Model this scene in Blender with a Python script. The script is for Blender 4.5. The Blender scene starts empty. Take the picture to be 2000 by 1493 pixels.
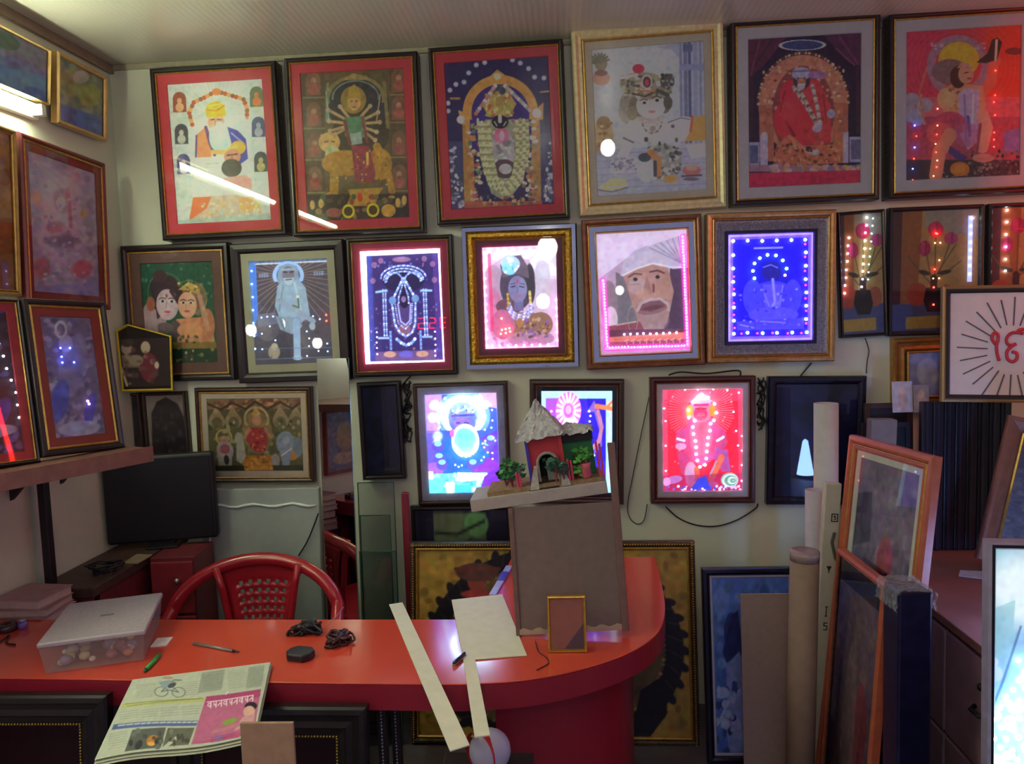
import bpy, math, random
import numpy as np
from mathutils import Vector, Matrix

random.seed(7)
RNG = np.random.default_rng(7)
SC = bpy.context.scene
COL = SC.collection
R = math.radians

# ------------------------------------------------------------------ camera
FPX = 1500.0                                   # focal length in pixels of the 2000 x 1493 frame
YAW, PITCH, ROLL = R(3.82), R(4.79), R(1.87)
EYE = np.array([0.0, 0.0, 1.62])
_f = np.array([-math.sin(YAW) * math.cos(PITCH), math.cos(YAW) * math.cos(PITCH), -math.sin(PITCH)])
_r = np.array([math.cos(YAW), math.sin(YAW), 0.0])
_d = np.cross(_f, _r)
CR = math.cos(ROLL) * _r + math.sin(ROLL) * _d
CD = -math.sin(ROLL) * _r + math.cos(ROLL) * _d
CF = _f
cam_data = bpy.data.cameras.new('camera')
cam = bpy.data.objects.new('camera', cam_data)
COL.objects.link(cam)
cam_data.sensor_width = 36.0
cam_data.sensor_fit = 'HORIZONTAL'
cam_data.lens = FPX / 2000.0 * 36.0
cam_data.clip_start = 0.02
m3 = Matrix(((CR[0], -CD[0], -CF[0]), (CR[1], -CD[1], -CF[1]), (CR[2], -CD[2], -CF[2])))
cam.matrix_world = Matrix.Translation(Vector(EYE)) @ m3.to_4x4()
SC.camera = cam

# ------------------------------------------------------------------ colour management, world
SC.view_settings.view_transform = 'Standard'
SC.view_settings.look = 'None'
SC.view_settings.gamma = 1.0
SC.view_settings.use_curve_mapping = False
SC.view_settings.exposure = 0.0
world = bpy.data.worlds.new('shop_world')
SC.world = world
world.use_nodes = True
bg = world.node_tree.nodes['Background']
bg.inputs[0].default_value = (0.60, 0.55, 0.95, 1)     # dusk light coming in through the open shop front
bg.inputs[1].default_value = 0.38

TUBE = 70.0        # fluorescent tube
BULB = 40.0        # bulbs towards the street
PANEL = 1.0        # scale of the lit pictures

# ------------------------------------------------------------------ pixel helpers
def ray(u, v):
    return CR * (u - 1000.0) / FPX + CD * (v - 746.5) / FPX + CF

def at(u, v, axis, val):
    """point where the ray of a pixel meets the plane coordinate[axis] = val"""
    q = ray(u, v)
    return EYE + q * ((val - EYE[axis]) / q[axis])

def proj(P):
    q = np.asarray(P, float) - EYE
    w = q @ CF
    return np.array([1000 + FPX * (q @ CR) / w, 746.5 + FPX * (q @ CD) / w])

def rot(lean, roll, yaw):
    from mathutils import Euler
    return np.array(Euler((-lean, roll, yaw), 'XYZ').to_matrix())

def fit(px, base_y, yaw=0.0, lean=0.0, roll=0.0, w=.5, h=.6, free='yaw lean roll', prior=60.0, x=None):
    """pose of an upright rectangle standing at depth base_y whose front shows the pixel corners TL TR BR BL"""
    px = np.array(px, float)
    bc = (px[2] + px[3]) / 2
    if x is None:
        b0 = at(bc[0], bc[1], 1, base_y)
    else:
        b0 = at(bc[0], bc[1], 0, x)
    p0 = np.array([R(yaw), R(lean), R(roll), w, h, b0[0], b0[2], b0[1]])
    act = [i for i, n in enumerate(('yaw', 'lean', 'roll')) if n in free] + [3, 4, 6]
    act += [5] if x is None else [7]
    def res(p):
        M = rot(p[1], p[2], p[0])
        B = np.array([p[5], p[7], p[6]])
        e = []
        for (sx, sz), q in zip(((-.5, 1), (.5, 1), (.5, 0), (-.5, 0)), px):
            e.extend(proj(B + M @ np.array([sx * p[3], 0, sz * p[4]])) - q)
        e.extend((p[:3] - p0[:3]) * prior)
        return np.array(e)
    p = p0.copy()
    for _ in range(25):
        e = res(p)
        J = []
        for i in act:
            q = p.copy(); q[i] += 1e-5
            J.append((res(q) - e) / 1e-5)
        dlt = np.linalg.lstsq(np.array(J).T, e, rcond=None)[0]
        p[act] -= np.clip(dlt, -.3, .3)
    return dict(loc=(p[5], p[7], p[6]), rot=(-p[1], p[2], p[0]), w=abs(p[3]), h=abs(p[4]), err=np.abs(res(p)[:8]).max())

# ------------------------------------------------------------------ materials
def lin(c):
    """'rrggbb' as seen -> linear rgb"""
    if isinstance(c, str):
        c = [int(c[i:i + 2], 16) / 255 for i in (0, 2, 4)]
    return [x / 12.92 if x <= .04045 else ((x + .055) / 1.055) ** 2.4 for x in c]

MATS = {}
def mat(name, col, rough=.5, metal=0.0, var=.12, scale=30.0, bump=0.0, bscale=None, spec=.5, coat=0.0, wave=None):
    """principled material, colour mottled by a noise texture, optional relief"""
    if name in MATS:
        return MATS[name]
    m = bpy.data.materials.new(name); m.use_nodes = True
    nt = m.node_tree; N = nt.nodes; Lk = nt.links
    b = N['Principled BSDF']
    c = lin(col)
    tc = N.new('ShaderNodeTexCoord')
    nz = N.new('ShaderNodeTexNoise'); nz.inputs['Scale'].default_value = scale; nz.inputs['Detail'].default_value = 3
    rp = N.new('ShaderNodeValToRGB')
    rp.color_ramp.elements[0].position = .3; rp.color_ramp.elements[1].position = .7
    rp.color_ramp.elements[0].color = [max(0, x * (1 - var)) for x in c] + [1]
    rp.color_ramp.elements[1].color = [min(1, x * (1 + var)) for x in c] + [1]
    Lk.new(tc.outputs['Object'], nz.inputs['Vector'])
    Lk.new(nz.outputs['Fac'], rp.inputs['Fac'])
    Lk.new(rp.outputs['Color'], b.inputs['Base Color'])
    b.inputs['Roughness'].default_value = rough
    b.inputs['Metallic'].default_value = metal
    b.inputs['Specular IOR Level'].default_value = spec
    b.inputs['Coat Weight'].default_value = coat
    b.inputs['Coat Roughness'].default_value = .08
    if bump or wave:
        bp = N.new('ShaderNodeBump'); bp.inputs['Strength'].default_value = bump or .5
        bp.inputs['Distance'].default_value = .004
        if wave:
            wv = N.new('ShaderNodeTexWave'); wv.inputs['Scale'].default_value = wave[1]
            wv.bands_direction = wave[0]; wv.inputs['Distortion'].default_value = wave[2] if len(wave) > 2 else 0
            Lk.new(tc.outputs['Object'], wv.inputs['Vector']); Lk.new(wv.outputs['Fac'], bp.inputs['Height'])
        else:
            n2 = N.new('ShaderNodeTexNoise'); n2.inputs['Scale'].default_value = bscale or scale * 4
            Lk.new(tc.outputs['Object'], n2.inputs['Vector']); Lk.new(n2.outputs['Fac'], bp.inputs['Height'])
        Lk.new(bp.outputs['Normal'], b.inputs['Normal'])
    MATS[name] = m
    return m

def glow(name, col, strength):
    if name in MATS:
        return MATS[name]
    m = bpy.data.materials.new(name); m.use_nodes = True
    b = m.node_tree.nodes['Principled BSDF']
    c = lin(col)
    b.inputs['Base Color'].default_value = (*c, 1)
    b.inputs['Emission Color'].default_value = (*c, 1)
    b.inputs['Emission Strength'].default_value = strength
    MATS[name] = m
    return m

def glass(name='pane_glass', tint='ffffff', ior=1.5, rough=.02, gain=1.0):
    """clear pane: straight-through transparency plus a fresnel mirror reflection"""
    if name in MATS:
        return MATS[name]
    m = bpy.data.materials.new(name); m.use_nodes = True
    nt = m.node_tree; N = nt.nodes; Lk = nt.links
    N.remove(N['Principled BSDF'])
    out = N['Material Output']
    tr = N.new('ShaderNodeBsdfTransparent'); tr.inputs[0].default_value = (*lin(tint), 1)
    gl = N.new('ShaderNodeBsdfGlossy'); gl.inputs['Roughness'].default_value = rough
    fr = N.new('ShaderNodeFresnel'); fr.inputs[0].default_value = ior
    mu = N.new('ShaderNodeMath'); mu.operation = 'MULTIPLY'; mu.inputs[1].default_value = gain; mu.use_clamp = True
    mx = N.new('ShaderNodeMixShader')
    Lk.new(fr.outputs[0], mu.inputs[0]); Lk.new(mu.outputs[0], mx.inputs[0])
    Lk.new(tr.outputs[0], mx.inputs[1]); Lk.new(gl.outputs[0], mx.inputs[2])
    Lk.new(mx.outputs[0], out.inputs[0])
    MATS[name] = m
    return m

def print_mat(emit=0.0, rough=.55, spec=.4):
    """printed sheet: colour attribute is the ink; emit > 0 for a film lit from behind"""
    key = 'print_%.3f_%.2f' % (emit, rough)
    if key in MATS:
        return MATS[key]
    m = bpy.data.materials.new('backlit_film' if emit else 'printed_paper'); m.use_nodes = True
    nt = m.node_tree; N = nt.nodes; Lk = nt.links
    b = N['Principled BSDF']
    a = N.new('ShaderNodeAttribute'); a.attribute_name = 'ink'
    Lk.new(a.outputs['Color'], b.inputs['Base Color'])
    b.inputs['Roughness'].default_value = rough
    b.inputs['Specular IOR Level'].default_value = spec
    if emit:
        Lk.new(a.outputs['Color'], b.inputs['Emission Color'])
        b.inputs['Emission Strength'].default_value = emit
    MATS[key] = m
    return m

# ------------------------------------------------------------------ mesh helpers
class MB:
    def __init__(s):
        s.v = []; s.f = []
    def add(s, vs, fs):
        o = len(s.v); s.v.extend([tuple(map(float, p)) for p in vs]); s.f.extend([[i + o for i in f] for f in fs]); return s
    def box(s, x0, x1, y0, y1, z0, z1, M=None):
        vs = [(x, y, z) for x in (x0, x1) for y in (y0, y1) for z in (z0, z1)]
        if M is not None:
            vs = [tuple(M @ Vector(p)) for p in vs]
        return s.add(vs, [(0, 1, 3, 2), (4, 6, 7, 5), (0, 4, 5, 1), (2, 3, 7, 6), (0, 2, 6, 4), (1, 5, 7, 3)])
    def prism(s, pts, z0, z1, axis=2):
        """polygon extruded along an axis (2: xy polygon, 1: xz polygon extruded in y)"""
        n = len(pts)
        if axis == 2:
            vs = [(x, y, z0) for x, y in pts] + [(x, y, z1) for x, y in pts]
        elif axis == 1:
            vs = [(x, z0, y) for x, y in pts] + [(x, z1, y) for x, y in pts]
        else:
            vs = [(z0, x, y) for x, y in pts] + [(z1, x, y) for x, y in pts]
        fs = [list(range(n))[::-1], list(range(n, 2 * n))] + [(i, (i + 1) % n, n + (i + 1) % n, n + i) for i in range(n)]
        return s.add(vs, fs)
    def tube(s, path, r, seg=8, cap=True):
        path = [Vector(p) for p in path]; n = len(path)
        rs = r if hasattr(r, '__len__') else [r] * n
        vs = []; up = None
        for i, p in enumerate(path):
            t = (path[min(i + 1, n - 1)] - path[max(i - 1, 0)]).normalized()
            if up is None:
                up = Vector((0, 0, 1)) if abs(t.z) < .9 else Vector((1, 0, 0))
            a = t.cross(up).normalized(); b = a.cross(t).normalized(); up = b
            for k in range(seg):
                an = 2 * math.pi * k / seg
                vs.append(p + a * math.cos(an) * rs[i] + b * math.sin(an) * rs[i])
        fs = [(i * seg + k, i * seg + (k + 1) % seg, (i + 1) * seg + (k + 1) % seg, (i + 1) * seg + k) for i in range(n - 1) for k in range(seg)]
        if cap:
            fs += [list(range(seg))[::-1], list(range((n - 1) * seg, n * seg))]
        return s.add(vs, fs)
    def lathe(s, prof, seg=20, c=(0, 0, 0)):
        vs = [(c[0] + r * math.cos(2 * math.pi * k / seg), c[1] + r * math.sin(2 * math.pi * k / seg), c[2] + z) for r, z in prof for k in range(seg)]
        n = len(prof)
        fs = [(i * seg + k, i * seg + (k + 1) % seg, (i + 1) * seg + (k + 1) % seg, (i + 1) * seg + k) for i in range(n - 1) for k in range(seg)]
        fs += [list(range(seg))[::-1], list(range((n - 1) * seg, n * seg))]
        return s.add(vs, fs)
    def ball(s, c, r, seg=12, rings=7, sz=1.0):
        prof = [(max(1e-4, r * math.sin(math.pi * i / rings)), -r * sz * math.cos(math.pi * i / rings)) for i in range(rings + 1)]
        return s.lathe(prof, seg, c)
    def ring(s, w, h, prof, x0=0.0):
        """profile (inset, y) swept round the rectangle of width w, height h standing on z = 0"""
        vs = []
        for ins, y in prof:
            a = w / 2 - ins
            vs += [(x0 - a, y, ins), (x0 + a, y, ins), (x0 + a, y, h - ins), (x0 - a, y, h - ins)]
        fs = [(i * 4 + k, i * 4 + (k + 1) % 4, (i + 1) * 4 + (k + 1) % 4, (i + 1) * 4 + k) for i in range(len(prof) - 1) for k in range(4)]
        return s.add(vs, fs)
    def build(s, name, m, parent=None, smooth=False, loc=None, rotation=None):
        me = bpy.data.meshes.new(name)
        me.from_pydata(s.v, [], s.f); me.update()
        o = bpy.data.objects.new(name, me); COL.objects.link(o)
        if m is not None:
            me.materials.append(m)
        if smooth:
            me.polygons.foreach_set('use_smooth', [True] * len(me.polygons))
        if parent is not None:
            o.parent = parent
        if loc is not None:
            o.location = loc
        if rotation is not None:
            o.rotation_euler = rotation
        return o

def bevel(o, w=.004, seg=2):
    md = o.modifiers.new('bevel', 'BEVEL'); md.width = w; md.segments = seg; md.limit_method = 'ANGLE'
    return o

def thing(name, label, cat, loc=(0, 0, 0), rotation=(0, 0, 0), group=None):
    o = bpy.data.objects.new(name, None); COL.objects.link(o)
    o.empty_display_size = .05
    o.location = loc; o.rotation_euler = rotation
    return tag(o, label, cat, group)

def tag(o, label, cat, group=None):
    o['label'] = label; o['category'] = cat
    if group:
        o['group'] = group
    return o

def struct(o):
    o['kind'] = 'structure'
    return o

# ------------------------------------------------------------------ painter for printed sheets
class Paint:
    """colours a fine grid of points; shapes are given in the picture's own drawing coordinates (quad TL TR BR BL)"""
    def __init__(s, quad, nx, ny, base):
        q = np.array(quad, float); s.q = q
        u, v = np.meshgrid(np.linspace(0, 1, nx), np.linspace(0, 1, ny))
        a = lambda k: q[0][k] * (1 - u) * (1 - v) + q[1][k] * u * (1 - v) + q[2][k] * u * v + q[3][k] * (1 - u) * v
        s.X = a(0); s.Y = a(1); s.u = u; s.v = v; s.nx = nx; s.ny = ny
        s.px = abs(s.X[0, 1] - s.X[0, 0]) + 1e-6
        s.C = np.zeros((ny, nx, 3)); s.C[:] = np.array(s.c(base))
        s.clip = None
    def c(s, h):
        return [int(h[i:i + 2], 16) / 255 for i in (0, 2, 4)] if isinstance(h, str) else h
    def mix(s, al, col):
        al = np.clip(al, 0, 1)[..., None]
        s.C = s.C * (1 - al) + np.array(s.c(col)) * al
        return s
    def E(s, cx, cy, rx, ry, col, rot=0, a=1.0, soft=None):
        dx, dy = s.X - cx, s.Y - cy
        if rot:
            t = R(rot); dx, dy = dx * math.cos(t) + dy * math.sin(t), -dx * math.sin(t) + dy * math.cos(t)
        d = np.sqrt((dx / rx) ** 2 + (dy / ry) ** 2)
        return s.mix(a * np.clip((1 - d) * min(rx, ry) / (soft or s.px) + .5, 0, 1), col)
    def ringe(s, cx, cy, rx, ry, w, col, a=1.0, top=None):
        d = np.abs(np.sqrt(((s.X - cx) / rx) ** 2 + ((s.Y - cy) / ry) ** 2) - 1) * (rx + ry) / 2
        al = np.clip((w / 2 - d) / s.px + .5, 0, 1)
        if top is not None:
            al = al * (s.Y < top)
        return s.mix(a * al, col)
    def P(s, pts, col, a=1.0):
        pts = np.array(pts, float); ins = np.zeros(s.X.shape, bool); dm = np.full(s.X.shape, 1e9)
        for (x0, y0), (x1, y1) in zip(pts, np.roll(pts, -1, 0)):
            cnd = (y0 > s.Y) != (y1 > s.Y)
            ins ^= cnd & (s.X < (x1 - x0) * (s.Y - y0) / (y1 - y0 + 1e-12) + x0)
            dm = np.minimum(dm, s._seg(x0, y0, x1, y1))
        sd = np.where(ins, dm, -dm)
        return s.mix(a * np.clip(sd / s.px + .5, 0, 1), col)
    def _seg(s, x0, y0, x1, y1):
        dx, dy = x1 - x0, y1 - y0
        t = np.clip(((s.X - x0) * dx + (s.Y - y0) * dy) / (dx * dx + dy * dy + 1e-9), 0, 1)
        return np.hypot(s.X - x0 - t * dx, s.Y - y0 - t * dy)
    def L(s, pts, w, col, a=1.0):
        d = np.full(s.X.shape, 1e9)
        for p, q in zip(pts[:-1], pts[1:]):
            d = np.minimum(d, s._seg(*p, *q))
        return s.mix(a * np.clip((w / 2 - d) / s.px + .5, 0, 1), col)
    def B(s, x0, y0, x1, y1, col, a=1.0):
        return s.P([(x0, y0), (x1, y0), (x1, y1), (x0, y1)], col, a)
    def D(s, n, x0, y0, x1, y1, r, cols, a=1.0):
        for _ in range(n):
            s.E(RNG.uniform(x0, x1), RNG.uniform(y0, y1), r * RNG.uniform(.6, 1.3), r * RNG.uniform(.6, 1.3), cols[int(RNG.integers(len(cols)))], 0, a)
        return s
    def chain(s, pts, step, r, cols, a=1.0):
        """row of dots along a line"""
        pts = np.array(pts, float); k = 0; left = 0.0
        for p, q in zip(pts[:-1], pts[1:]):
            ln = np.hypot(*(q - p)); t = left
            while t < ln:
                x, y = p + (q - p) * t / ln
                s.E(x, y, r, r, cols[k % len(cols)], 0, a); k += 1; t += step
            left = t - ln
        return s
    def rays(s, cx, cy, r0, r1, n, w, col, a=1.0, a0=0, a1=360):
        for k in range(n):
            t = R(a0 + (a1 - a0) * k / n)
            s.L([(cx + r0 * math.cos(t), cy + r0 * math.sin(t)), (cx + r1 * math.cos(t), cy + r1 * math.sin(t))], w, col, a)
        return s
    def noise(s, cell, amp, chroma=.4):
        """ink mottling"""
        cell = cell * 2.2; amp = amp * .75
        gy, gx = max(2, int(s.ny / cell)) + 2, max(2, int(s.nx / cell)) + 2
        g = RNG.normal(size=(gy, gx, 3)); g = g * chroma + g.mean(2, keepdims=True) * (1 - chroma) * 1.6
        yy = np.linspace(0, gy - 1.001, s.ny); xx = np.linspace(0, gx - 1.001, s.nx)
        y0 = yy.astype(int); x0 = xx.astype(int); fy = (yy - y0)[:, None, None]; fx = (xx - x0)[None, :, None]
        n = (g[y0][:, x0] * (1 - fy) * (1 - fx) + g[y0][:, x0 + 1] * (1 - fy) * fx + g[y0 + 1][:, x0] * fy * (1 - fx) + g[y0 + 1][:, x0 + 1] * fy * fx)
        s.C = np.clip(s.C * (1 + n * amp) + n * amp * .08, 0, 1)
        return s
    def boost(s, thr, f):
        """let the brightest inks of a backlit film shine harder"""
        l = s.C.min(2, keepdims=True) * .5 + s.C.max(2, keepdims=True) * .5
        s.C = s.C * (1 + (f - 1) * np.clip((l - thr) / .15, 0, 1))
        return s
    def uv(s, x, y):
        k = np.argmin((s.X - x) ** 2 + (s.Y - y) ** 2)
        return s.u.flat[k], s.v.flat[k]
    def sheet(s, name, w, h, y, m, parent=None, gain=1.0, z0=0.0, hi=.92, func=None):
        """grid mesh w x h standing on z0 in the plane y, ink stored as colour attribute"""
        ny, nx = s.ny, s.nx
        vx = (s.u - .5) * w; vz = z0 + (1 - s.v) * h; vy = np.full(vx.shape, y)
        co = np.stack([vx, vy, vz], -1)
        if func is not None:
            co = func(s.u, s.v)
        idx = np.arange(nx * ny).reshape(ny, nx)
        fc = np.stack([idx[1:, :-1], idx[1:, 1:], idx[:-1, 1:], idx[:-1, :-1]], -1).reshape(-1)
        nf = (nx - 1) * (ny - 1)
        me = bpy.data.meshes.new(name)
        me.vertices.add(nx * ny); me.vertices.foreach_set('co', co.reshape(-1).astype(np.float32))
        me.loops.add(nf * 4); me.loops.foreach_set('vertex_index', fc.astype(np.int32))
        me.polygons.add(nf)
        me.polygons.foreach_set('loop_start', (np.arange(nf) * 4).astype(np.int32))
        me.update(calc_edges=True)
        c = s.C; c = np.where(c <= .04045, c / 12.92, ((c + .055) / 1.055) ** 2.4)
        c = np.clip(c * gain, 0, hi)
        at_ = me.color_attributes.new('ink', 'FLOAT_COLOR', 'POINT')
        at_.data.foreach_set('color', np.concatenate([c, np.ones((ny, nx, 1))], -1).reshape(-1).astype(np.float32))
        me.materials.append(m)
        o = bpy.data.objects.new(name, me); COL.objects.link(o)
        if parent is not None:
            o.parent = parent
        return o

# ================================================================== the room
DW, XL, XR, ZC = 3.1, -1.80, 2.35, 2.69
YF = -1.6
m_wall = mat('painted_wall', 'd2d3bf', .75, var=.06, scale=3, bump=.15, bscale=60)
m_ceil = mat('ceiling_panel', 'c6c2b4', .22, var=.05, scale=2, wave=('X', 14, .6), bump=.10)
m_floor = mat('stone_floor', '5c5458', .35, var=.2, scale=8)
struct(MB().box(XL - .1, XR + .1, YF, DW + .1, -.1, 0).build('floor', m_floor))
struct(MB().box(XL - .1, XR + .1, YF, DW + .1, ZC, ZC + .1).build('ceiling', m_ceil))
struct(MB().box(XL - .1, XR + .1, DW, DW + .1, 0, ZC).build('wall_back', m_wall))
struct(MB().box(XL - .1, XL, YF, DW, 0, ZC).build('wall_left', m_wall))
struct(MB().box(XR, XR + .1, YF, DW, 0, ZC).build('wall_right', m_wall))
m_trim = mat('trim_wood', '8a7866', .5)
struct(bevel(MB().box(XL, XL + .02, YF, DW, ZC - .035, ZC).build('trim_1', m_trim), .004))
struct(bevel(MB().box(XL + .02, XR, DW - .012, DW, ZC - .022, ZC).build('trim_2', mat('trim_pale', 'a09880', .5)), .003))

# ================================================================== lamps
def tube_light(y0, y1, label):
    x, z = XL + .052, 2.375
    t = thing('tube_light', label, 'lamp', (XL, (y0 + y1) / 2, z))
    h = (y1 - y0) / 2
    bevel(MB().box(0, .028, -h, h, -.025, .028).build('housing', mat('lamp_housing', 'd8d8d0', .4), t), .004)
    g = MB()
    g.tube([(.052, -h + .03, 0), (.052, h - .03, 0)], .0135, 12)
    g.build('tube', glow('tube_glow', 'f2ffd8', TUBE), t, True)
    for s in (-1, 1):
        bevel(MB().box(.02, .066, s * (h - .028) - .012, s * (h - .028) + .012, -.02, .018).build('socket', mat('lamp_socket', 'c8c8c0', .4), t), .003)
    return t
tube_light(1.33, 2.60, 'white fluorescent tube on the left wall, above the red-matted picture')
tube_light(0.02, 1.28, 'second fluorescent tube on the left wall, nearer the street')

def hanging_bulb(p, label, r=.045, s=1.0, mount='ceiling'):
    t = thing('hanging_bulb', label, 'lamp', p, group='bulbs towards the street')
    MB().ball((0, 0, 0), r, 16, 10, 1.15).build('bulb', glow('bulb_glow_%.1f' % s, 'fffaf0', BULB * s), t, True)
    MB().lathe([(.016, r), (.018, r + .01), (.018, r + .05), (.008, r + .06)], 14).build('bulb_socket', mat('socket_black', '201c20', .4), t, True)
    if mount == 'ceiling':
        MB().tube([(0, 0, r + .05), (0, 0, ZC - p[2])], .003, 6).build('cord', mat('socket_black', '201c20', .4), t)
    else:
        MB().tube([(0, 0, r + .05), (-.01, 0, r + .075), (XL - p[0], 0, r + .085)], .006, 6).build('bracket', mat('socket_black', '201c20', .4), t)
    return t
hanging_bulb((-.10, -.45, 2.25), 'bare bulb hanging from the ceiling behind the viewer', .085, .9)
hanging_bulb((-.16, -.80, 1.81), 'bare bulb hanging lowest behind the viewer', .06, 1.0)
hanging_bulb((.50, -.52, 1.86), 'small bare bulb hanging low behind the viewer to the right', .035, 1.0)
hanging_bulb((.36, .55, 2.50), 'bare bulb hanging close under the ceiling over the customers', .05, 1.5)
hanging_bulb((XL + .1, 1.98, 1.58), 'bare bulb on a bracket beside the shelf pictures', .03, .8, 'wall')
hanging_bulb((XL + .1, 1.55, 1.60), 'bare bulb on a bracket, nearest the shelf on the left wall', .035, .8, 'wall')
rl = thing('red_light_rod', 'upright red light rod on the right wall', 'lamp', (XR, 2.18, 1.70))
MB().box(-.02, 0, -.02, .02, 0, .9).build('housing', mat('lamp_housing', 'd8d8d0', .4), rl)
MB().tube([(-.032, 0, .02), (-.032, 0, .88)], .011, 10).build('rod', glow('red_rod', 'ff2410', 55), rl, True)
hanging_bulb((XL + .1, .85, 1.45), 'bare bulb on a bracket, farthest along the left wall', .035, .8, 'wall')

dc_ = thing('digital_clock', 'red digital clock hanging from the ceiling behind the viewer', 'clock', (-1.18, -.90, 1.53))
bevel(MB().box(-.17, .17, -.02, .02, 0, .13).build('casing', mat('clock_black', '141216', .3), dc_), .004)
for sx in (-.12, .12):
    MB().tube([(sx, 0, .13), (sx, 0, ZC - 1.53)], .003, 6).build('hanger', mat('clock_black', '141216', .3), dc_)
SEG = dict(a=(-1, 1, 1.8, 2.1), g=(-1, 1, -.15, .15), d=(-1, 1, -2.1, -1.8), f=(-1.15, -.85, .1, 1.95), b=(.85, 1.15, .1, 1.95), e=(-1.15, -.85, -1.95, -.1), c=(.85, 1.15, -1.95, -.1))
for k, segs in enumerate(('abgcd', 'afgcd', 'afgcd')):       # read from the room side
    g = MB()
    for s_ in segs:
        x0, x1, z0, z1 = SEG[s_]
        cx_ = .10 - k * .10
        g.box(cx_ - x1 * .027, cx_ - x0 * .027, .0202, .0225, .065 + z0 * .024, .065 + z1 * .024)
    g.build('digit', glow('clock_red', 'ff2018', 60), dc_)

# ================================================================== framed pictures
m_black = mat('black_moulding', '241c20', .32, var=.25, scale=20, spec=.5)
m_gold = mat('gold_lip', 'b98f48', .34, .55, var=.2, scale=60)
m_rib = mat('ribbed_edge_metal', '6c5c4c', .3, .5, var=.3, scale=80)
m_board = mat('backing_board', '4a3a30', .8)
LED_MESH = {}
def led_mesh(r):
    if r not in LED_MESH:
        o = MB().lathe([(r, 0), (r * .9, r * .45), (r * .55, r * .85), (r * .05, r)], 8)
        me = bpy.data.meshes.new('led'); me.from_pydata(o.v, [], o.f); me.update()
        me.polygons.foreach_set('use_smooth', [True] * len(me.polygons))
        LED_MESH[r] = me
    return LED_MESH[r]

class Pic:
    pass

def picture(name, label, px=None, pose=None, depth=.05, tilt=0.0, yaw=0.0, prof=None, frame=None, mould=11, lip=2.5, lip_mat=None,
            mats=(), paint=None, gain=1.7, emit=0.0, pane=True, ribs=None, bands=(), cat='picture', group=None, pz=None, scale=None, rough=.55, plane=None):
    """mould, lip, mats, bands: widths in photo pixels, from the outside in"""
    P = Pic()
    if pose is None:
        y = (plane if plane is not None else DW) - depth
        q = [at(u, v, 1, y) for u, v in px]
        w = (np.linalg.norm(q[1] - q[0]) + np.linalg.norm(q[2] - q[3])) / 2
        h = (np.linalg.norm(q[3] - q[0]) + np.linalg.norm(q[2] - q[1])) / 2
        c = sum(q) / 4
        ang = (math.atan2(q[1][2] - q[0][2], q[1][0] - q[0][0]) + math.atan2(q[2][2] - q[3][2], q[2][0] - q[3][0])) / 2
        M = rot(0, -ang, 0)
        b = c - M @ np.array([0, 0, h / 2])
        pose = dict(loc=tuple(b), rot=(R(tilt), -ang, R(yaw)), w=w, h=h)
        s = y / FPX
    else:
        s = (np.array(pose['loc']) - EYE) @ CF / FPX
    if scale:
        s *= scale
    w, h = pose['w'], pose['h']
    root = thing(name, label, cat, pose['loc'], pose['rot'], group)
    P.root, P.w, P.h, P.s = root, w, h, s
    a = mould * s
    if prof is None:
        prof = [(0, depth), (0, .008), (.004, .001), (a * .55, 0), (a * .8, .003), (a, .010), (a, depth * .8)]
    else:
        prof = [(i * a, d) for i, d in prof]
        prof = [(prof[0][0], depth)] + prof + [(a, depth * .8)]
    fr = MB().ring(w, h, prof).build('frame', frame or m_black, root)
    o = a
    if lip:
        l = lip * s
        MB().ring(w, h, [(o - .001, .014), (o - .001, .006), (o + l * .5, .003), (o + l, .006), (o + l, .02)]).build('frame_lip', lip_mat or m_gold, root)
        o += l
    for bw, bm, bname, bp in bands:                   # further inner mouldings or mirror strips: name, profile
        l = bw * s
        MB().ring(w, h, [(o + i * l, d) for i, d in bp]).build(bname, bm, root)
        o += l
    dy = .012
    for i, (mw, mc) in enumerate(mats):
        l = mw * s
        MB().ring(w, h, [(o - .002, dy), (o + l - .0025, dy), (o + l, dy + .003)]).build('mat_board', mc, root)
        o += l; dy += .003
    P.o = o
    P.pw, P.ph, P.z0 = w - 2 * o, h - 2 * o, o
    P.y = dy + .002
    P.paint = paint
    if paint is not None:
        P.sheet = paint.sheet('print', P.pw + .004, P.ph + .004, P.y, print_mat(emit, rough), root, gain, o - .002, hi=.92 if not emit else 4.0)
    MB().box(-w / 2 + .003, w / 2 - .003, depth - .006, depth - .002, .003, h - .003).build('backing_board', m_board, root)
    if pane:
        g = a + (lip * s if lip else 0) - .001
        MB().add([(-w / 2 + g, .0085, g), (w / 2 - g, .0085, g), (w / 2 - g, .0085, h - g), (-w / 2 + g, .0085, h - g)], [(0, 1, 2, 3)]).build('glass_pane', glass(), root)
    if ribs:
        for sd in ribs:
            g = MB(); n = int(h / .0105); x = sd * w / 2
            for k in range(n):
                z = .004 + k * (h - .008) / n
                g.add([(x, .012, z), (x + sd * .004, .012 + (depth - .014) * .5, z + .003), (x, depth - .002, z), (x, .012, z + .0075), (x + sd * .004, .012 + (depth - .014) * .5, z + .0055), (x, depth - .002, z + .0075)],
                      [(0, 1, 4, 3), (1, 2, 5, 4), (0, 2, 1), (3, 4, 5)])
            o_ = g.build('ribbed_edge', m_rib, root); o_['kind'] = 'stuff'
    return P

def local(P, zx, zy, dy=0.0):
    """drawing coordinates -> local point on the print"""
    u, v = P.paint.uv(zx, zy)
    return ((u - .5) * P.pw, P.y - .001 - dy, P.z0 + (1 - v) * P.ph)

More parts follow.
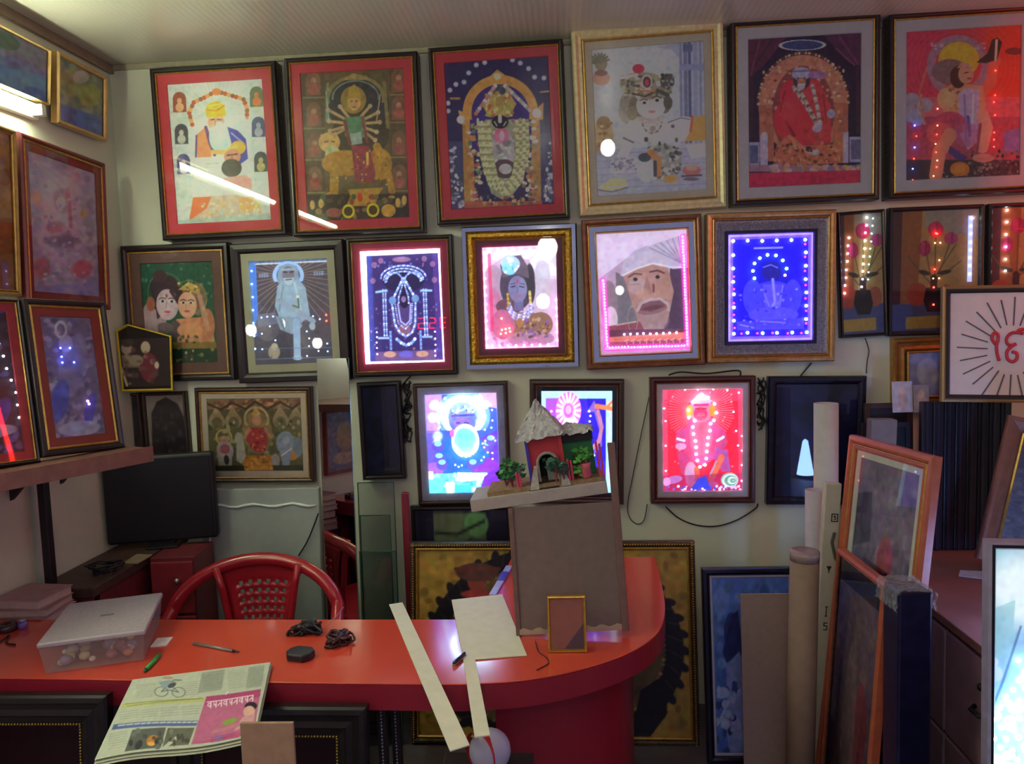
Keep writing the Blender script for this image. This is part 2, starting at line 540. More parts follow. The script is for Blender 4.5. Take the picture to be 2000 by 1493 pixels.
def leds(P, pts, r, m, name='led'):
    me0 = led_mesh(r)
    key = (r, m.name)
    if key not in LED_MESH:
        c = me0.copy(); c.materials.append(m); LED_MESH[key] = c
    for zx, zy in pts:
        o = bpy.data.objects.new(name, LED_MESH[key]); COL.objects.link(o)
        o.parent = P.root; o.location = local(P, zx, zy); o.rotation_euler = (R(90), 0, 0)

def glow_dots(P, pts, r, m, name='glow_dots'):
    """dots too small to pick apart: one part"""
    g = MB()
    for zx, zy in pts:
        x, y, z = local(P, zx, zy)
        n = 6
        vs = [(x + r * math.cos(k * 2 * math.pi / n), y, z + r * math.sin(k * 2 * math.pi / n)) for k in range(n)]
        vs += [(x, y - r * .9, z)]
        g.add(vs, [(k, (k + 1) % n, n) for k in range(n)])
    o = g.build(name, m, P.root); o['kind'] = 'stuff'
    return o

def along(pts, step):
    out = []; pts = np.array(pts, float); left = 0.0
    for p, q in zip(pts[:-1], pts[1:]):
        ln = np.hypot(*(q - p)); t = left
        while t < ln:
            out.append(tuple(p + (q - p) * t / ln)); t += step
        left = t - ln
    return out

def arc(cx, cy, rx, ry, a0, a1, n=24):
    return [(cx + rx * math.cos(R(a0 + (a1 - a0) * k / n)), cy + ry * math.sin(R(a0 + (a1 - a0) * k / n))) for k in range(n + 1)]

def PT(zs, quad, base, cell=1.25):
    q = np.array(quad, float)
    wpx = np.hypot(*(q[1] - q[0])) / zs; hpx = np.hypot(*(q[3] - q[0])) / zs
    return Paint(quad, max(8, int(wpx / cell)), max(8, int(hpx / cell)), base)

def zq(off, zs, pts):
    return [(off[0] + x / zs, off[1] + y / zs) for x, y in pts]

m_red = mat('red_mat_board', 'cc4652', .7, var=.05)
m_cream = mat('cream_mat_board', 'd8cdb4', .75, var=.05)
m_lilac = mat('white_mat_board', 'd4cfd2', .75, var=.04)

# ---------- top row, 1: two bearded elders in turbans
def paint_elders():
    p = PT(3.11, [(1005, 492), (1600, 472), (1640, 1345), (1040, 1357)], 'c0cdc6')
    p.B(1020, 500, 1135, 1360, 'b6c1bc', .8); p.B(1520, 480, 1640, 1350, 'b8c4be', .8)
    p.rays(1310, 700, 60, 260, 26, 6, 'aab8b4', .6, 180, 360)
    for x, y, c, d in ((1080, 605, '8a4a3c', 'c59a7a'), (1085, 800, '45404a', 'a8a8a0'), (1092, 985, '4c4c78', 'a8a0b0'), (1562, 585, '5a6a50', 'c0703c'), (1570, 770, '484c70', '9aa0b0'), (1580, 985, '4d5058', 'a8a070')):
        p.E(x, y - 28, 40, 38, c); p.B(x - 42, y - 30, x + 42, y + 58, c)
        p.E(x, y - 12, 15, 18, d); p.E(x, y + 28, 26, 28, d)
    g = [(1155, 740), (1138, 665), (1170, 605), (1245, 575), (1310, 540), (1390, 565), (1480, 595), (1502, 650), (1500, 710)]
    p.L(g, 20, 'b58a64', .9); p.chain(g, 24, 14, ['a8503a', 'c8925a', '8a5a44'])
    p.E(1315, 545, 28, 22, 'c8784a')
    p.E(1320, 800, 95, 110, 'ccd6d4', 0, .8)
    p.P([(1185, 800), (1240, 755), (1275, 800), (1270, 945), (1180, 945)], 'c98a62')
    p.L([(1240, 760), (1265, 860), (1290, 930)], 20, '6a4a80'); p.L([(1180, 810), (1172, 940)], 12, '6a4a80')
    p.P([(1375, 760), (1440, 785), (1490, 840), (1500, 960), (1440, 1000), (1400, 870)], '4c4c9c')
    p.L([(1400, 800), (1480, 870)], 10, '9aa0c8')
    p.E(1305, 730, 52, 52, 'c99c88'); p.L([(1275, 715), (1295, 712)], 8, '6a4a44'); p.L([(1315, 714), (1338, 717)], 8, '6a4a44')
    p.E(1322, 822, 64, 92, 'b2cdd2'); p.L([(1270, 775), (1315, 762), (1360, 778)], 20, 'c8d8da')
    p.E(1285, 745, 18, 22, 'd8ac98', 0, .7, 14); p.E(1330, 790, 40, 60, 'd0e2e4', 0, .6, 30); p.L([(1300, 722), (1297, 748)], 7, 'b08470'); p.L([(1268, 703), (1298, 699)], 6, 'd8d4cc'); p.L([(1312, 699), (1342, 704)], 6, 'd8d4cc')
    p.P([(1248, 700), (1240, 650), (1262, 615), (1320, 600), (1362, 630), (1368, 690), (1330, 700)], 'dcae38')
    p.L([(1255, 655), (1310, 660), (1358, 630)], 8, 'a8842c'); p.L([(1258, 630), (1345, 618)], 9, 'e6d860')
    p.P([(1165, 945), (1340, 940), (1330, 1090), (1150, 1100)], 'c5cfc8')
    p.P([(1270, 900), (1420, 905), (1400, 935), (1270, 925)], 'dca860')
    p.E(1440, 890, 48, 42, 'dba64c'); p.L([(1370, 905), (1450, 868)], 20, 'e0b45c')
    p.E(1402, 945, 52, 48, 'b98874'); p.L([(1375, 935), (1430, 930)], 8, '5a3a34')
    p.E(1395, 1015, 64, 56, '4c4a46'); p.L([(1370, 985), (1425, 980)], 14, '3a3636')
    p.E(1375, 935, 8, 5, '3a2420'); p.E(1428, 930, 8, 5, '3a2420'); p.L([(1400, 938), (1397, 962)], 6, '9c6c5c'); p.E(1390, 1000, 46, 36, '58544c', 0, .7, 24); p.L([(1230, 985), (1310, 983)], 5, '98a4a0'); p.L([(1200, 1010), (1320, 1006)], 4, 'a8b2ae')
    p.P([(1340, 1075), (1480, 1060), (1520, 1085), (1520, 1150), (1350, 1120)], 'd49a92')
    p.P([(1145, 1190), (1400, 1180), (1510, 1200), (1570, 1310), (1120, 1330)], 'b9aa98')
    p.P([(1145, 1190), (1260, 1190), (1230, 1260), (1115, 1335)], 'd9754c'); p.P([(1430, 1200), (1530, 1195), (1590, 1310), (1450, 1280)], 'd8a070')
    p.P([(1040, 1330), (1630, 1300), (1640, 1345), (1040, 1357)], 'a0b4ac')
    p.D(60, 1200, 1230, 1580, 1320, 8, ['e6d8a0', 'f0f4ec', 'c8a84a', 'a8c0c0'])
    return p.noise(2, .06)
picture('framed_print', 'red-matted print of two turbaned bearded elders, leftmost of the top row', [(291, 132), (543, 118), (553, 457), (315, 471)],
        mats=[(19, m_red)], mould=10, paint=paint_elders(), depth=.075, ribs=(1,), group='large framed prints of the top row', tilt=0)

def paint_tiger_rider():
    p = PT(3.279, [(222, 265), (870, 240), (905, 1165), (255, 1185)], '66573c')
    for x0, x1, ys in ((236, 372, (330, 520, 715, 920)), (785, 895, (320, 490, 705, 915))):
        p.B(x0, 250, x1, 1010, '5c4c3a')
        for y in ys:
            c = (x0 + x1) / 2
            p.E(c, y - 25, 45, 55, '7c5a46'); p.B(c - 45, y - 20, c + 45, y + 70, '7c5a46'); p.E(c, y - 20, 17, 20, 'a8806a'); p.E(c, y + 28, 32, 38, '9a5c52'); p.B(x0, y + 78, x1, y + 88, '8a7a5c')
    p.E(590, 470, 190, 190, '3e3c40'); p.E(600, 640, 180, 150, '4a4034')
    p.ringe(570, 430, 178, 140, 24, '8c7c50', 1, 450); p.ringe(570, 420, 145, 105, 10, '8a9a90', .8, 430); p.P([(490, 310), (550, 268), (640, 285), (660, 310)], '9c8a5c')
    p.L([(750, 330), (770, 600)], 22, '857650'); p.L([(395, 330), (385, 560)], 16, '7d8a78')
    p.E(556, 430, 80, 85, '957f45'); 
    for x, y in ((395, 490), (400, 560), (405, 620), (470, 470), (660, 470), (710, 510), (720, 570), (700, 630), (440, 640), (690, 680)):
        p.L([(560, 580), (x, y)], 18, 'b79a72'); p.E(x, y, 14, 14, 'c4a888')
    p.L([(385, 380), (400, 560)], 8, '9ab0a0'); p.L([(725, 400), (700, 560)], 7, 'b0a080')
    p.E(560, 445, 42, 52, 'bd9c6c'); p.P([(515, 420), (530, 360), (560, 335), (590, 360), (605, 420)], 'b09448'); p.L([(540, 440), (550, 438)], 6, '4a3a2a'); p.L([(570, 438), (580, 440)], 6, '4a3a2a'); p.E(560, 475, 12, 5, 'a0503c')
    p.P([(500, 540), (625, 530), (640, 650), (560, 700), (500, 650)], '5f8a6c'); p.P([(530, 640), (600, 630), (610, 700), (540, 710)], '9aaaa0'); p.L([(500, 560), (530, 700)], 22, '7c4a44'); p.L([(610, 540), (640, 690)], 18, '8a4a48')
    p.E(400, 690, 68, 62, 'c6a468'); p.B(345, 640, 445, 680, 'c6a468'); p.E(420, 770, 48, 62, 'b6b88c'); p.L([(370, 688), (390, 684)], 8, '5a4a30'); p.L([(415, 684), (432, 688)], 8, '5a4a30')
    p.E(500, 820, 150, 80, 'ac8438'); p.E(715, 830, 80, 100, 'ac8438'); p.L([(430, 860), (425, 1000)], 56, 'ab8436'); p.L([(770, 880), (795, 1000)], 42, 'a98236'); p.L([(700, 720), (740, 800)], 50, 'b48c40'); p.E(410, 1020, 45, 20, 'b58e44')
    p.D(40, 440, 760, 780, 960, 7, ['8a6428', 'c49c50', '6a5024'])
    p.P([(540, 710), (650, 715), (690, 880), (680, 940), (560, 940)], '8f3a46'); p.D(24, 550, 730, 680, 930, 7, ['c8a070', 'b06064', '6a2430'])
    p.L([(640, 760), (640, 830)], 16, 'd8b450')
    p.B(255, 1015, 900, 1185, '3d332a'); p.P([(510, 985), (740, 975), (700, 1030), (690, 1090), (500, 1090), (530, 1030)], 'b48c3c'); p.E(590, 1035, 16, 30, 'b0402c')
    p.D(40, 270, 1030, 890, 1170, 18, ['7a6a4a', 'a88a50', '4a5a44', '8a4a3a', '5a4a3a'])
    for x in (285, 340, 830, 870):
        p.E(x, 1040 + (x % 7) * 8, 16, 30, 'c8a860')
    p.E(770, 1120, 45, 40, 'c09a44'); p.E(420, 1130, 50, 30, '9a5a50')
    for x, y in ((515, 1122), (672, 1116)):
        p.E(x, y, 42, 46, '4a3a20'); p.ringe(x, y, 34, 37, 14, 'dcc63a')
    return p.noise(2, .10)
picture('framed_print', 'red-matted print of a many-armed goddess riding a tiger, top row', [(557, 113), (816, 98), (826, 452), (569, 462)],
        mats=[(18, m_red)], mould=9, paint=paint_tiger_rider(), gain=1.5, depth=.075, ribs=(1,), group='large framed prints of the top row')

def paint_garlanded(seed=1):
    p = PT(3.279, [(1140, 200), (1815, 155), (1840, 1110), (1165, 1145)], '2a2150')
    p.B(1150, 700, 1250, 1140, '3c3c66'); p.B(1750, 650, 1840, 1100, '3a3a64')
    p.B(1250, 520, 1320, 1130, 'a07848'); p.B(1695, 510, 1755, 1110, 'a07a4a')
    p.E(1500, 520, 245, 245, 'ba8c4c'); p.E(1500, 520, 188, 185, '3a2a74'); p.B(1300, 560, 1700, 760, '3a2a74')
    p.P([(1420, 300), (1485, 240), (1560, 295)], 'b58a50'); p.E(1485, 285, 24, 20, 'd8c8a0')
    p.P([(1225, 500), (1290, 520), (1290, 600), (1240, 590)], 'b08a58'); p.P([(1700, 520), (1780, 450), (1775, 560), (1700, 570)], 'b08a58')
    for x in (1330, 1690):
        p.D(70, x - 38, 560, x + 38, 1110, 13, ['b8a890', '8a5a48', 'c8c4b8', '7a8a6a', 'b07a4a', 'a85a5a', '5a6a60'])
    p.P([(1400, 560), (1640, 560), (1690, 720), (1640, 960), (1560, 1060), (1500, 1080), (1430, 1040), (1375, 860), (1350, 700)], '8f927e')
    p.D(150, 1380, 570, 1660, 1000, 13, ['b9b4a4', '7a6a60', 'a8a890', 'c8c8c0', '8a8a72', '9a6a70'])
    p.E(1510, 760, 75, 150, '9a9ca0'); p.E(1505, 665, 48, 58, 'bc6f92'); p.E(1505, 665, 18, 34, 'd8a0b0'); p.D(30, 1460, 700, 1560, 830, 12, ['b8b8bc', '7a7a80', 'c8a0a8'])
    p.E(1520, 880, 78, 62, '54404a'); p.E(1525, 880, 42, 34, 'b0b0b4')
    for k, c in enumerate(('a9aa84', 'b9b896', '98986f', 'aeb08c')):
        d = k * 22
        p.chain([(1355 + d, 580), (1372 + d, 800), (1420 + d * .7, 980 - d * .6), (1525, 1050 - d), (1620 - d * .7, 970 - d * .6), (1672 - d, 780), (1672 - d, 560)], 15, 12, [c, 'bcbc9c', '8a8a64'])
    p.P([(1480, 345), (1530, 345), (1605, 460), (1560, 545), (1420, 545), (1385, 470)], 'a8965a'); p.E(1492, 375, 46, 30, '3a4454'); p.D(50, 1410, 390, 1580, 540, 12, ['c0b070', 'a85a4a', '8a9a58', 'c8c0a0', '9a7a40']); p.E(1500, 450, 32, 40, '9a8450')
    p.chain([(1470, 345), (1335, 530)], 20, 13, ['c8ccd0', '9a8a8a', 'b0705a']); p.chain([(1535, 345), (1700, 510)], 20, 13, ['c8ccd0', '8a9a8a', 'c0a0a0'])
    p.E(1240, 560, 26, 26, 'b8b8c4'); p.E(1735, 520, 30, 30, 'b8b8c4')
    p.E(1496, 575, 54, 44, '24202e'); p.L([(1496, 540), (1496, 572)], 24, 'd4dce0'); p.L([(1460, 575), (1475, 600)], 8, 'a8a8a8'); p.L([(1535, 575), (1520, 600)], 8, 'a8a8a8')
    p.B(1250, 1090, 1760, 1135, '9a5a48'); p.D(30, 1300, 1060, 1720, 1110, 12, ['8a4a44', 'b08a5a', '4a5a58', 'c0a088'])
    for x, y in ((1350, 212), (1405, 196), (1300, 262), (1268, 320), (1215, 335), (1175, 372), (1160, 455), (1160, 505), (1585, 180), (1635, 200), (1688, 235), (1725, 290), (1785, 295)):
        p.E(x, y, 16, 16, 'a4a6cc'); p.E(x, y, 7, 7, 'd8d8f0')
    p.L([(1180, 425), (1235, 425)], 14, '9a7a4a'); p.L([(1760, 385), (1820, 380)], 10, 'b0a070')
    p.D(40, 1165, 900, 1240, 1130, 12, ['a8aab8', '7c7c94', 'c8c8d8', '44445a']); p.D(14, 1165, 740, 1200, 900, 11, ['a8aab8', '7c7c94'])
    p.D(34, 1775, 880, 1832, 1090, 12, ['a8aab8', '7c7c94', 'c8c8d8', '44445a']); p.D(8, 1805, 690, 1832, 880, 10, ['a8aab8'])
    return p.noise(2, .09)
picture('framed_print', 'red-matted print of a garlanded deity under a gold arch, top row', [(838, 92), (1103, 74), (1109, 425), (851, 440)],
        mats=[(18, m_red)], mould=9, paint=paint_garlanded(), gain=1.9, depth=.075, ribs=(-1, 1), group='large framed prints of the top row')

m_ivory = mat('ivory_gold_moulding', 'cdbf96', .35, .25, var=.15, scale=60)
def paint_crawling_child():
    p = PT(3.226, [(185, 245), (890, 190), (900, 1170), (205, 1210)], 'a5abb2')
    p.P([(600, 230), (740, 200), (740, 300), (690, 250)], '9296a8'); p.B(735, 180, 895, 880, '9a9eae')
    for x, c, w in ((745, '7a7e96', 14), (775, '6c7088', 22), (800, '555a78', 18), (835, '8a8ea4', 24), (868, '7d829a', 14)):
        p.L([(x, 190), (x, 850)], w, c)
    p.B(740, 340, 890, 380, '8086a0'); p.B(760, 210, 820, 260, '5d6280')
    p.P([(195, 900), (900, 860), (900, 1180), (200, 1215)], '9a9dac')
    for k in range(6):
        p.L([(200, 930 + k * 45), (900, 890 + k * 48)], 5, '8286a0', .8)
    p.E(245, 330, 40, 55, '7a745c'); p.rays(240, 330, 10, 60, 9, 14, '6e6a58', 1, 180, 360); p.E(245, 430, 55, 46, 'a8826c'); p.E(245, 395, 40, 20, '7c5a50')
    p.E(250, 800, 64, 115, 'a5946e'); p.E(255, 720, 45, 45, '8a7456'); p.D(24, 200, 720, 310, 900, 12, ['8a6a4a', 'b8a880', '97855c']); p.B(195, 880, 320, 920, '9a8a70')
    p.E(410, 640, 60, 90, '9a958a'); p.E(430, 590, 70, 80, '8e8a7c')
    p.E(540, 760, 145, 95, 'c2bab4'); p.E(740, 765, 110, 80, 'bcbec6', -20); p.L([(660, 720), (740, 690), (800, 700)], 6, '5a5a68'); p.E(690, 745, 12, 12, '5a5458')
    p.P([(810, 690), (895, 670), (895, 840), (760, 845), (800, 780)], 'c48c50'); p.L([(815, 680), (800, 780)], 14, 'c85a48')
    p.P([(770, 870), (895, 860), (895, 950), (800, 960)], 'aeb4c2')
    p.L([(440, 730), (400, 880), (320, 1030)], 62, 'b7b3b2'); p.L([(380, 820), (440, 850)], 12, '6a6468')
    p.E(390, 1000, 100, 60, 'a8a8b2'); p.D(26, 300, 940, 470, 1030, 10, ['8a8a96', 'c0c0c8', '74747e'])
    p.E(540, 690, 90, 40, '9c948e', 0, .8, 20); p.E(480, 610, 66, 70, '77705e'); p.E(640, 600, 40, 60, '6c665a'); p.E(555, 608, 92, 86, 'd0c6be'); p.E(520, 640, 40, 34, 'dacac2', 0, .7, 24); p.E(600, 632, 30, 30, 'dacac2', 0, .7, 20)
    p.E(525, 480, 165, 88, '8f8a74', 8); p.D(70, 370, 410, 690, 560, 13, ['a8a490', '6a6654', 'c8c4b4', '7c7a6a', '5a5a50'])
    p.L([(440, 530), (520, 548), (600, 510)], 12, '5a4c40'); p.L([(470, 510), (580, 515)], 12, 'b0764c')
    p.E(532, 455, 34, 46, 'c8c8c4'); p.E(532, 455, 26, 37, '5c3c46'); p.E(532, 458, 13, 22, 'a8444c'); p.E(480, 368, 38, 30, 'a23c4e'); p.E(605, 465, 16, 18, 'd8d4cc'); p.L([(360, 430), (410, 420), (470, 408)], 18, 'c4c8c8')
    p.E(660, 450, 45, 50, '55534c'); p.L([(600, 510), (660, 540), (665, 600)], 26, '4e4a44'); p.E(662, 590, 28, 45, '5a554a'); p.D(14, 620, 400, 700, 520, 9, ['3c3a38', '8a8a84'])
    p.E(592, 574, 24, 11, 'e4e0dc'); p.E(594, 574, 12, 10, '332a2a'); p.E(510, 590, 22, 10, 'e0dcd8'); p.E(514, 590, 11, 9, '332a2a'); p.L([(566, 556), (590, 548), (616, 556)], 7, '453a38'); p.L([(486, 574), (508, 566), (532, 572)], 7, '54463f'); p.L([(553, 585), (547, 618), (562, 622)], 6, 'ad9c92'); p.E(560, 648, 24, 9, 'b4706c'); p.L([(480, 660), (520, 690), (570, 698), (620, 676)], 6, 'a09690', .8)
    p.E(435, 660, 34, 44, '858068'); p.chain(arc(560, 705, 62, 85, 10, 170, 20), 13, 7, ['8a847a', 'a8a296', '6c665e']); p.chain(arc(560, 700, 44, 52, 10, 170, 16), 12, 6, ['9a9488', 'b8b2a8']); p.E(562, 762, 20, 20, '8f8880')
    p.E(625, 985, 120, 125, '8d8d86'); p.D(80, 520, 830, 740, 1090, 14, ['c4c6c4', '5a5e58', '9a9c94', '454a48']); p.E(520, 1035, 62, 80, 'aab2bc'); p.E(510, 950, 40, 30, '4a4e50'); p.L([(550, 915), (595, 970), (590, 1060)], 44, 'b07e4e'); p.L([(575, 980), (575, 1070)], 22, '4a4a54')
    p.E(670, 1096, 48, 26, 'c48e52'); p.E(805, 1040, 58, 36, 'a86a66'); p.E(805, 1020, 36, 22, 'b89080'); p.L([(745, 1078), (865, 1072)], 12, '544a52'); p.E(800, 1098, 50, 12, '68606c')
    p.P([(215, 1145), (300, 1085), (390, 1095), (400, 1130), (360, 1160), (240, 1172)], 'aaaa80'); p.L([(215, 1150), (400, 1140)], 6, 'd0d0b8'); p.L([(210, 1165), (300, 1178), (400, 1150)], 8, '6c6c74')
    return p.noise(2, .05)
picture('framed_print', 'print of a crawling crowned child in an ivory and gold frame, top row', [(1120, 65), (1411, 40), (1420, 406), (1127, 423)],
        mats=[(14, m_cream)], mould=20, frame=m_ivory, prof=[(0, .012), (.12, .002), (.35, 0), (.6, .006), (.85, .004), (1, .012)], lip=3, paint=paint_crawling_child(), gain=2.3, tilt=3.2, group='large framed prints of the top row')

def paint_throne():
    p = PT(3.226, [(1150, 165), (1885, 135), (1880, 1100), (1155, 1140)], '2a1d36')
    p.P([(1150, 165), (1400, 155), (1260, 330), (1150, 420)], '54283e'); p.P([(1885, 135), (1640, 145), (1800, 320), (1885, 350)], '4e2a48'); p.L([(1230, 170), (1170, 400)], 12, '6c3a4c'); p.L([(1310, 165), (1200, 330)], 10, '3c2034'); p.L([(1740, 150), (1860, 330)], 12, '6a3a5c'); p.L([(1720, 230), (1840, 340)], 9, '77405c')
    p.B(1155, 400, 1190, 800, '3c2030'); p.B(1850, 350, 1885, 780, '3a2438')
    p.E(1505, 208, 146, 36, '3a406c'); p.ringe(1505, 208, 142, 32, 13, 'b8b8cc')
    p.E(1510, 580, 300, 335, '3c2c2c'); p.E(1510, 590, 290, 320, 'a97660'); p.B(1225, 590, 1320, 960, '9c6450'); p.B(1700, 580, 1800, 940, '9c6450'); p.E(1510, 640, 200, 300, '7e4444')
    p.E(1505, 208, 146, 36, '3a406c'); p.ringe(1505, 208, 142, 32, 13, 'b8b8cc')
    p.chain(arc(1510, 585, 292, 328, 180, 360), 22, 9, ['c8a080', '5c3c3c', 'b08068'])
    p.D(110, 1250, 330, 1770, 720, 10, ['c49a78', '8a5446', 'b88870', 'd8b898', '744038'])
    p.P([(1440, 430), (1610, 430), (1690, 600), (1690, 850), (1400, 850), (1320, 740), (1370, 560)], 'ae4044')
    p.E(1445, 680, 125, 120, 'b93440'); p.E(1420, 560, 60, 130, 'bb3846'); p.L([(1480, 650), (1520, 860)], 60, 'b23a42'); p.L([(1600, 680), (1610, 850)], 50, 'a84a48'); p.L([(1400, 700), (1450, 790)], 20, '7c2830')
    p.E(1500, 430, 56, 66, '453642'); p.E(1498, 390, 62, 42, '9c9ab4'); p.L([(1445, 375), (1555, 372)], 12, '6a6884'); p.E(1500, 440, 28, 24, 'a06a60'); p.E(1500, 432, 14, 8, 'd88a4c')
    for o in (0, 30):
        p.chain([(1450 + o, 480), (1530 + o * .4, 600), (1610, 740)], 17, 13, ['9a8e84', 'b8b0a8', '6a5c58'])
    p.chain([(1570, 470), (1600, 600), (1625, 740)], 17, 13, ['a89e98', '7a706c', 'c0b8b4']); p.E(1600, 745, 30, 26, '9c98b0'); p.E(1600, 400, 60, 26, '8a6a94')
    p.E(1690, 650, 26, 30, '8c9ab0'); p.E(1420, 640, 60, 70, 'c84850', 0, .6, 40); p.L([(1400, 470), (1360, 640)], 10, '882830', .7); p.L([(1640, 520), (1660, 700)], 10, '8a3038', .7); p.E(1478, 420, 6, 5, '2a1c22'); p.E(1520, 420, 6, 5, '2a1c22'); p.L([(1480, 462), (1520, 460)], 14, 'c0b8b4'); p.E(1500, 476, 22, 18, 'a8a4a8')
    p.P([(1340, 850), (1400, 800), (1440, 860), (1700, 850), (1770, 760), (1770, 970), (1310, 1000)], 'a5664c'); p.L([(1420, 800), (1540, 900)], 26, 'b07a5c'); p.E(1580, 900, 36, 20, 'a8a8b0'); p.E(1545, 880, 22, 18, '3c2c34')
    p.D(80, 1320, 840, 1760, 1000, 11, ['c48a64', '8a4c3c', 'a87858', '5c3438'])
    p.B(1152, 835, 1226, 990, '918ea8'); p.B(1162, 855, 1216, 975, '565678'); p.B(1230, 790, 1280, 1010, 'a09ab4'); p.E(1258, 790, 20, 22, 'a8a4bc')
    p.B(1808, 800, 1885, 965, '918ea8'); p.B(1818, 818, 1885, 945, '5c5a7a'); p.B(1768, 770, 1802, 970, 'a09ab4')
    p.B(1155, 985, 1885, 1030, '8a6a7c'); p.D(50, 1300, 990, 1880, 1030, 18, ['b08a74', '9c98b0', 'c0904c', '6c7088', '9a6a58'])
    p.P([(1150, 1040), (1885, 1015), (1885, 1105), (1150, 1145)], 'a62a4a')
    return p.noise(2, .09)
picture('framed_print', 'cream-matted print of a saint in red on a throne, top row', [(1427, 41), (1717, 25), (1722, 388), (1430, 403)],
        mats=[(21, m_lilac)], mould=10, paint=paint_throne(), gain=2.2, depth=.075, ribs=(-1,), group='large framed prints of the top row', tilt=.6)

def paint_mountain_bearer():
    p = PT(2.665, [(458, 130), (1090, 96), (1088, 925), (450, 960)], 'c6454c')
    p.P([(450, 130), (720, 120), (600, 560), (450, 560)], 'b83e58'); p.P([(900, 100), (1095, 96), (1095, 500), (860, 500)], 'e84a38')  # brighter patch at right: glow of a red lamp painted into the ink
    for k in range(5):
        p.ringe(745, 320, 210 + k * 26, 190 + k * 24, 5, 'd06a5c', .4)
    p.B(450, 490, 1095, 640, 'b06a72', .7); p.B(450, 600, 1095, 860, '9a4a5c', .8); p.P([(1000, 680), (1095, 660), (1095, 800), (1000, 790)], '7c6a9c')
    for x, y, a, b in ((490, 500, 40, 34), (560, 535, 46, 40), (480, 580, 40, 50), (520, 610, 40, 40)):
        p.E(x, y, a, b, '94909c')
    p.B(450, 840, 1095, 965, '43343c'); p.D(130, 640, 790, 1090, 950, 9, ['5c4a50', '2c2430', '77706c', '8a8078'])
    p.ringe(745, 320, 150, 148, 46, '967886'); p.D(60, 600, 190, 900, 250, 6, ['b8a0a8', '8a6a78']); p.E(748, 285, 112, 98, 'cba43c'); p.E(700, 350, 100, 70, '7c6464')
    p.L([(540, 480), (520, 560), (560, 640)], 10, 'a8a090'); p.L([(570, 330), (530, 470), (560, 630)], 12, 'b07060')
    p.L([(880, 460), (930, 400), (935, 330), (950, 290)], 56, 'cc6a54'); p.P([(845, 300), (905, 250), (930, 175), (960, 165), (985, 190), (960, 285), (900, 305)], '3c3a34'); p.L([(955, 180), (950, 290)], 14, 'c0b8a0'); p.E(1050, 240, 50, 20, '6a3c38')
    p.P([(640, 470), (720, 410), (880, 430), (900, 540), (850, 660), (690, 680)], 'c2906c'); p.E(680, 500, 50, 60, 'cc9c74'); p.D(24, 660, 440, 840, 640, 10, ['a87a5c', 'd8b890', '8a5c50'])
    p.E(745, 380, 44, 62, '4c302c'); p.E(788, 365, 42, 52, 'c98f74'); p.P([(740, 330), (760, 300), (810, 305), (815, 335)], 'b08a7c'); p.L([(780, 358), (800, 354)], 6, '4a2c28'); p.E(808, 388, 14, 6, 'a04c44')
    p.P([(745, 470), (790, 440), (865, 450), (850, 740), (800, 785), (755, 700)], 'a99ab2'); p.L([(780, 480), (790, 740)], 12, '8478a0'); p.L([(830, 480), (820, 740)], 12, 'c4bccc'); p.L([(800, 600), (810, 700)], 18, '5c54a0')
    p.E(700, 640, 90, 70, 'aa4a64'); p.E(640, 690, 70, 60, 'b85a5c'); p.E(790, 700, 70, 70, 'a8628a', 0, .6)
    p.L([(700, 700), (640, 800), (620, 930)], 74, 'c8826a'); p.L([(880, 590), (905, 660), (880, 770)], 66, 'cc927c'); p.E(885, 830, 62, 24, 'b88478'); p.L([(870, 640), (850, 800)], 14, '7c4a58')
    p.P([(700, 760), (800, 830), (760, 850), (690, 800)], '4c3c78'); p.E(755, 892, 54, 40, 'dc7238'); p.E(755, 888, 30, 24, 'e88a44')
    return p.noise(2, .07)
P6 = picture('framed_print', 'print of a hero carrying a mountain before a red sky, rightmost of the top row', [(1739, 24), (2034, 8), (2036, 372), (1736, 390)],
        mats=[(21, m_lilac)], mould=10, paint=paint_mountain_bearer(), gain=1.9, depth=.075, ribs=(-1,), group='large framed prints of the top row')
gl_red = glow('led_red', 'ff3020', 20); gl_blue = glow('led_blue', '4060ff', 40); gl_white = glow('led_white', 'e8f0ff', 22); gl_warm = glow('led_warm', 'ffc890', 8)
glow_dots(P6, [(500, 650), (498, 772), (488, 895)], .003, gl_blue)  # glowing dots on this print stand in for LED strings reflected in its pane
glow_dots(P6, [(510, 708), (495, 838), (488, 957), (625, 700), (620, 800), (622, 885)], .0024, gl_red)
glow_dots(P6, [(628, 556), (628, 650), (618, 752), (628, 848), (607, 936)], .0024, gl_warm)
glow_dots(P6, [(950, 345), (950, 480), (945, 520), (950, 590), (948, 690), (945, 730), (945, 768)], .0024, gl_red, 'red_glow_dots')  # red dots imitate the red glow reflected at the right

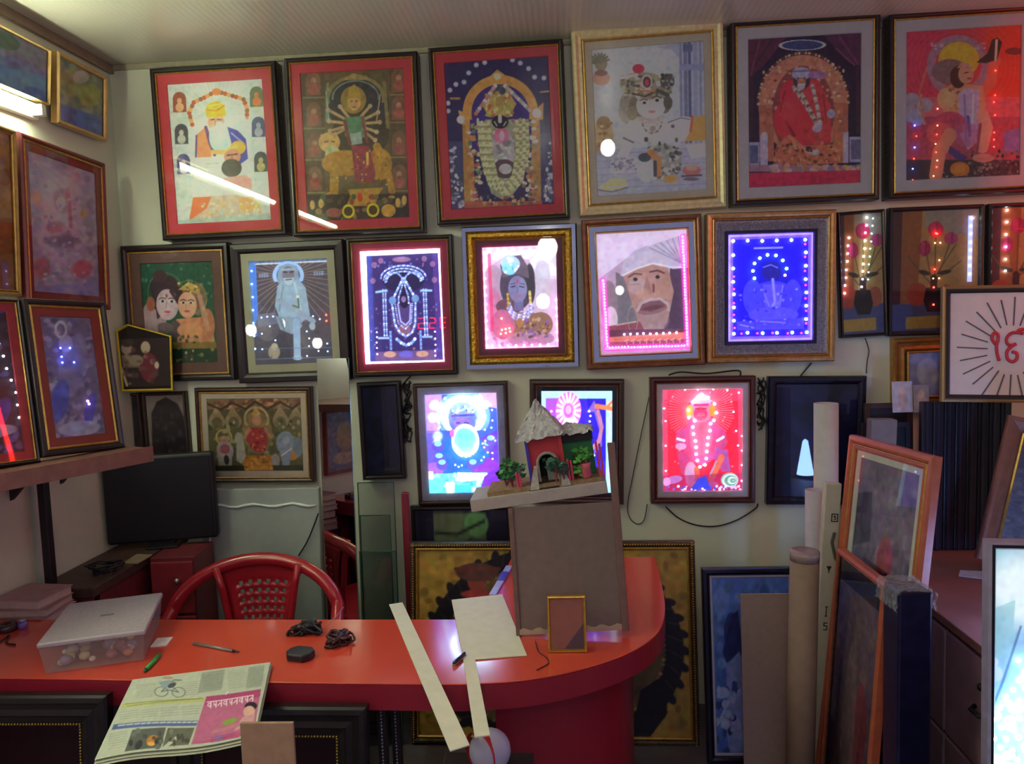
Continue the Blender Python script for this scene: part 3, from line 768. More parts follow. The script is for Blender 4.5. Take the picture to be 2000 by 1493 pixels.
# ---------- middle row
def paint_couple():
    p = PT(2.872, [(790, 215), (1195, 190), (1215, 745), (815, 757)], '23513e')
    p.D(40, 800, 200, 1200, 420, 9, ['2f6a4e', '1c4034', '3a7858', '487a68'])
    p.ringe(930, 370, 100, 110, 5, '6a8a60', .7); p.ringe(1065, 390, 95, 90, 5, '8a8a50', .7)
    p.E(860, 520, 70, 110, 'a68a90'); p.P([(985, 510), (1180, 490), (1200, 650), (990, 660)], 'c08a66'); p.E(1160, 540, 40, 90, 'b57a58')
    p.E(925, 340, 82, 68, '3b2a32'); p.E(900, 280, 40, 34, '453038'); p.E(880, 430, 30, 80, '3a2c34'); p.E(938, 432, 62, 84, 'bca6ae'); p.L([(960, 360), (1000, 420)], 18, '3b2a32')
    p.E(938, 432, 40, 60, 'cabac0', 0, .6, 24); p.E(912, 414, 16, 7, 'e4dce0'); p.E(912, 414, 8, 7, '2c2028'); p.E(964, 414, 17, 7, 'e4dce0'); p.E(964, 414, 8, 7, '2c2028'); p.L([(893, 402), (910, 395), (930, 400)], 5, '43303a'); p.L([(946, 400), (966, 395), (984, 402)], 5, '43303a'); p.E(937, 471, 19, 7, 'b85068'); p.L([(935, 415), (932, 448)], 5, 'a08890'); p.E(935, 385, 6, 10, 'b04848')
    p.E(1065, 395, 78, 72, '35242a'); p.E(1110, 400, 50, 90, 'a8846c', 0, .6); p.E(1050, 432, 52, 72, 'cc9c80'); p.P([(1000, 350), (1060, 305), (1120, 330), (1125, 380), (1060, 355)], 'b89c5c'); p.D(16, 1000, 310, 1125, 370, 7, ['d8c080', '8a6a3a'])
    p.E(1046, 436, 34, 52, 'd8ae94', 0, .6, 22); p.E(1028, 420, 14, 6, 'e8dcd4'); p.E(1028, 420, 7, 6, '2c1c20'); p.E(1070, 420, 14, 6, 'e8dcd4'); p.E(1070, 420, 7, 6, '2c1c20'); p.L([(1012, 408), (1028, 402), (1044, 408)], 5, '44282a'); p.L([(1056, 408), (1072, 402), (1088, 409)], 5, '44282a'); p.E(1047, 466, 16, 7, 'c0484c'); p.L([(1046, 425), (1042, 448)], 4, 'b4846c'); p.L([(1120, 380), (1160, 560)], 26, 'b89078')
    p.E(980, 565, 34, 46, '5a4a50'); p.E(920, 560, 50, 30, '6a5a60'); p.E(1060, 570, 70, 40, 'c8946c')
    p.P([(815, 640), (1205, 630), (1208, 670), (815, 680)], '86703a'); p.P([(815, 675), (1210, 668), (1214, 745), (815, 757)], '22402e')
    p.D(60, 820, 600, 1200, 740, 9, ['3f6a44', '8a7a50', '2a4a34', 'a89a78', '6a3c3c'])
    p.L([(860, 470), (870, 600)], 30, 'a89098'); p.E(845, 430, 24, 40, 'a0624a')
    return p.noise(2, .07)
m_brown = mat('brown_mat_board', '75544c', .6, var=.08)
picture('framed_print', 'brown-matted print of a couple with crowned heads together, leftmost of the middle row', [(234, 480), (446, 473), (456, 742), (250, 748)],
        mats=[(20, m_brown)], mould=13, lip=0, bands=[(4, m_gold, 'gold_fillet', [(0, .016), (.1, .008), (.8, .008), (1, .016)])], paint=paint_couple(), group='framed pictures of the middle row', gain=1.5)

cl = thing('cone_lamp', 'glowing blue-white cone lamp on the brown cabinet', 'lamp', (1.28, 1.99, .722))
MB().lathe([(.045, .012), (.042, .02), (.014, .19), (.006, .20)], 20).build('cone', glow('cone_glow', '88b0ff', 55), cl, True)
MB().lathe([(.06, 0), (.06, .011), (.02, .0115)], 20).build('lamp_base', mat('socket_black', '201c20', .4), cl, True)

def paint_seated_saint():
    p = PT(4.167, [(205, 298), (830, 295), (825, 1125), (230, 1135)], '4c4854')
    p.B(205, 290, 262, 1140, '4a7cd0'); p.B(205, 290, 232, 1140, '7aa8f0', .7); p.B(205, 290, 830, 316, '3f66a0')
    p.L([(250, 322), (826, 320)], 11, 'dcecff')
    p.rays(520, 420, 120, 420, 44, 5, 'a8887c', .8)
    p.B(205, 290, 262, 1140, '4a7cd0', .75)
    for x0, x1 in ((280, 355), (715, 795)):
        p.L([(x0, 402), (x1, 400)], 5, '98a8c8')
        for k in range(4):
            p.L([(x0 + 8 + k * 20, 402), (x0 + 8 + k * 20, 428)], 7, '8a9cc4'); p.L([(x0 + 10 + k * 20, 424), (x0 + 20 + k * 20, 414)], 6, '8a9cc4')
    p.P([(205, 900), (830, 860), (830, 1125), (230, 1135)], '45434e')
    p.E(330, 830, 95, 110, '595560'); p.P([(255, 725), (400, 710), (420, 800), (260, 830)], '6a6c7c'); p.E(700, 900, 130, 120, '504c56')
    p.ringe(515, 420, 108, 98, 30, '9cc0f4', 1, 470)
    p.P([(430, 400), (445, 350), (515, 325), (590, 350), (605, 470), (430, 480)], '8499ae')
    p.P([(425, 500), (460, 460), (600, 460), (645, 520), (668, 740), (600, 800), (430, 760), (398, 660)], '8ea6ba'); p.L([(560, 480), (610, 760)], 16, 'a4b8c8'); p.L([(470, 500), (430, 700)], 12, '76899c')
    p.E(515, 410, 48, 62, '74707e'); p.L([(480, 392), (505, 396)], 9, '302c38'); p.L([(530, 396), (558, 392)], 9, '302c38'); p.P([(470, 440), (560, 440), (540, 490), (515, 498), (490, 488)], 'a8bac8'); p.L([(495, 455), (540, 452)], 9, '4a4450'); p.L([(465, 375), (568, 372)], 16, '96a8ba')
    p.L([(440, 620), (540, 690), (690, 790)], 40, '8da0b2'); p.L([(580, 580), (585, 680), (540, 660)], 14, '5c6c60'); p.E(580, 590, 12, 12, 'c8e0d0')
    p.P([(398, 740), (590, 760), (604, 830), (560, 870), (520, 890), (430, 850)], '8293a6'); p.L([(430, 760), (460, 850)], 10, '6a7a8c'); p.L([(560, 790), (555, 950), (552, 1070)], 54, '90aac8'); p.E(553, 1082, 36, 17, '98b4d0'); p.E(680, 830, 24, 32, '9aa8b4')
    p.E(375, 1030, 46, 56, '948c78'); p.E(380, 985, 26, 28, 'aca48c'); p.L([(355, 1060), (350, 1075)], 10, '6a6458'); 
    p.L([(240, 1085), (820, 1080)], 5, '6a7a9c'); p.L([(260, 1000), (820, 1005)], 4, '6a7a9c'); p.L([(700, 1100), (820, 1095)], 5, '8aa0d8')
    return p.noise(2, .05)
P = picture('lit_picture', 'cream-matted lit picture of a pale seated saint with a ring halo', [(452, 477), (672, 467), (682, 742), (461, 750)],
        mats=[(16, mat('pale_green_mat', 'c3c3a4', .7, var=.04))], mould=20, lip=0, depth=.055, paint=paint_seated_saint(), gain=1.5, emit=.30, group='framed pictures of the middle row', tilt=.5)
glow_dots(P, [(285, 750), (330, 745), (380, 745), (285, 880), (385, 940), (280, 1010), (635, 870), (655, 930), (650, 990), (720, 1035), (790, 975), (790, 1035), (630, 1070), (350, 825), (695, 750), (745, 775)], .0035, glow('led_pale_blue', '9cc4ff', 6.5))
glow_dots(P, [(795, 745), (795, 792)], .004, gl_red, 'red_glow_dots')
leds(P, [(222, 370 + k * 106) for k in range(7)], .0042, glow('led_sky', '7fb0ff', 7.8))

def paint_bead_deity():
    p = PT(4.167, [(1100, 245), (1757, 230), (1760, 1095), (1118, 1105)], 'eef4ff')
    p.P([(1152, 282), (1738, 266), (1744, 1078), (1158, 1085)], '37286a'); p.P([(1152, 282), (1200, 280), (1200, 1085), (1158, 1085)], '3a4cb0', .6); p.P([(1690, 270), (1738, 266), (1744, 1078), (1700, 1080)], '5a3c9c', .6)
    p.D(90, 1170, 290, 1730, 1070, 9, ['7a5a94', '5a4a9c', 'a87a8a', '5c7ad0'], .8)
    for x, y in ((1215, 350), (1270, 320), (1625, 310), (1690, 350), (1200, 470), (1700, 470)):
        p.E(x, y, 22, 22, 'a8749a', 0, .7)
    p.E(1440, 312, 75, 20, 'a8789c', 0, .8)
    p.E(1450, 470, 170, 90, '241c48'); p.E(1450, 760, 110, 140, '54407c', 0, .8); p.E(1450, 620, 40, 60, '1e1838'); p.E(1445, 840, 50, 40, 'a06a70', 0, .7)
    p.P([(1200, 1010), (1700, 1000), (1690, 1080), (1200, 1085)], '7a5a8c', .8); p.E(1320, 1030, 50, 24, 'c89a8a'); p.E(1580, 1030, 50, 24, 'c89a8a'); p.E(1450, 1030, 60, 26, '6a60c8')
    dot = ['a8c4ff', '7c9cf0', 'c8d8ff']
    for dy in (0, 22, 44):
        p.chain(arc(1450, 450 + dy * .6, 182 - dy, 92 - dy * .4, 180, 360, 40), 13, 7, dot)
    p.chain(arc(1372, 480, 70, 70, 180, 360), 14, 7, dot); p.chain(arc(1528, 480, 70, 70, 180, 360), 14, 7, dot)
    for x in (1280, 1300, 1608, 1628):
        p.chain([(x, 540), (x, 900)], 15, 7, dot)
    p.L([(1225, 555), (1310, 545)], 16, '9cd0e8'); p.L([(1590, 548), (1672, 550)], 16, '9cd0e8'); p.L([(1235, 905), (1310, 905)], 16, '9cc4f0'); p.L([(1590, 900), (1660, 900)], 16, '9cc4f0')
    p.chain([(1445, 455), (1350, 625)], 17, 10, dot); p.chain([(1455, 455), (1545, 615)], 17, 10, dot)
    p.chain([(1448, 480), (1405, 600), (1405, 650)], 15, 7, dot); p.chain([(1452, 480), (1485, 600), (1485, 650)], 15, 7, dot)
    p.chain([(1350, 650), (1368, 800), (1405, 865), (1455, 895), (1505, 865), (1532, 800), (1540, 640)], 15, 9, dot); p.chain([(1375, 650), (1395, 790), (1450, 840), (1500, 790), (1515, 640)], 16, 6, dot)
    p.L([(1398, 650), (1415, 780), (1455, 808), (1490, 775), (1500, 650)], 12, 'b0b4f0')
    p.E(1355, 620, 30, 30, '6a90c8'); p.E(1540, 608, 30, 30, '6a90c8'); p.E(1445, 612, 20, 24, '8a70a8')
    p.chain([(1380, 915), (1415, 945), (1455, 962), (1500, 945), (1525, 915)], 22, 13, dot)
    for x in (1330, 1572):
        p.chain([(x, 860), (x, 1000)], 16, 10, ['8cacf0', '6a8ae0'])
    return p.noise(2, .05).boost(.86, 2.4)
P = picture('lit_picture', 'red-matted lit picture of a deity drawn in beads with white glowing edges', [(677, 466), (887, 457), (889, 732), (686, 738)],
        mats=[(15, mat('crimson_mat_board', 'b03a58', .7, var=.05))], mould=9, lip=2, depth=.055, paint=paint_bead_deity(), gain=1.0, emit=.95, group='framed pictures of the middle row')
glow_dots(P, [(1215, 862), (1215, 900), (1215, 940), (1215, 985), (1215, 1030), (1690, 865), (1690, 915), (1690, 965), (1690, 1010), (1690, 1050)], .003, gl_white)

m_mirror = mat('mirror_strip', 'c8d0d4', .06, 1.0, var=.03)
m_goldor = mat('ornate_gold', 'b89238', .3, .9, var=.4, scale=90, bump=.8, bscale=160)
m_maroon = mat('maroon_moulding', '6e2a2c', .4, var=.15)
def paint_blue_prince():
    p = PT(3.846, [(245, 345), (810, 300), (812, 1080), (248, 1080)], 'cdb4d0')
    p.P([(245, 330), (810, 290), (810, 560), (660, 560), (600, 420), (420, 400), (245, 520)], 'ded6ec'); p.E(330, 620, 90, 150, 'a890a8', 0, .7); p.E(330, 820, 60, 180, 'c06a9c', 0, .6)
    p.E(500, 620, 125, 175, '51475c'); p.E(605, 600, 40, 150, '403c46'); p.E(700, 560, 60, 140, 'c4c0d0', 0, .7)
    p.E(440, 770, 100, 60, '6a4c5c'); p.E(560, 910, 200, 100, '8c6c60'); p.E(390, 900, 90, 110, 'b06a94'); p.E(680, 900, 90, 90, '8f6a58'); p.E(600, 1010, 180, 60, 'a8809c')
    p.B(480, 720, 550, 800, '6f6d98'); p.E(510, 640, 72, 98, '807eaa'); p.E(545, 620, 30, 60, '8e8cb4', 0, .7)
    p.L([(460, 625), (490, 620)], 9, '3c3858'); p.L([(525, 620), (555, 626)], 9, '3c3858'); p.L([(455, 605), (490, 598)], 6, '4a4464'); p.L([(525, 598), (560, 604)], 6, '4a4464'); p.E(508, 692, 26, 8, 'a06a88'); p.L([(508, 625), (504, 665)], 7, '6c6a96'); p.E(508, 585, 7, 16, 'c05060')
    p.P([(400, 560), (380, 470), (440, 400), (540, 390), (590, 470), (600, 560), (510, 530)], '6a5c6c'); p.E(460, 455, 72, 58, 'b0d8ff'); p.E(450, 495, 54, 42, '8fdcff'); p.D(12, 400, 400, 540, 520, 10, ['d8f0ff', '7cb0e0'])
    for k in range(3):
        p.chain([(445 - k * 8, 745 + k * 18), (470, 810 + k * 22), (520, 835 + k * 20), (580, 810 + k * 22), (612 + k * 8, 740 + k * 18)], 15, 9, ['b8b4e8', '8c8cd0', 'd8d4f4'])
    p.chain([(432, 680), (436, 760)], 16, 10, ['c8a84a', 'a88a40']); p.chain([(600, 660), (604, 740)], 16, 11, ['c8b060', 'e0d090'])
    p.D(60, 500, 860, 740, 1000, 12, ['a07a50', '6c4c48', 'b89a80', '84609c']); p.E(520, 890, 26, 36, 'a87a50'); p.D(20, 300, 1000, 700, 1060, 14, ['d890c0', 'b878a8'])
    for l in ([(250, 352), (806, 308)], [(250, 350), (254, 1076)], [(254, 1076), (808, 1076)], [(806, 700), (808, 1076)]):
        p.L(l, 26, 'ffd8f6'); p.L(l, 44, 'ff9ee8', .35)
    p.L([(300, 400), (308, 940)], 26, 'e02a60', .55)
    return p.noise(2, .05).boost(.86, 1.5)
P = picture('lit_picture', 'pink-lit picture of a blue-faced prince in a mirror and gold frame', [(901, 444), (1126, 433), (1133, 719), (906, 723)],
        mould=11, lip=0, frame=m_mirror, prof=[(0, .02), (.25, .002), (.9, .002), (1, .008)], depth=.06,
        bands=[(14, m_goldor, 'ornate_gold_band', [(0, .01), (.3, -.002), (.7, -.002), (1, .01)]), (4, m_gold, 'gold_fillet', [(0, .01), (.5, .004), (1, .014)])],
        mats=[(12, mat('plum_mat_board', '7a3a44', .7, var=.05))], paint=paint_blue_prince(), gain=1.0, emit=.85, group='framed pictures of the middle row', tilt=-.4)
leds(P, [(262, 380 + k * 62) for k in range(12)] + [(300 + k * 62, 1062) for k in range(8)] + [(800, 720 + k * 62) for k in range(6)] + [(300 + k * 62, 356 - k * 5) for k in range(8)], .0042, glow('led_pink', 'ffb0ee', 13))
leds(P, [(378, 940), (408, 936), (436, 932), (370, 970), (406, 966), (440, 958), (380, 860)], .0042, glow('led_orange', 'ff7048', 20.8))

def paint_turban_face():
    p = PT(3.846, [(1110, 240), (1740, 195), (1745, 1070), (1120, 1080)], 'b8a0bc')
    p.P([(1110, 240), (1740, 195), (1740, 300), (1450, 320), (1300, 420), (1110, 560)], 'd8c8e4'); p.P([(1240, 500), (1360, 560), (1420, 900), (1240, 900)], '77707c'); p.E(1190, 720, 60, 160, '8c7a88')
    p.P([(1620, 460), (1745, 420), (1745, 960), (1560, 940)], '524058')
    p.P([(1290, 520), (1460, 440), (1600, 470), (1640, 640), (1590, 860), (1500, 920), (1400, 880), (1340, 700)], 'ac8580')
    p.E(1440, 560, 90, 60, 'b08a84'); p.E(1570, 560, 50, 80, 'a88078'); p.E(1390, 600, 70, 60, 'b6a0b0', 0, .6); p.E(1470, 680, 50, 70, 'b48c88')
    p.L([(1330, 535), (1370, 512), (1420, 518)], 11, '6a4c50'); p.L([(1480, 500), (1530, 490), (1575, 508)], 12, '5c3c44'); p.E(1372, 552, 36, 14, 'a89498'); p.E(1376, 552, 15, 13, '3c2c34'); p.E(1528, 536, 38, 15, 'a89094'); p.E(1530, 536, 15, 13, '38282e'); p.L([(1400, 585), (1340, 590)], 8, '94706c', .7); p.P([(1455, 520), (1490, 650), (1440, 668), (1425, 640)], 'a07874'); p.L([(1500, 590), (1500, 640)], 14, '7c4c50')
    p.E(1495, 845, 100, 75, 'a2868c', 0, 1, 30); p.E(1490, 745, 112, 50, '7c5660', -12, 1, 14); p.L([(1385, 770), (1410, 720), (1470, 695), (1545, 690), (1595, 725), (1600, 770)], 22, 'b4a0a8'); p.L([(1400, 780), (1480, 790), (1585, 752)], 14, '8c6a72'); p.E(1490, 752, 70, 16, '6a4450', -10, 1, 8); p.E(1420, 660, 50, 40, 'bc948c', 0, .6, 26); p.E(1560, 640, 40, 40, 'b48c84', 0, .6, 26)
    p.P([(1270, 530), (1300, 420), (1380, 350), (1500, 310), (1740, 225), (1740, 470), (1640, 480), (1500, 445), (1380, 480)], 'bdb4cc')
    for k in range(6):
        p.L([(1700, 440), (1480 + k * 40, 330 - k * 16)], 8, '8c80a4', .8)
    p.L([(1290, 525), (1390, 475), (1500, 440), (1640, 470), (1740, 462)], 12, 'd8d4e4')
    p.E(1200, 830, 46, 90, 'cdbfd0'); p.P([(1160, 880), (1400, 850), (1440, 930), (1160, 940)], '8c4c5c'); p.L([(1240, 870), (1370, 850)], 10, 'b8a8a8'); p.ringe(1350, 830, 34, 90, 7, 'a89aa0', .8)
    p.B(1180, 905, 1700, 960, '6a3c50'); p.P([(1170, 955), (1720, 930), (1720, 985), (1170, 1000)], 'd47a70'); p.P([(1170, 990), (1720, 980), (1720, 1040), (1170, 1050)], '94506c')
    for k in range(9):
        x = 1290 + k * 46
        p.L([(x, 985), (x + 22, 975)], 9, 'e8a8a0'); p.L([(x + 14, 975), (x + 14, 1003)], 7, 'd8989c')
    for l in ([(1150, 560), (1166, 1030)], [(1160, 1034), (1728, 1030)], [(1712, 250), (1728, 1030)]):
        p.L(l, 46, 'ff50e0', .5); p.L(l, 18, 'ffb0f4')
    return p.noise(2, .05)
m_walnut = mat('walnut_gold_moulding', '7a4c38', .3, .3, var=.3, scale=40)
P = picture('lit_picture', 'pink-lit close-up of a turbaned bearded face in a stepped walnut and gold frame', [(1140, 432), (1373, 414), (1376, 715), (1143, 721)],
        mould=11, lip=3, frame=m_walnut, depth=.06, bands=[(10, m_mirror, 'mirror_band', [(0, .008), (1, .008)]), (4, m_gold, 'gold_fillet', [(0, .008), (.5, .001), (1, .014)])],
        paint=paint_turban_face(), gain=1.0, emit=.7, group='framed pictures of the middle row', tilt=-.3)
glow_dots(P, along([(1150, 560), (1166, 1030), (1728, 1030)], 22) + along([(1712, 250), (1728, 1030)], 22), .0034, glow('led_magenta', 'ff70e8', 13))
leds(P, [(1285 + k * 46, 938) for k in range(9)], .0045, glow('led_ice', 'c8dcff', 13))

m_copper = mat('copper_gold_moulding', 'b98c5e', .35, .6, var=.2, scale=50)
m_sand = mat('textured_silver_band', 'a093a0', .35, .6, var=.3, scale=120, bump=.9, bscale=190)
def paint_blue_led():
    p = PT(3.03, [(260, 225), (765, 210), (750, 880), (245, 885)], '1408e6', 1.5)
    p.L([(265, 232), (760, 216), (745, 874), (250, 880), (265, 232)], 50, '7a5cf8', .6); p.L([(265, 232), (760, 216), (745, 874), (250, 880), (265, 232)], 18, 'b090ff', .6)
    p.P([(310, 290), (690, 280), (690, 800), (310, 810)], '1206d0')
    p.L([(415, 308), (580, 304)], 10, '7070ff'); p.E(520, 470, 100, 110, '0c0890'); p.E(515, 450, 55, 60, '14106c'); p.L([(465, 425), (510, 410), (550, 428)], 6, '5454d0')
    p.E(520, 640, 160, 130, '2a22a8'); p.E(400, 610, 60, 110, '2c28b0'); p.E(640, 600, 50, 100, '2c26b4'); p.P([(460, 530), (580, 530), (560, 720), (520, 740), (470, 660)], '3c34b8'); p.L([(520, 500), (530, 640), (500, 700), (545, 700)], 16, '5c58d8'); p.L([(460, 560), (500, 680), (560, 640), (580, 540)], 6, '5450d8')
    p.E(520, 720, 150, 50, '3830c0'); p.P([(300, 760), (700, 740), (700, 810), (300, 815)], '3028a0'); p.L([(320, 780), (400, 800)], 8, '6058d8'); p.L([(440, 760), (600, 770)], 8, '5850d0'); p.D(40, 320, 560, 690, 800, 8, ['4a44d0', '201c90', '5c58e0'])
    return p.noise(2, .06)
P = picture('lit_picture', 'deep blue lit picture ringed by white and red lights in a gold textured frame', [(1379, 417), (1636, 408), (1631, 706), (1383, 710)],
        mould=12, lip=3, frame=m_copper, depth=.06, bands=[(19, m_sand, 'textured_band', [(0, .004), (.1, .008), (.9, .012), (1, .012)]), (8, mat('navy_moulding', '1a1648', .3), 'inner_frame', [(0, .012), (.1, .004), (.8, .004), (1, .016)])],
        paint=paint_blue_led(), gain=1.0, emit=2.2, group='framed pictures of the middle row')
W = [(x, 262 - (x - 285) * .02) for x in (287, 375, 462, 550, 635, 720)] + [(284 - k * .6, 347 + k * 82) for k in range(7)] + [(720 - k * .5, 332 + k * 84) for k in range(7)] + [(360, 835), (452, 835), (540, 835), (632, 834)]
leds(P, W, .0062, glow('led_white_blue', 'b8e0ff', 31.2))
leds(P, [(410, 490), (403, 445), (412, 400), (445, 365), (490, 347), (543, 350), (583, 380), (602, 430)], .0062, glow('led_cyan', '90f0ff', 23.4))
leds(P, [(595, 475)], .0055, gl_warm)
leds(P, [(716, 280), (716, 362), (716, 450), (716, 535), (716, 620), (716, 700), (716, 780), (325, 838), (420, 838), (512, 838), (605, 838), (685, 838), (284, 480), (284, 560), (282, 645), (282, 720), (282, 800)], .004, glow('led_crimson', 'ff2060', 15.6))

def paint_tulips(quad, dx=0, dim=1):
    p = PT(3.03, quad, 'b2905c')
    x0 = quad[0][0]; x1 = quad[1][0]
    p.P([(x0, 90), (x0 + (x1 - x0) * .35, 90), (x0 + (x1 - x0) * .3, 660), (x0, 680)], 'a0603c'); p.P([(x0, 90), (x0 + (x1 - x0) * .12, 90), (x0 + (x1 - x0) * .1, 680), (x0, 680)], '5c3038'); p.P([(x0 + (x1 - x0) * .38, 90), (x1, 80), (x1, 260), (x0 + (x1 - x0) * .38, 200)], 'a39688')
    o = dx
    p.P([(x0, 660), (x1, 640), (x1, 830), (x0, 830)], '55587e'); p.E(1390 + o, 600, 60, 70, 'b04a3a'); p.E(1560 + o, 600, 40, 60, 'a85a44')
    for a, b in (((1490, 560), (1492, 230)), ((1480, 560), (1435, 330)), ((1495, 540), (1580, 270)), ((1490, 520), (1640, 400)), ((1470, 540), (1330, 370)), ((1500, 480), (1610, 300))):
        p.L([(a[0] + o, a[1]), (b[0] + o, b[1])], 7, '6a6040')
    p.E(1430 + o, 470, 36, 14, '43362e', 15); p.E(1545 + o, 468, 40, 13, '43362e', -12)
    for x, y, a, b, c in ((1492, 212, 44, 46, 'b42858'), (1430, 325, 34, 46, 'a82e60'), (1580, 265, 40, 36, 'b0487c')):
        p.E(x + o, y, a, b, c); p.E(x + o - a * .3, y, a * .4, b * .9, 'c85078', 0, .6); p.L([(x + o + a * .2, y - b), (x + o + a * .1, y + b * .7)], 6, '80204c', .7)
    p.L([(1485 + o, 230), (1540 + o, 235)], 9, 'e04858', .8)
    p.P([(1440 + o, 560), (1530 + o, 560), (1545 + o, 640), (1525 + o, 705), (1450 + o, 705), (1425 + o, 640)], '2c1a24'); p.L([(1485 + o, 500), (1485 + o, 570)], 40, '38242a')
    p.P([(1325 + o, 735), (1560 + o, 725), (1560 + o, 800), (1325 + o, 808)], 'b29048')
    return p.noise(2, .05)
P = picture('tulip_picture', 'narrow tulip vase picture with three rows of glowing dots imitating reflected lights', [(1640, 415), (1733, 407), (1733, 656), (1640, 661)],
        mould=6, lip=0, depth=.035, paint=paint_tulips([(920, 120), (1180, 100), (1182, 820), (925, 825)], -430), gain=1.4, group='tulip vase pictures')
glow_dots(P, along([(975, 250), (937, 583)], 47), .0042, gl_white); glow_dots(P, along([(1090, 130), (1047, 550)], 46), .0042, gl_white); glow_dots(P, along([(1130, 133), (1085, 515)], 46), .003, glow('led_teal', '80c8e8', 15.6))  # glowing dots imitate rows of LEDs reflected in the glass
P = picture('tulip_picture', 'tulip vase picture with a bright bluish light strip along its right side', [(1737, 406), (1923, 398), (1922, 652), (1737, 657)],
        mould=8, lip=0, depth=.035, paint=paint_tulips([(1240, 110), (1740, 85), (1740, 820), (1240, 825)]), gain=1.4, group='tulip vase pictures')
leds(P, along([(1697, 142), (1690, 500)], 48), .0045, gl_white)
x, y, z = local(P, 1690, 320)
MB().box(x - .008, x + .008, y - .002, y, z - .13, z + .12).build('light_strip', glow('strip_violet', '9098ff', 1.6), P.root)
glow_dots(P, [(1490, 232), (1500, 235), (1490, 452), (1483, 560), (1485, 663)], .004, gl_red); glow_dots(P, [(1487, 290), (1518, 290), (1515, 395), (1480, 505), (1515, 503)], .003, gl_warm, 'warm_led_string')
P = picture('tulip_picture', 'tulip vase picture cut by the right edge, behind the white rayed board', [(1931, 398), (2115, 390), (2115, 646), (1931, 652)],
        mould=8, lip=0, depth=.035, paint=paint_tulips([(1815, 110), (2315, 85), (2315, 820), (1815, 825)], 480), gain=1.4, group='tulip vase pictures')
leds(P, along([(1902, 120), (1898, 480)], 72), .0042, gl_white)  # glowing dots in place of another reflected LED row

# ---------- lower row
def paint_three_seated():
    p = PT(3.11, [(148, 125), (715, 125), (708, 565), (135, 565)], '5c583c')
    p.B(140, 120, 720, 190, '8a6a50'); p.D(60, 150, 130, 710, 190, 12, ['a87a58', '6a5c3c', 'c09a70', '7a4a3c'])
    for x in (200, 300, 440, 585, 680):
        p.P([(x - 50, 260), (x, 165), (x + 50, 260)], 'a28e68'); p.E(x, 260, 48, 50, '948460'); p.E(x, 275, 32, 40, '6c6448')
    p.L([(140, 150), (230, 190), (300, 150), (380, 190), (440, 145), (510, 190), (590, 150), (660, 190), (715, 150)], 14, '4a4030')
    p.B(140, 300, 715, 500, '66643f', .7); p.D(90, 150, 260, 700, 480, 12, ['8a8a5a', '4a5034', '9c9c74', '7a7448'])
    p.E(440, 330, 90, 130, '8a7a4c'); p.ringe(440, 250, 70, 70, 14, 'b4a070', 1, 290); p.E(440, 255, 28, 34, 'bc9470'); p.P([(410, 225), (440, 185), (470, 225)], 'c0a458')
    p.P([(380, 300), (490, 300), (500, 390), (470, 450), (420, 450), (370, 380)], 'a84440'); p.L([(390, 310), (360, 360)], 20, 'b08a68'); p.L([(490, 310), (520, 360)], 20, 'b08a68'); p.D(16, 390, 310, 480, 440, 8, ['c87a50', '7c2c2c'])
    p.P([(345, 470), (520, 470), (530, 560), (330, 560)], 'b48230'); p.D(24, 345, 470, 520, 555, 9, ['d09c40', '8a5c24'])
    p.P([(310, 380), (350, 350), (360, 480), (330, 520), (300, 500)], 'a8a894'); p.E(325, 370, 26, 40, 'a4a48e')
    p.ringe(235, 360, 46, 46, 12, 'b49a58'); p.E(235, 375, 24, 28, 'b88a70'); p.E(235, 440, 52, 60, 'a89a98'); p.E(235, 430, 30, 30, '9c5c60'); p.P([(185, 470), (275, 470), (270, 545), (190, 540)], 'a09c98'); p.E(240, 495, 16, 30, '3c3434')
    p.ringe(610, 370, 40, 40, 10, '8c9aa0'); p.E(605, 400, 55, 70, '84909c'); p.E(610, 380, 22, 24, '9aa4ac'); p.E(640, 470, 36, 30, 'c08c44'); p.P([(570, 440), (640, 440), (620, 540), (580, 540)], '8a96a8'); p.E(680, 420, 30, 60, '74848c')
    p.L([(580, 470), (640, 430)], 8, 'c8d0d4'); p.E(540, 500, 26, 40, '9a9890')
    p.B(135, 530, 345, 570, '35371f'); p.B(520, 530, 715, 570, '383a24')
    return p.noise(2, .08)
m_dkbrown = mat('dark_brown_moulding', '3a2620', .35, var=.25, scale=30)
picture('framed_print', 'wide cream-matted print of three seated deities, lower left row', [(384, 759), (611, 756), (608, 943), (381, 944)],
        mats=[(12, m_cream)], mould=9, lip=2.5, frame=m_dkbrown, depth=.04, paint=paint_three_seated(), gain=1.6)

def paint_dark(zs, quad, base, cols, n=40, r=20):
    p = PT(zs, quad, base, 3)
    (x0, y0), (x1, y1) = quad[0], quad[2]
    p.D(n, x0, y0, x1, y1, r, cols, .5)
    return p.noise(3, .1)
picture('dark_framed_picture', 'black glossy framed picture behind the upright glass sheets', [(701, 748), (786, 745), (786, 936), (702, 940)], plane=3.08,
        mould=10, lip=0, depth=.04, paint=paint_dark(1, [(701, 748), (786, 745), (786, 936), (702, 940)], '1c1730', ['2a2350', '141024']), gain=1.0)

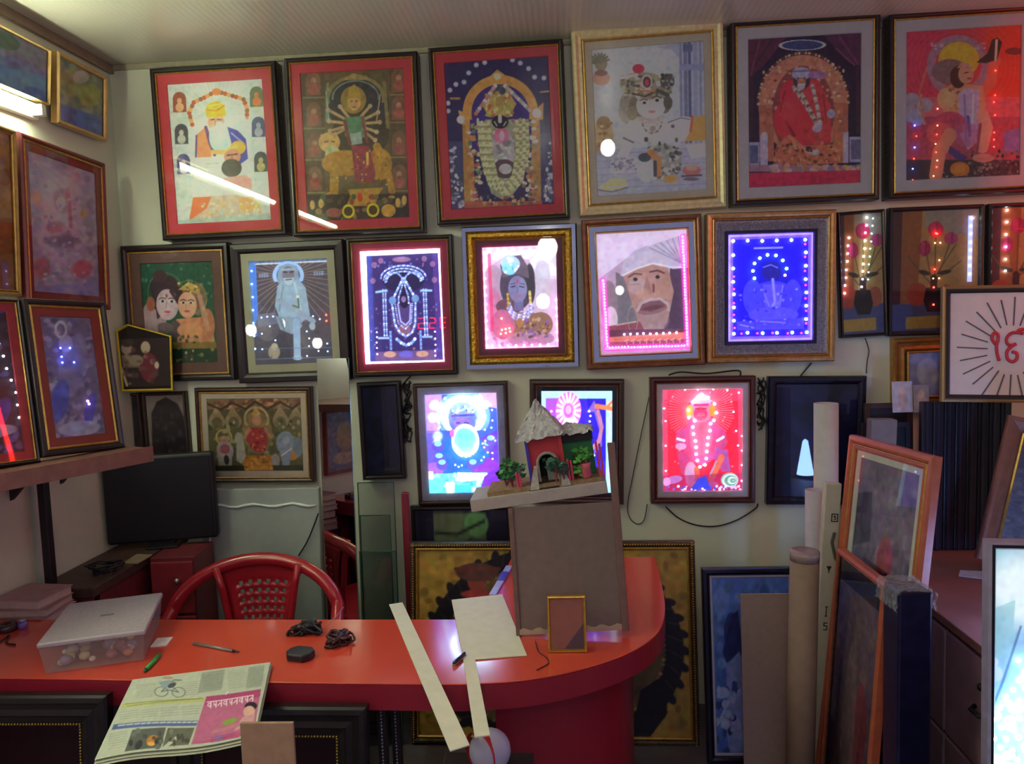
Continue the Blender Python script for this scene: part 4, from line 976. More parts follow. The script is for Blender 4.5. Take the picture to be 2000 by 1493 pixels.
def paint_glowing_elder():
    p = PT(3.928, [(200, 205), (735, 200), (735, 950), (205, 960)], '3a50d8')
    p.P([(200, 205), (330, 205), (300, 500), (200, 500)], 'a07ae0'); p.P([(600, 200), (735, 200), (735, 320), (640, 300)], 'c88aa8'); p.B(200, 480, 300, 760, '6a50d0', .7); p.P([(560, 560), (735, 480), (735, 950), (600, 950)], '5a34b8')
    p.E(470, 700, 200, 200, '2a5ae8'); p.E(250, 780, 70, 60, '8a5ac8'); p.E(640, 800, 110, 110, '7a34b0')
    p.ringe(480, 370, 140, 130, 120, '8cb8f8', .45, 480); p.ringe(480, 370, 140, 130, 52, 'd8f0ff', 1, 480); p.D(40, 330, 230, 640, 330, 12, ['a0c8f8', 'ffffff', '80a0e8'], .7)
    p.E(475, 400, 105, 110, '5a5cc0'); p.E(475, 330, 90, 60, '6c7cc8'); p.D(26, 390, 300, 570, 360, 9, ['a8c4f0', '4a4ca0', '8ca4e0']); p.L([(400, 370), (560, 365)], 16, '4a3c8c')
    p.E(470, 430, 62, 50, '7a5cb8'); p.L([(430, 425), (455, 422)], 8, '2c2460'); p.L([(490, 422), (520, 426)], 8, '2c2460'); p.L([(425, 465), (480, 450), (535, 470)], 16, '4c6cc8')
    p.E(490, 560, 84, 108, '78ecee'); p.E(490, 560, 60, 85, '6ce0e4'); p.ringe(490, 560, 92, 114, 24, 'd0fbff', .9); p.E(490, 520, 60, 40, '5cc8dc', 0, .6, 24)
    p.E(395, 500, 16, 30, 'ff5090'); p.E(540, 700, 90, 50, '2c60f0')
    for x, y, r in ((270, 285, 40), (340, 300, 36), (590, 250, 44), (650, 290, 30), (255, 380, 40), (285, 520, 40), (280, 570, 32), (600, 420, 30)):
        p.E(x, y, r * .85, r * .85, 'b4e4ff', 0, .9, 24)
    for x, y in ((285, 600), (290, 690), (310, 740), (540, 740), (655, 600), (680, 560)):
        p.E(x, y, 44, 40, '5a48c0'); p.E(x, y - 20, 26, 18, '7ce0e0')
    p.P([(205, 810), (640, 800), (690, 880), (600, 960), (205, 965)], '70c8f4'); p.D(60, 210, 820, 600, 950, 22, ['b8f0ff', '58b0f0', '3a90e8', '98e8e8'], .7); p.P([(420, 800), (640, 810), (640, 850), (440, 870)], 'f0ffff'); p.P([(205, 840), (330, 840), (300, 960), (205, 960)], '60d8f0'); p.P([(330, 870), (400, 880), (390, 960), (340, 960)], 'd8f8c8'); p.P([(400, 900), (520, 890), (520, 960), (400, 960)], '40b0f8')
    p.P([(620, 830), (735, 760), (735, 950), (580, 950)], '6a2cb4'); p.B(205, 790, 240, 850, 'f0d0c0')
    return p.noise(2, .07).boost(.80, 1.5)
P = picture('lit_picture', 'glowing blue and white picture of a bearded elder beside the toy house', [(808, 751), (991, 745), (998, 984), (814, 988)],
        mats=[(15, mat('grey_mat_board', 'a8a4b8', .7))], mould=8, lip=0, frame=m_dkbrown, depth=.05, paint=paint_glowing_elder(), gain=1.0, emit=1.9)
leds(P, [(660, 310), (690, 290), (700, 330), (650, 370), (700, 410), (640, 480), (690, 460), (620, 580), (640, 560), (700, 540), (715, 560), (630, 610), (655, 650), (690, 655), (625, 685), (605, 710), (690, 700), (405, 742), (430, 758), (455, 745), (405, 330), (440, 325), (520, 320), (555, 340), (300, 450), (290, 460)], .0035, glow('led_small', 'd0e8ff', 13))
leds(P, arc(480, 370, 140, 130, 165, 375, 15) + arc(490, 560, 88, 112, 20, 160, 8), .008, glow('led_big_white', 'd8f4ff', 13))

def paint_wheel():
    p = PT(3.928, [(1080, 180), (1645, 190), (1640, 730), (1090, 730)], 'a8dcf4')
    p.P([(1120, 222), (1590, 232), (1590, 730), (1120, 730)], '3a26d0'); p.P([(1120, 222), (1250, 222), (1200, 400), (1120, 400)], 'a050e8'); p.P([(1440, 230), (1590, 232), (1590, 560), (1500, 560)], '2a1cb8')
    for k in range(10):
        p.L([(1605 + (k % 2) * 14, 250 + k * 45), (1622, 280 + k * 45)], 14, 'e0f4ff', .7)
    p.E(1298, 290, 100, 100, 'e070f0'); p.rays(1298, 290, 48, 92, 18, 13, 'ffe0fc'); p.E(1298, 290, 50, 50, 'f0a8f8'); p.E(1298, 290, 38, 38, 'b858e0'); p.E(1298, 285, 24, 24, 'd8a0f0'); p.E(1320, 350, 50, 20, 'ffd0f8')
    p.P([(1440, 300), (1500, 240), (1560, 330), (1560, 480), (1490, 530), (1540, 400), (1500, 300)], '7c5cb0'); p.L([(1515, 270), (1640, 285)], 24, 'e87a48'); p.L([(1600, 275), (1645, 245)], 16, 'e87a48'); p.L([(1530, 300), (1560, 380), (1540, 450), (1490, 490)], 26, 'b87a98')
    return p.noise(2, .05)
P = picture('lit_picture', 'lit picture with a glowing pink wheel, partly hidden behind the toy house', [(1032, 740), (1219, 744), (1219, 985), (1038, 988)],
        mould=12, lip=2, lip_mat=m_walnut, frame=m_dkbrown, depth=.05, mats=[(9, mat('black_mat_board', '1a1018', .6))], paint=paint_wheel(), gain=1.0, emit=1.4)
leds(P, [(1240, 295), (1345, 300), (1298, 240), (1298, 345), (1160, 292), (1460, 292), (1470, 320), (1465, 350), (1500, 530)], .004, glow('led_small', 'd0e8ff', 13))

def paint_kneeling():
    p = PT(3.929, [(290, 225), (905, 235), (895, 1020), (290, 1020)], 'e02a48')
    p.P([(290, 225), (905, 235), (905, 330), (290, 330)], 'ea4a70', .7); p.B(285, 225, 330, 1020, 'f06a98', .5); p.B(870, 225, 910, 1020, 'f06a98', .5)
    p.rays(585, 400, 110, 250, 56, 5, 'f49aa8', .8, 130, 410)
    p.ringe(585, 420, 190, 190, 8, 'e8507c', .6)
    p.D(46, 310, 250, 890, 900, 7, ['f8a8b8', 'f0607c', 'c02040'], .8)
    p.E(590, 620, 150, 190, 'd8487c'); p.E(440, 610, 50, 90, 'c04c8c', 12); p.E(730, 610, 50, 90, 'c04c8c', -12); p.E(585, 600, 90, 140, 'dc5c80')
    p.P([(400, 700), (480, 720), (540, 860), (440, 900), (420, 820)], 'c04484'); p.P([(640, 760), (700, 700), (790, 700), (800, 870), (740, 870), (700, 780)], 'b450a0'); p.L([(700, 690), (770, 720), (800, 860)], 20, 'a05cb0')
    p.E(505, 890, 48, 100, 'd090b0'); p.E(500, 900, 34, 80, 'c49ac8'); p.L([(550, 850), (560, 960)], 40, 'e0604c'); p.L([(740, 760), (660, 930)], 46, 'd8705c'); p.E(670, 970, 46, 22, 'c07cb8'); p.L([(700, 790), (650, 900)], 14, 'b09ac0')
    p.E(585, 390, 92, 100, 'f07898'); p.E(498, 400, 26, 50, 'e89a40'); p.E(675, 400, 22, 46, 'f0802c'); p.E(582, 420, 52, 50, 'e0406c'); p.L([(545, 380), (575, 384)], 9, '8a2050'); p.L([(595, 384), (628, 380)], 9, '8a2050'); p.E(585, 438, 34, 24, 'e8688c', 0, 1, 12); p.L([(562, 444), (585, 450), (608, 444)], 6, '98285c'); p.L([(578, 425), (592, 425)], 6, 'b03868'); p.P([(500, 330), (590, 255), (680, 330), (590, 350)], 'f498b0'); p.B(530, 345, 645, 362, 'c03070')
    p.E(430, 670, 42, 26, 'd0a0d0'); p.L([(405, 610), (455, 625)], 20, 'f4ecf8'); p.L([(710, 630), (755, 605)], 20, 'f4ecf8')
    p.P([(290, 900), (905, 880), (895, 1020), (290, 1020)], 'a02a68', .6); p.P([(560, 920), (620, 900), (660, 1010), (500, 1010)], '3c48d8'); p.E(370, 930, 70, 30, 'b878c8', -12); p.E(320, 945, 30, 34, 'f0a0e0')
    p.E(800, 935, 66, 56, '9ac0b8'); 
    for k in range(4):
        p.ringe(805 + k * 8, 940, 54 - k * 13, 46 - k * 11, 9, 'e8f8f4' if k % 2 == 0 else '5a9a8c')
    p.D(50, 320, 980, 880, 1018, 9, ['e8c0e8', '4c58e0', 'f4f4ff', 'a060c0'])
    return p.noise(2, .05)
P = picture('lit_picture', 'red lit picture of a kneeling figure with a garland of white lights', [(1270, 738), (1474, 735), (1479, 984), (1272, 986)],
        mats=[(12, m_lilac)], mould=11, lip=2, lip_mat=m_walnut, frame=mat('maroon_lacquer', '4a2024', .35, var=.2), depth=.05, paint=paint_kneeling(), gain=1.0, emit=1.0)
leds(P, [(535, 470), (520, 522), (528, 575), (540, 628), (545, 680), (545, 733), (553, 785), (572, 832), (612, 818), (622, 768), (628, 715), (632, 660), (638, 605), (655, 552), (660, 495), (684, 475), (703, 412), (690, 345), (640, 295), (590, 270), (530, 330), (488, 388), (490, 445), (570, 290), (615, 290), (555, 300)], .0062, glow('led_rose_white', 'ffe8f0', 15.6))
glow_dots(P, [(465, 228), (565, 225), (680, 232), (790, 245), (880, 262), (905, 600), (912, 710), (912, 825), (915, 945), (300, 370), (310, 470), (310, 660), (310, 860), (460, 1005), (595, 1003), (725, 1003), (840, 410), (855, 560), (870, 670)], .004, glow('led_rose', 'ffb8d8', 13))

picture('dark_framed_picture', 'black framed dark glass picture catching a blue glow, lower right wall', [(1500, 733), (1692, 738), (1690, 985), (1500, 990)], yaw=0,
        mould=16, lip=0, depth=.04, paint=paint_dark(1, [(1516, 750), (1676, 752), (1676, 970), (1516, 972)], '1c1c4c', ['2c2c70', '141438', '34305c'], 30, 22), gain=1.0, frame=mat('blue_black_moulding', '16142c', .25))

# ---------- small pictures at the left end of the back wall
def paint_arch():
    p = PT(2.872, [(800, 950), (1040, 945), (1030, 1345), (820, 1350)], '8a8078', 2)
    p.P([(830, 1340), (835, 1050), (870, 985), (930, 960), (1000, 1000), (1030, 1080), (1030, 1345)], '2c2428'); p.D(40, 850, 1040, 1010, 1320, 14, ['44393c', '3a3036', '554848'], .7)
    p.P([(800, 1300), (1035, 1310), (1030, 1350), (810, 1350)], '4a342c')
    return p.noise(2, .08)
picture('framed_print', 'small brown-framed print with a dark arched top below the gold plaque', [(276, 768), (366, 765), (366, 915), (284, 918)],
        mould=7, lip=0, depth=.03, frame=m_dkbrown, paint=paint_arch(), gain=1.2)
picture('dark_framed_picture', 'dark small framed picture between the shelf and the arched print', [(226, 770), (273, 768), (281, 916), (234, 918)],
        mould=6, lip=0, depth=.03, frame=m_dkbrown, paint=paint_dark(1, [(226, 770), (273, 768), (281, 916), (234, 918)], '2c2426', ['3c3232', '1e181c'], 30, 8), gain=1.2)

def gold_plaque():
    y = DW - .10
    pts = [at(u, v, 1, y) for u, v in zq((0, 440), 2.872, [(655, 590), (718, 556), (962, 622), (972, 928), (690, 934)])]
    c = at(845 / 2.872, 440 + 930 / 2.872, 1, y)
    t = thing('gold_plaque', 'five-sided gold-rimmed plaque with a photo, in front of the couple print', 'plaque', tuple(c))
    loc = [(q[0] - c[0], q[2] - c[2]) for q in pts]
    MB().prism(loc, 0, .006, 1).build('backing', mat('plaque_black', '1c1618', .25), t)
    cen = np.mean(loc, 0)
    ins = [(cen + (np.array(q) - cen) * .94) for q in loc]
    g = MB(); n = 5
    vs = [(x, -.006, z) for x, z in loc] + [(x, -.010, z) for x, z in (cen + (np.array(q) - cen) * .97 for q in loc)] + [(x, -.002, z) for x, z in ins] + [(x, .004, z) for x, z in loc]
    fs = []
    for k in range(n):
        j = (k + 1) % n
        fs += [(k, j, n + j, n + k), (n + k, n + j, 2 * n + j, 2 * n + k), (3 * n + k, 3 * n + j, j, k)]
    g.add(vs, fs).build('gold_rim', mat('bright_gold', 'e0c030', .3, .3), t)
    p = PT(2.872, [(672, 640), (945, 640), (945, 905), (690, 908)], '2a2024', 1.6)
    p.E(710, 690, 30, 36, '8c7a70'); p.E(815, 690, 26, 34, '9a8878'); p.E(715, 660, 34, 26, '3c3030'); p.P([(680, 730), (750, 730), (800, 800), (690, 800)], '6a5a50'); p.E(830, 800, 50, 80, '5c2430'); p.L([(680, 800), (710, 900)], 12, '9c9488'); p.E(872, 790, 12, 20, 'a89888'); p.E(760, 760, 40, 30, '7c6c60'); p.D(30, 690, 700, 880, 900, 12, ['4a3c3c', '6c4444', '8a7a70'], .6)
    pp = [at(u, v, 1, y) for u, v in zq((0, 440), 2.872, [(672, 640), (945, 640), (945, 905), (690, 908)])]
    w = pp[1][0] - pp[0][0]; h = pp[0][2] - pp[3][2]
    o = p.sheet('print', w, h, -.0005, print_mat(0, .3), t, 1.3)
    o.location = (pp[0][0] + w / 2 - c[0], 0, pp[3][2] - c[2])
    MB().tube([(.02, .006, .1), (.02, .044, .12)], .003, 6).build('hanger', m_gold, t)
gold_plaque()

# ================================================================== left wall
def wall_fit(px, x, yaw=90, lean=0, prior=350, **k):
    return fit(px, None, yaw=yaw, lean=lean, x=x, prior=prior, **k)
def blob_print(px, base, shapes, cols, n=60, r=8, box=None, cell=2.0):
    p = PT(1, px, base, cell)
    b = box or (px[0][0], px[0][1], px[2][0], px[2][1])
    p.D(n, b[0], b[1], b[2], b[3], r, cols, .6)
    for s in shapes:
        getattr(p, s[0])(*s[1:])
    return p.noise(2, .1)
m_oak = mat('dull_gold_moulding', 'a5844c', .4, .5, var=.2)
m_rust = mat('rust_mat_board', 'a84a44', .7, var=.06)
q = [(61, 286), (196, 339), (196, 610), (66, 585)]
picture('framed_print', 'rust-matted silvery print of a seated deity under the tube light, left wall', pose=wall_fit([(45, 258), (212, 317), (213, 612), (52, 592)], XL + .045), mould=9, mats=[(14, m_rust)], frame=m_maroon, lip=4, depth=.035, scale=1.0, gain=2.8,
        paint=blob_print(q, '8d8896', [('E', 125, 400, 42, 70, 'a09aa4', 0, .8, 12), ('E', 128, 480, 52, 62, '948c96', 0, .8, 14), ('E', 125, 395, 18, 26, '8a7078', 0, .9, 6), ('E', 122, 398, 9, 12, 'b8aeb8'), ('L', [(136, 370), (140, 450)], 8, '8c5c64', .8), ('L', [(95, 440), (80, 480), (100, 500)], 9, 'a098a4', .9), ('L', [(160, 440), (172, 480), (150, 500)], 9, 'a098a4', .9), ('E', 110, 450, 18, 12, '8c6068', 0, .8, 6), ('E', 128, 480, 36, 14, '6c6470', 0, .8, 8), ('E', 160, 545, 22, 20, '9c4c58', 0, .8, 8), ('E', 82, 535, 16, 22, '8c4c54', 0, .7, 8), ('E', 75, 385, 11, 16, 'a07060', 0, .8, 5), ('E', 168, 424, 8, 10, 'a88a60'), ('D', 60, 85, 350, 170, 560, 4, ['b4acb4', '70687c', 'a09098', 'c0b8bc'], .7), ('B', 64, 575, 196, 612, '7474a0', .7)], ['7c7888', 'a49ca4', '8c6c74', '6c6c84'], 90, 9))
q = [(-100, 200), (25, 245), (25, 575), (-100, 570)]
picture('framed_print', 'gold-framed orange print at the far left edge under the tube light', pose=wall_fit([(-100, 204), (40, 252), (40, 578), (-100, 574)], XL + .04), mould=10, frame=m_oak, lip=3, depth=.03, gain=1.3, ribs=(1,),
        paint=blob_print(q, 'b5925c', [('B', -100, 420, 30, 600, 'a8743c')], ['c8a468', '94703c', 'a8845c'], 30, 14))
q = [(-70, 30), (92, 112), (92, 205), (-70, 140)]
picture('framed_print', 'gold-framed blue seascape at the top left corner', pose=wall_fit([(-80, 4), (101, 97), (101, 208), (-80, 132)], XL + .05, lean=-6), mould=5, frame=mat('pale_gold_moulding', 'c8a468', .35, .5), lip=0, depth=.03, gain=2.6,
        paint=blob_print(q, '6f86a4', [('P', [(-70, 20), (95, 100), (95, 150), (-70, 70)], '7f8a90'), ('E', 10, 90, 30, 14, '5c7468', 25), ('P', [(-70, 110), (95, 160), (95, 215), (-70, 170)], '5a86b8'), ('E', 70, 190, 30, 14, '4870b0', 20)], ['8494a8', '5c7894', '9aa4a8'], 40, 9))
q = [(126, 112), (203, 155), (203, 268), (128, 226)]
picture('framed_print', 'small blue-green print in a gold frame beside the seascape, left wall', pose=wall_fit([(112, 98), (210, 151), (210, 280), (120, 237)], XL + .05, lean=-5), mould=8, frame=mat('pale_gold_moulding', 'c8a468', .35, .5), lip=0, depth=.03, gain=2.6,
        paint=blob_print(q, '6d7f70', [('E', 150, 160, 22, 26, '7c8c64'), ('P', [(126, 195), (203, 230), (203, 270), (128, 228)], '5b6f98'), ('E', 180, 185, 20, 22, '84905c'), ('E', 165, 150, 14, 12, '9ca4a0')], ['8a9484', '5c6c60', '74848c'], 40, 7))

# ---------- shelf with two lit pictures, its front edge askew to the wall
ZS = 1.26
sa, sb = at(0, 930, 2, ZS), at(262, 882, 2, ZS)
sd = (sb - sa)[:2] / np.linalg.norm((sb - sa)[:2]); sn = np.array([-sd[1], sd[0]])          # along the edge, into the wall
p_far = sb[:2] + sd * .06; p_near = sa[:2] - sd * ((sa[0] - XL) / sd[0] - .02)
zs = ZS
shelf = thing('wall_shelf', 'brown wooden corner shelf on the left wall carrying two lit pictures', 'shelf', (XL, 2.3, ZS))
rel = lambda p: (p[0] - XL, p[1] - 2.3)
MB().prism([rel(p_near), rel(p_far), rel(p_far + sn * .28), (0, p_far[1] + .32 - 2.3), (0, p_near[1] - 2.3)], -.036, 0).build('board', mat('shelf_wood', '6a463c', .5, var=.2, scale=14), shelf)
g = MB(); e0, e1 = rel(p_near - sn * .004), rel(p_far - sn * .004); e2, e3 = rel(p_far - sn * .0005), rel(p_near - sn * .0005)
g.prism([e0, e1, e2, e3], -.040, .006).build('front_edging', mat('shelf_edging', '7c5448', .45, var=.15), shelf)
for yy in (.05, .30):
    MB().prism([(0, -.037), (.14, -.037), (0, -.18)], yy - .01, yy + .01, 1).build('bracket', mat('bracket_dark', '2c2224', .5), shelf)
SYAW = math.degrees(math.atan2(sd[1], sd[0]))
def paint_shelf(q, base, hl, cols):
    p = PT(1, q, base, 1.8)
    xs = [c[0] for c in q]; ys = [c[1] for c in q]
    p.D(150, min(xs), min(ys), max(xs), max(ys), 6, cols, .7)
    cx = sum(xs) / 4; cy = sum(ys) / 4
    p.ringe(cx - 20, cy - 85, 9, 14, 5, 'a8a4b4'); p.E(cx, cy - 20, 24, 60, hl, 12, .6); p.E(cx - 12, cy - 60, 12, 16, 'a49cac', 0, .8)
    p.E(cx - 25, cy + 45, 16, 40, '3c4cb0', 12, .7); p.E(cx + 30, cy + 60, 10, 30, '4444a8', 12, .8); p.E(cx + 10, cy + 95, 40, 14, '9a98bc', -6, .8)
    return p.noise(2, .1)
fr = fit([(54, 576), (212, 598), (249, 872), (87, 891)], at(168, 882, 2, ZS + .006)[1] + .02, yaw=SYAW, lean=10, prior=200)
fr['rot'] = (-R(10), fr['rot'][1], R(SYAW)); b_ = at(170, 884, 2, ZS + .006); fr['loc'] = (b_[0], b_[1], ZS + .007)
q = [(105, 632), (192, 632), (222, 845), (125, 855)]
P = picture('lit_picture', 'red-matted violet beaded picture on the left shelf, nearer the corner', pose=fr, mould=13, frame=m_black, lip=4, lip_mat=m_gold, depth=.03, mats=[(17, m_rust)], gain=1.25, emit=.12,
        bands=[], paint=paint_shelf(q, '66607c', '7c789c', ['8480a4', '54507c', '9a94b0', '4a4468', '74607c']))
glow_dots(P, [(138, 690), (140, 705), (142, 716), (155, 688), (162, 716)], .003, gl_blue)
glow_dots(P, [(188, 786), (190, 792)], .004, glow('led_rose', 'ffb8d8', 5), 'pink_led_string')
fr2 = dict(fr); w2 = .27; b_ = b_[:2] - sd * (fr['w'] / 2 + w2 / 2 + .004); fr2.update(w=w2, h=fr['h'] * 1.02, loc=(b_[0], b_[1], ZS + .007))
q = [(-70, 610), (20, 618), (45, 890), (-50, 895)]
P = picture('lit_picture', 'red-matted lit picture on the left shelf, cut by the photo edge', pose=fr2, mould=8, frame=m_black, lip=2, depth=.03, mats=[(17, mat('scarlet_mat_board', 'b8404c', .7))], gain=1.25, emit=.1,
        paint=paint_shelf(q, '2c2834', '5450a0', ['3c3848', '545068', '2a2430', '5c5ca8']))
glow_dots(P, [(2 + k * 5.4, 632 + k * 24) for k in range(9)], .0035, gl_white)

# two prints added low on the left wall, only for the mirror sheet to reflect
for k, (y0, y1, lab) in enumerate(((1.58, 1.85, 'added red-framed pale print low on the left wall, farther from the mirror'), (1.87, 2.14, 'added red-framed bluish print low on the left wall, nearer the mirror'))):
    picture('framed_print', lab, pose=dict(loc=(XL + .03, (y0 + y1) / 2, .86), rot=(0, 0, R(90)), w=y1 - y0, h=.34), mould=10, frame=mat('terracotta_moulding', 'a05444', .4), lip=0, depth=.03, gain=1.8,
            paint=blob_print([(0, 0), (130, 0), (130, 190), (0, 190)], ('98a098', '8088a0')[k], [('E', 65, 80, 30, 50, 'a8a088'), ('E', 70, 150, 40, 20, 'b0a898')], ['b0b0a8', '788094', '8c8c90'], 50, 9))
# ---------- work table under the shelf
m_dred = mat('dark_red_laminate', '6a2630', .45, var=.15)
tb = thing('work_table', 'dark red wooden work table under the shelf', 'table', (-1.69, 2.72, 0))
bevel(MB().box(-.105, .105, -.32, .34, .73, .765).build('table_top', mat('table_top_brown', '4c3630', .5, var=.25), tb), .004)
bevel(MB().box(-.095, .095, -.30, -.28, .48, .73).build('apron', m_dred, tb), .002)
bevel(MB().box(.075, .095, -.28, .32, .55, .73).build('apron', m_dred, tb), .002)
for sx in (-.085, .075):
    for sy in (-.29, .31):
        MB().box(sx - .02, sx + .02, sy - .02, sy + .02, 0, .73).build('leg', m_dred, tb)
ps = at(95, 1080, 1, 2.44)
tag(bevel(MB().box(ps[0] - .014, ps[0] + .014, 2.426, 2.454, .766, ZS - .038).build('shelf_post', mat('post_black', '221c24', .4)), .003), 'black square post holding up the left shelf', 'post')
mo = thing('monitor', 'black computer monitor standing on the work table under the shelf', 'monitor', (-1.59, 2.88, .766), (0, 0, R(14)))
m_mon = mat('monitor_plastic', '16141a', .45)
bevel(MB().box(-.205, .205, -.02, .03, .02, .365).build('casing', m_mon, mo), .012, 3)
MB().box(-.19, .19, -.023, -.0195, .04, .35).build('screen', mat('dark_screen', '0c0c12', .5), mo)
MB().box(-.04, .04, -.01, .02, .004, .06).build('stand_neck', m_mon, mo)
bevel(MB().box(-.06, .06, -.05, .06, 0, .008).build('stand_foot', m_mon, mo), .003)
dr = thing('drawer_unit', 'red drawer unit with a round knob between table and chair', 'drawer unit', (-1.49, 2.83, 0), (0, 0, R(5)))
bevel(MB().box(-.085, .08, -.10, .10, 0, .765).build('carcass', m_dred, dr), .004)
for k, (z0, z1) in enumerate(((.55, .75), (.31, .54), (.05, .30))):
    d = bevel(MB().box(-.08, .075, -.114, -.1005, z0, z1).build('drawer', mat('drawer_red', '8a2c34', .4, var=.12), dr), .004)
    MB().ball((.02, -.124, (z0 + z1) / 2 + .03), .011, 10, 6).build('knob', mat('knob_steel', 'b8a8a8', .3, .8), d, True)
g = MB()
for k in range(5):
    a = k * 1.3
    g.tube([(math.cos(a + t * .5) * (.03 + .008 * k) * (1 + .2 * math.sin(t + k)), math.sin(a + t * .5) * .04, .006 + .006 * k + .004 * math.sin(t * 2)) for t in range(12)], .0035, 6)
tag(g.build('cable_coil', mat('cable_black', '15121a', .4), None, True, (-1.64, 2.56, .7655)), 'coil of black cables lying on the work table', 'cable')
tag(MB().add([(-.03, -.05, .003), (.03, -.05, .003), (.03, .05, .004), (-.03, .05, .008), (-.03, -.05, 0), (.03, -.05, 0), (.03, .05, 0), (-.03, .05, .002)], [(0, 1, 2, 3), (7, 6, 5, 4), (0, 4, 5, 1), (1, 5, 6, 2), (2, 6, 7, 3), (3, 7, 4, 0)]).build('paper_sheet', mat('old_paper', '8a7860', .8), None, False, (-1.60, 2.70, .766)), 'brownish paper sheet lying on the work table', 'paper')
# books at the left end
nm = ['topmost book of the pinkish stack at the left edge', 'second book from the top in the left-edge stack', 'third book from the top in the left-edge stack', 'dark fourth book from the top in the left-edge stack', 'fifth book from the top in the left-edge stack', 'lowest book of the stack at the left edge']
bp = at(-8, 1205, 1, 2.30)
st_z = .62
stl = thing('stool', 'low dark stool carrying the stack of books behind the counter', 'stool', (-1.70, 2.28, 0))
bevel(MB().box(-.09, .09, -.09, .09, st_z - .03, st_z).build('seat', mat('stool_dark', '2c2428', .5), stl), .004)
for sx in (-.07, .07):
    for sy in (-.07, .07):
        MB().box(sx - .014, sx + .014, sy - .014, sy + .014, 0, st_z - .03).build('leg', mat('stool_dark', '2c2428', .5), stl)
z = st_z
for k in range(5, -1, -1):
    th = (.03, .026, .024, .04, .026, .03)[k]
    b = thing('book', nm[k], 'book', (-1.705 + (k % 3) * .004, 2.28, z), (0, 0, R((-6, 4, -3, 8, 0, 3)[k])), 'books in the stack at the left edge')
    col = ('b08a8c', 'a87c80', 'b89496', '1c181e', 'a87478', 'a88084')[k]
    m_c = mat('book_cover_%d' % k, col, .6)
    w, d = .082, .075
    for z0, z1 in ((0, .003), (th - .003, th)):
        MB().box(-w, w, -d, d, z0, z1).build('cover', m_c, b)
    MB().box(-w, -w + .004, -d, d, .003, th - .003).build('spine', m_c, b)
    MB().box(-w + .004, w - .004, -d + .004, d - .004, .003, th - .003).build('pages', mat('book_pages', 'c0a8a0', .8), b)
    z += th + .0005

# ================================================================== things leaning on the back wall, lower left
# wrapped white sheet
ws = fit([(392, 955), (626, 950), (626, 1130), (400, 1130)], 2.98, lean=3, prior=500)
wp = thing('wrapped_board', 'white board wrapped in clear plastic standing behind the red chair', 'board', (ws['loc'][0], 2.93, 0), (R(-4), 0, 0))
hb = at(500, 955, 1, 3.0)[2] / math.cos(R(4)); hw = ws['w'] / 2
bevel(MB().box(-hw, hw, 0, .03, 0, hb).build('board', mat('white_board', '9aa4a0', .6, var=.05), wp), .004)
g = MB()
for k, (x0, z0, x1, z1) in enumerate(((-.9, .93, .95, .93), (-.86, .9, -.9, .2), (-.93, .97, -.80, .90))):
    pts = [((x0 + (x1 - x0) * t / 14) * hw, -.003 - .003 * math.sin(t * 2.1 + k), (z0 + (z1 - z0) * t / 14) * hb - .02 * k * 0 + .006 * math.sin(t * 1.3 + k)) for t in range(15)]
    g.tube(pts, [.004 + .003 * abs(math.sin(t * .9 + k)) for t in range(15)], 6)
g.build('plastic_wrap', mat('plastic_wrap', 'd8e4e0', .15, var=.05, spec=.8), wp, True)

# mirror sheet and glass sheets
mp = at(662, 1100, 1, 2.80)
zt = at(662, 699, 1, 2.84)[2]
mi = thing('mirror_sheet', 'narrow upright mirror sheet reflecting the left wall, beside the white board', 'mirror', (mp[0], 2.80, 0), (R(-1.0), 0, R(-17)))
MB().box(-.070, .070, 0, .004, 0, zt).build('glass_edge', mat('mirror_edge', '5c8078', .2), mi)
MB().add([(-.069, -.0006, .001), (.069, -.0006, .001), (.069, -.0006, zt - .001), (-.069, -.0006, zt - .001)], [(0, 1, 2, 3)]).build('silvering', mat('mirror_face', 'd8dcdc', .01, 1.0, var=.01), mi)
m_sheet = glass('green_glass', 'ccd2d2', 1.5, .05, 1.4)
m_edge = mat('green_glass_edge', '2c5a4c', .2)
lb = ['foremost green-edged glass sheet beside the mirror', 'second green-edged glass sheet behind the foremost one', 'rearmost tall glass sheet under the dark framed picture']
for k, (u0, u1, v, y) in enumerate(((702, 770, 1080, 2.78), (706, 762, 1010, 2.86), (704, 772, 946, 2.94))):
    a = at(u0, 1120, 1, y); b = at(u1, 1120, 1, y); z1 = at(u0, v, 1, y + .02)[2]
    t = thing('glass_sheet', lb[k], 'glass sheet', ((a[0] + b[0]) / 2, y, 0), (R(-2), 0, 0), 'glass sheets beside the mirror')
    hw = (b[0] - a[0]) / 2
    MB().add([(-hw, 0, .004), (hw, 0, .004), (hw, 0, z1), (-hw, 0, z1)], [(0, 1, 2, 3)]).build('pane', m_sheet, t)
    MB().ring(hw * 2 + .008, z1 + .004, [(0, .004), (0, -.003), (.003, -.003), (.003, .004)]).build('cut_edge', m_edge, t)
rp = at(793, 1050, 1, 2.95)
z1 = at(793, 962, 1, 2.97)[2]
tag(bevel(MB().box(-.014, .014, -.012, .012, 0, z1).build('red_moulding_strip', mat('red_strip', '8a2a3c', .4), None, False, (rp[0], 2.97, 0)), .003), 'red frame moulding strip standing beside the glowing elder picture', 'moulding')

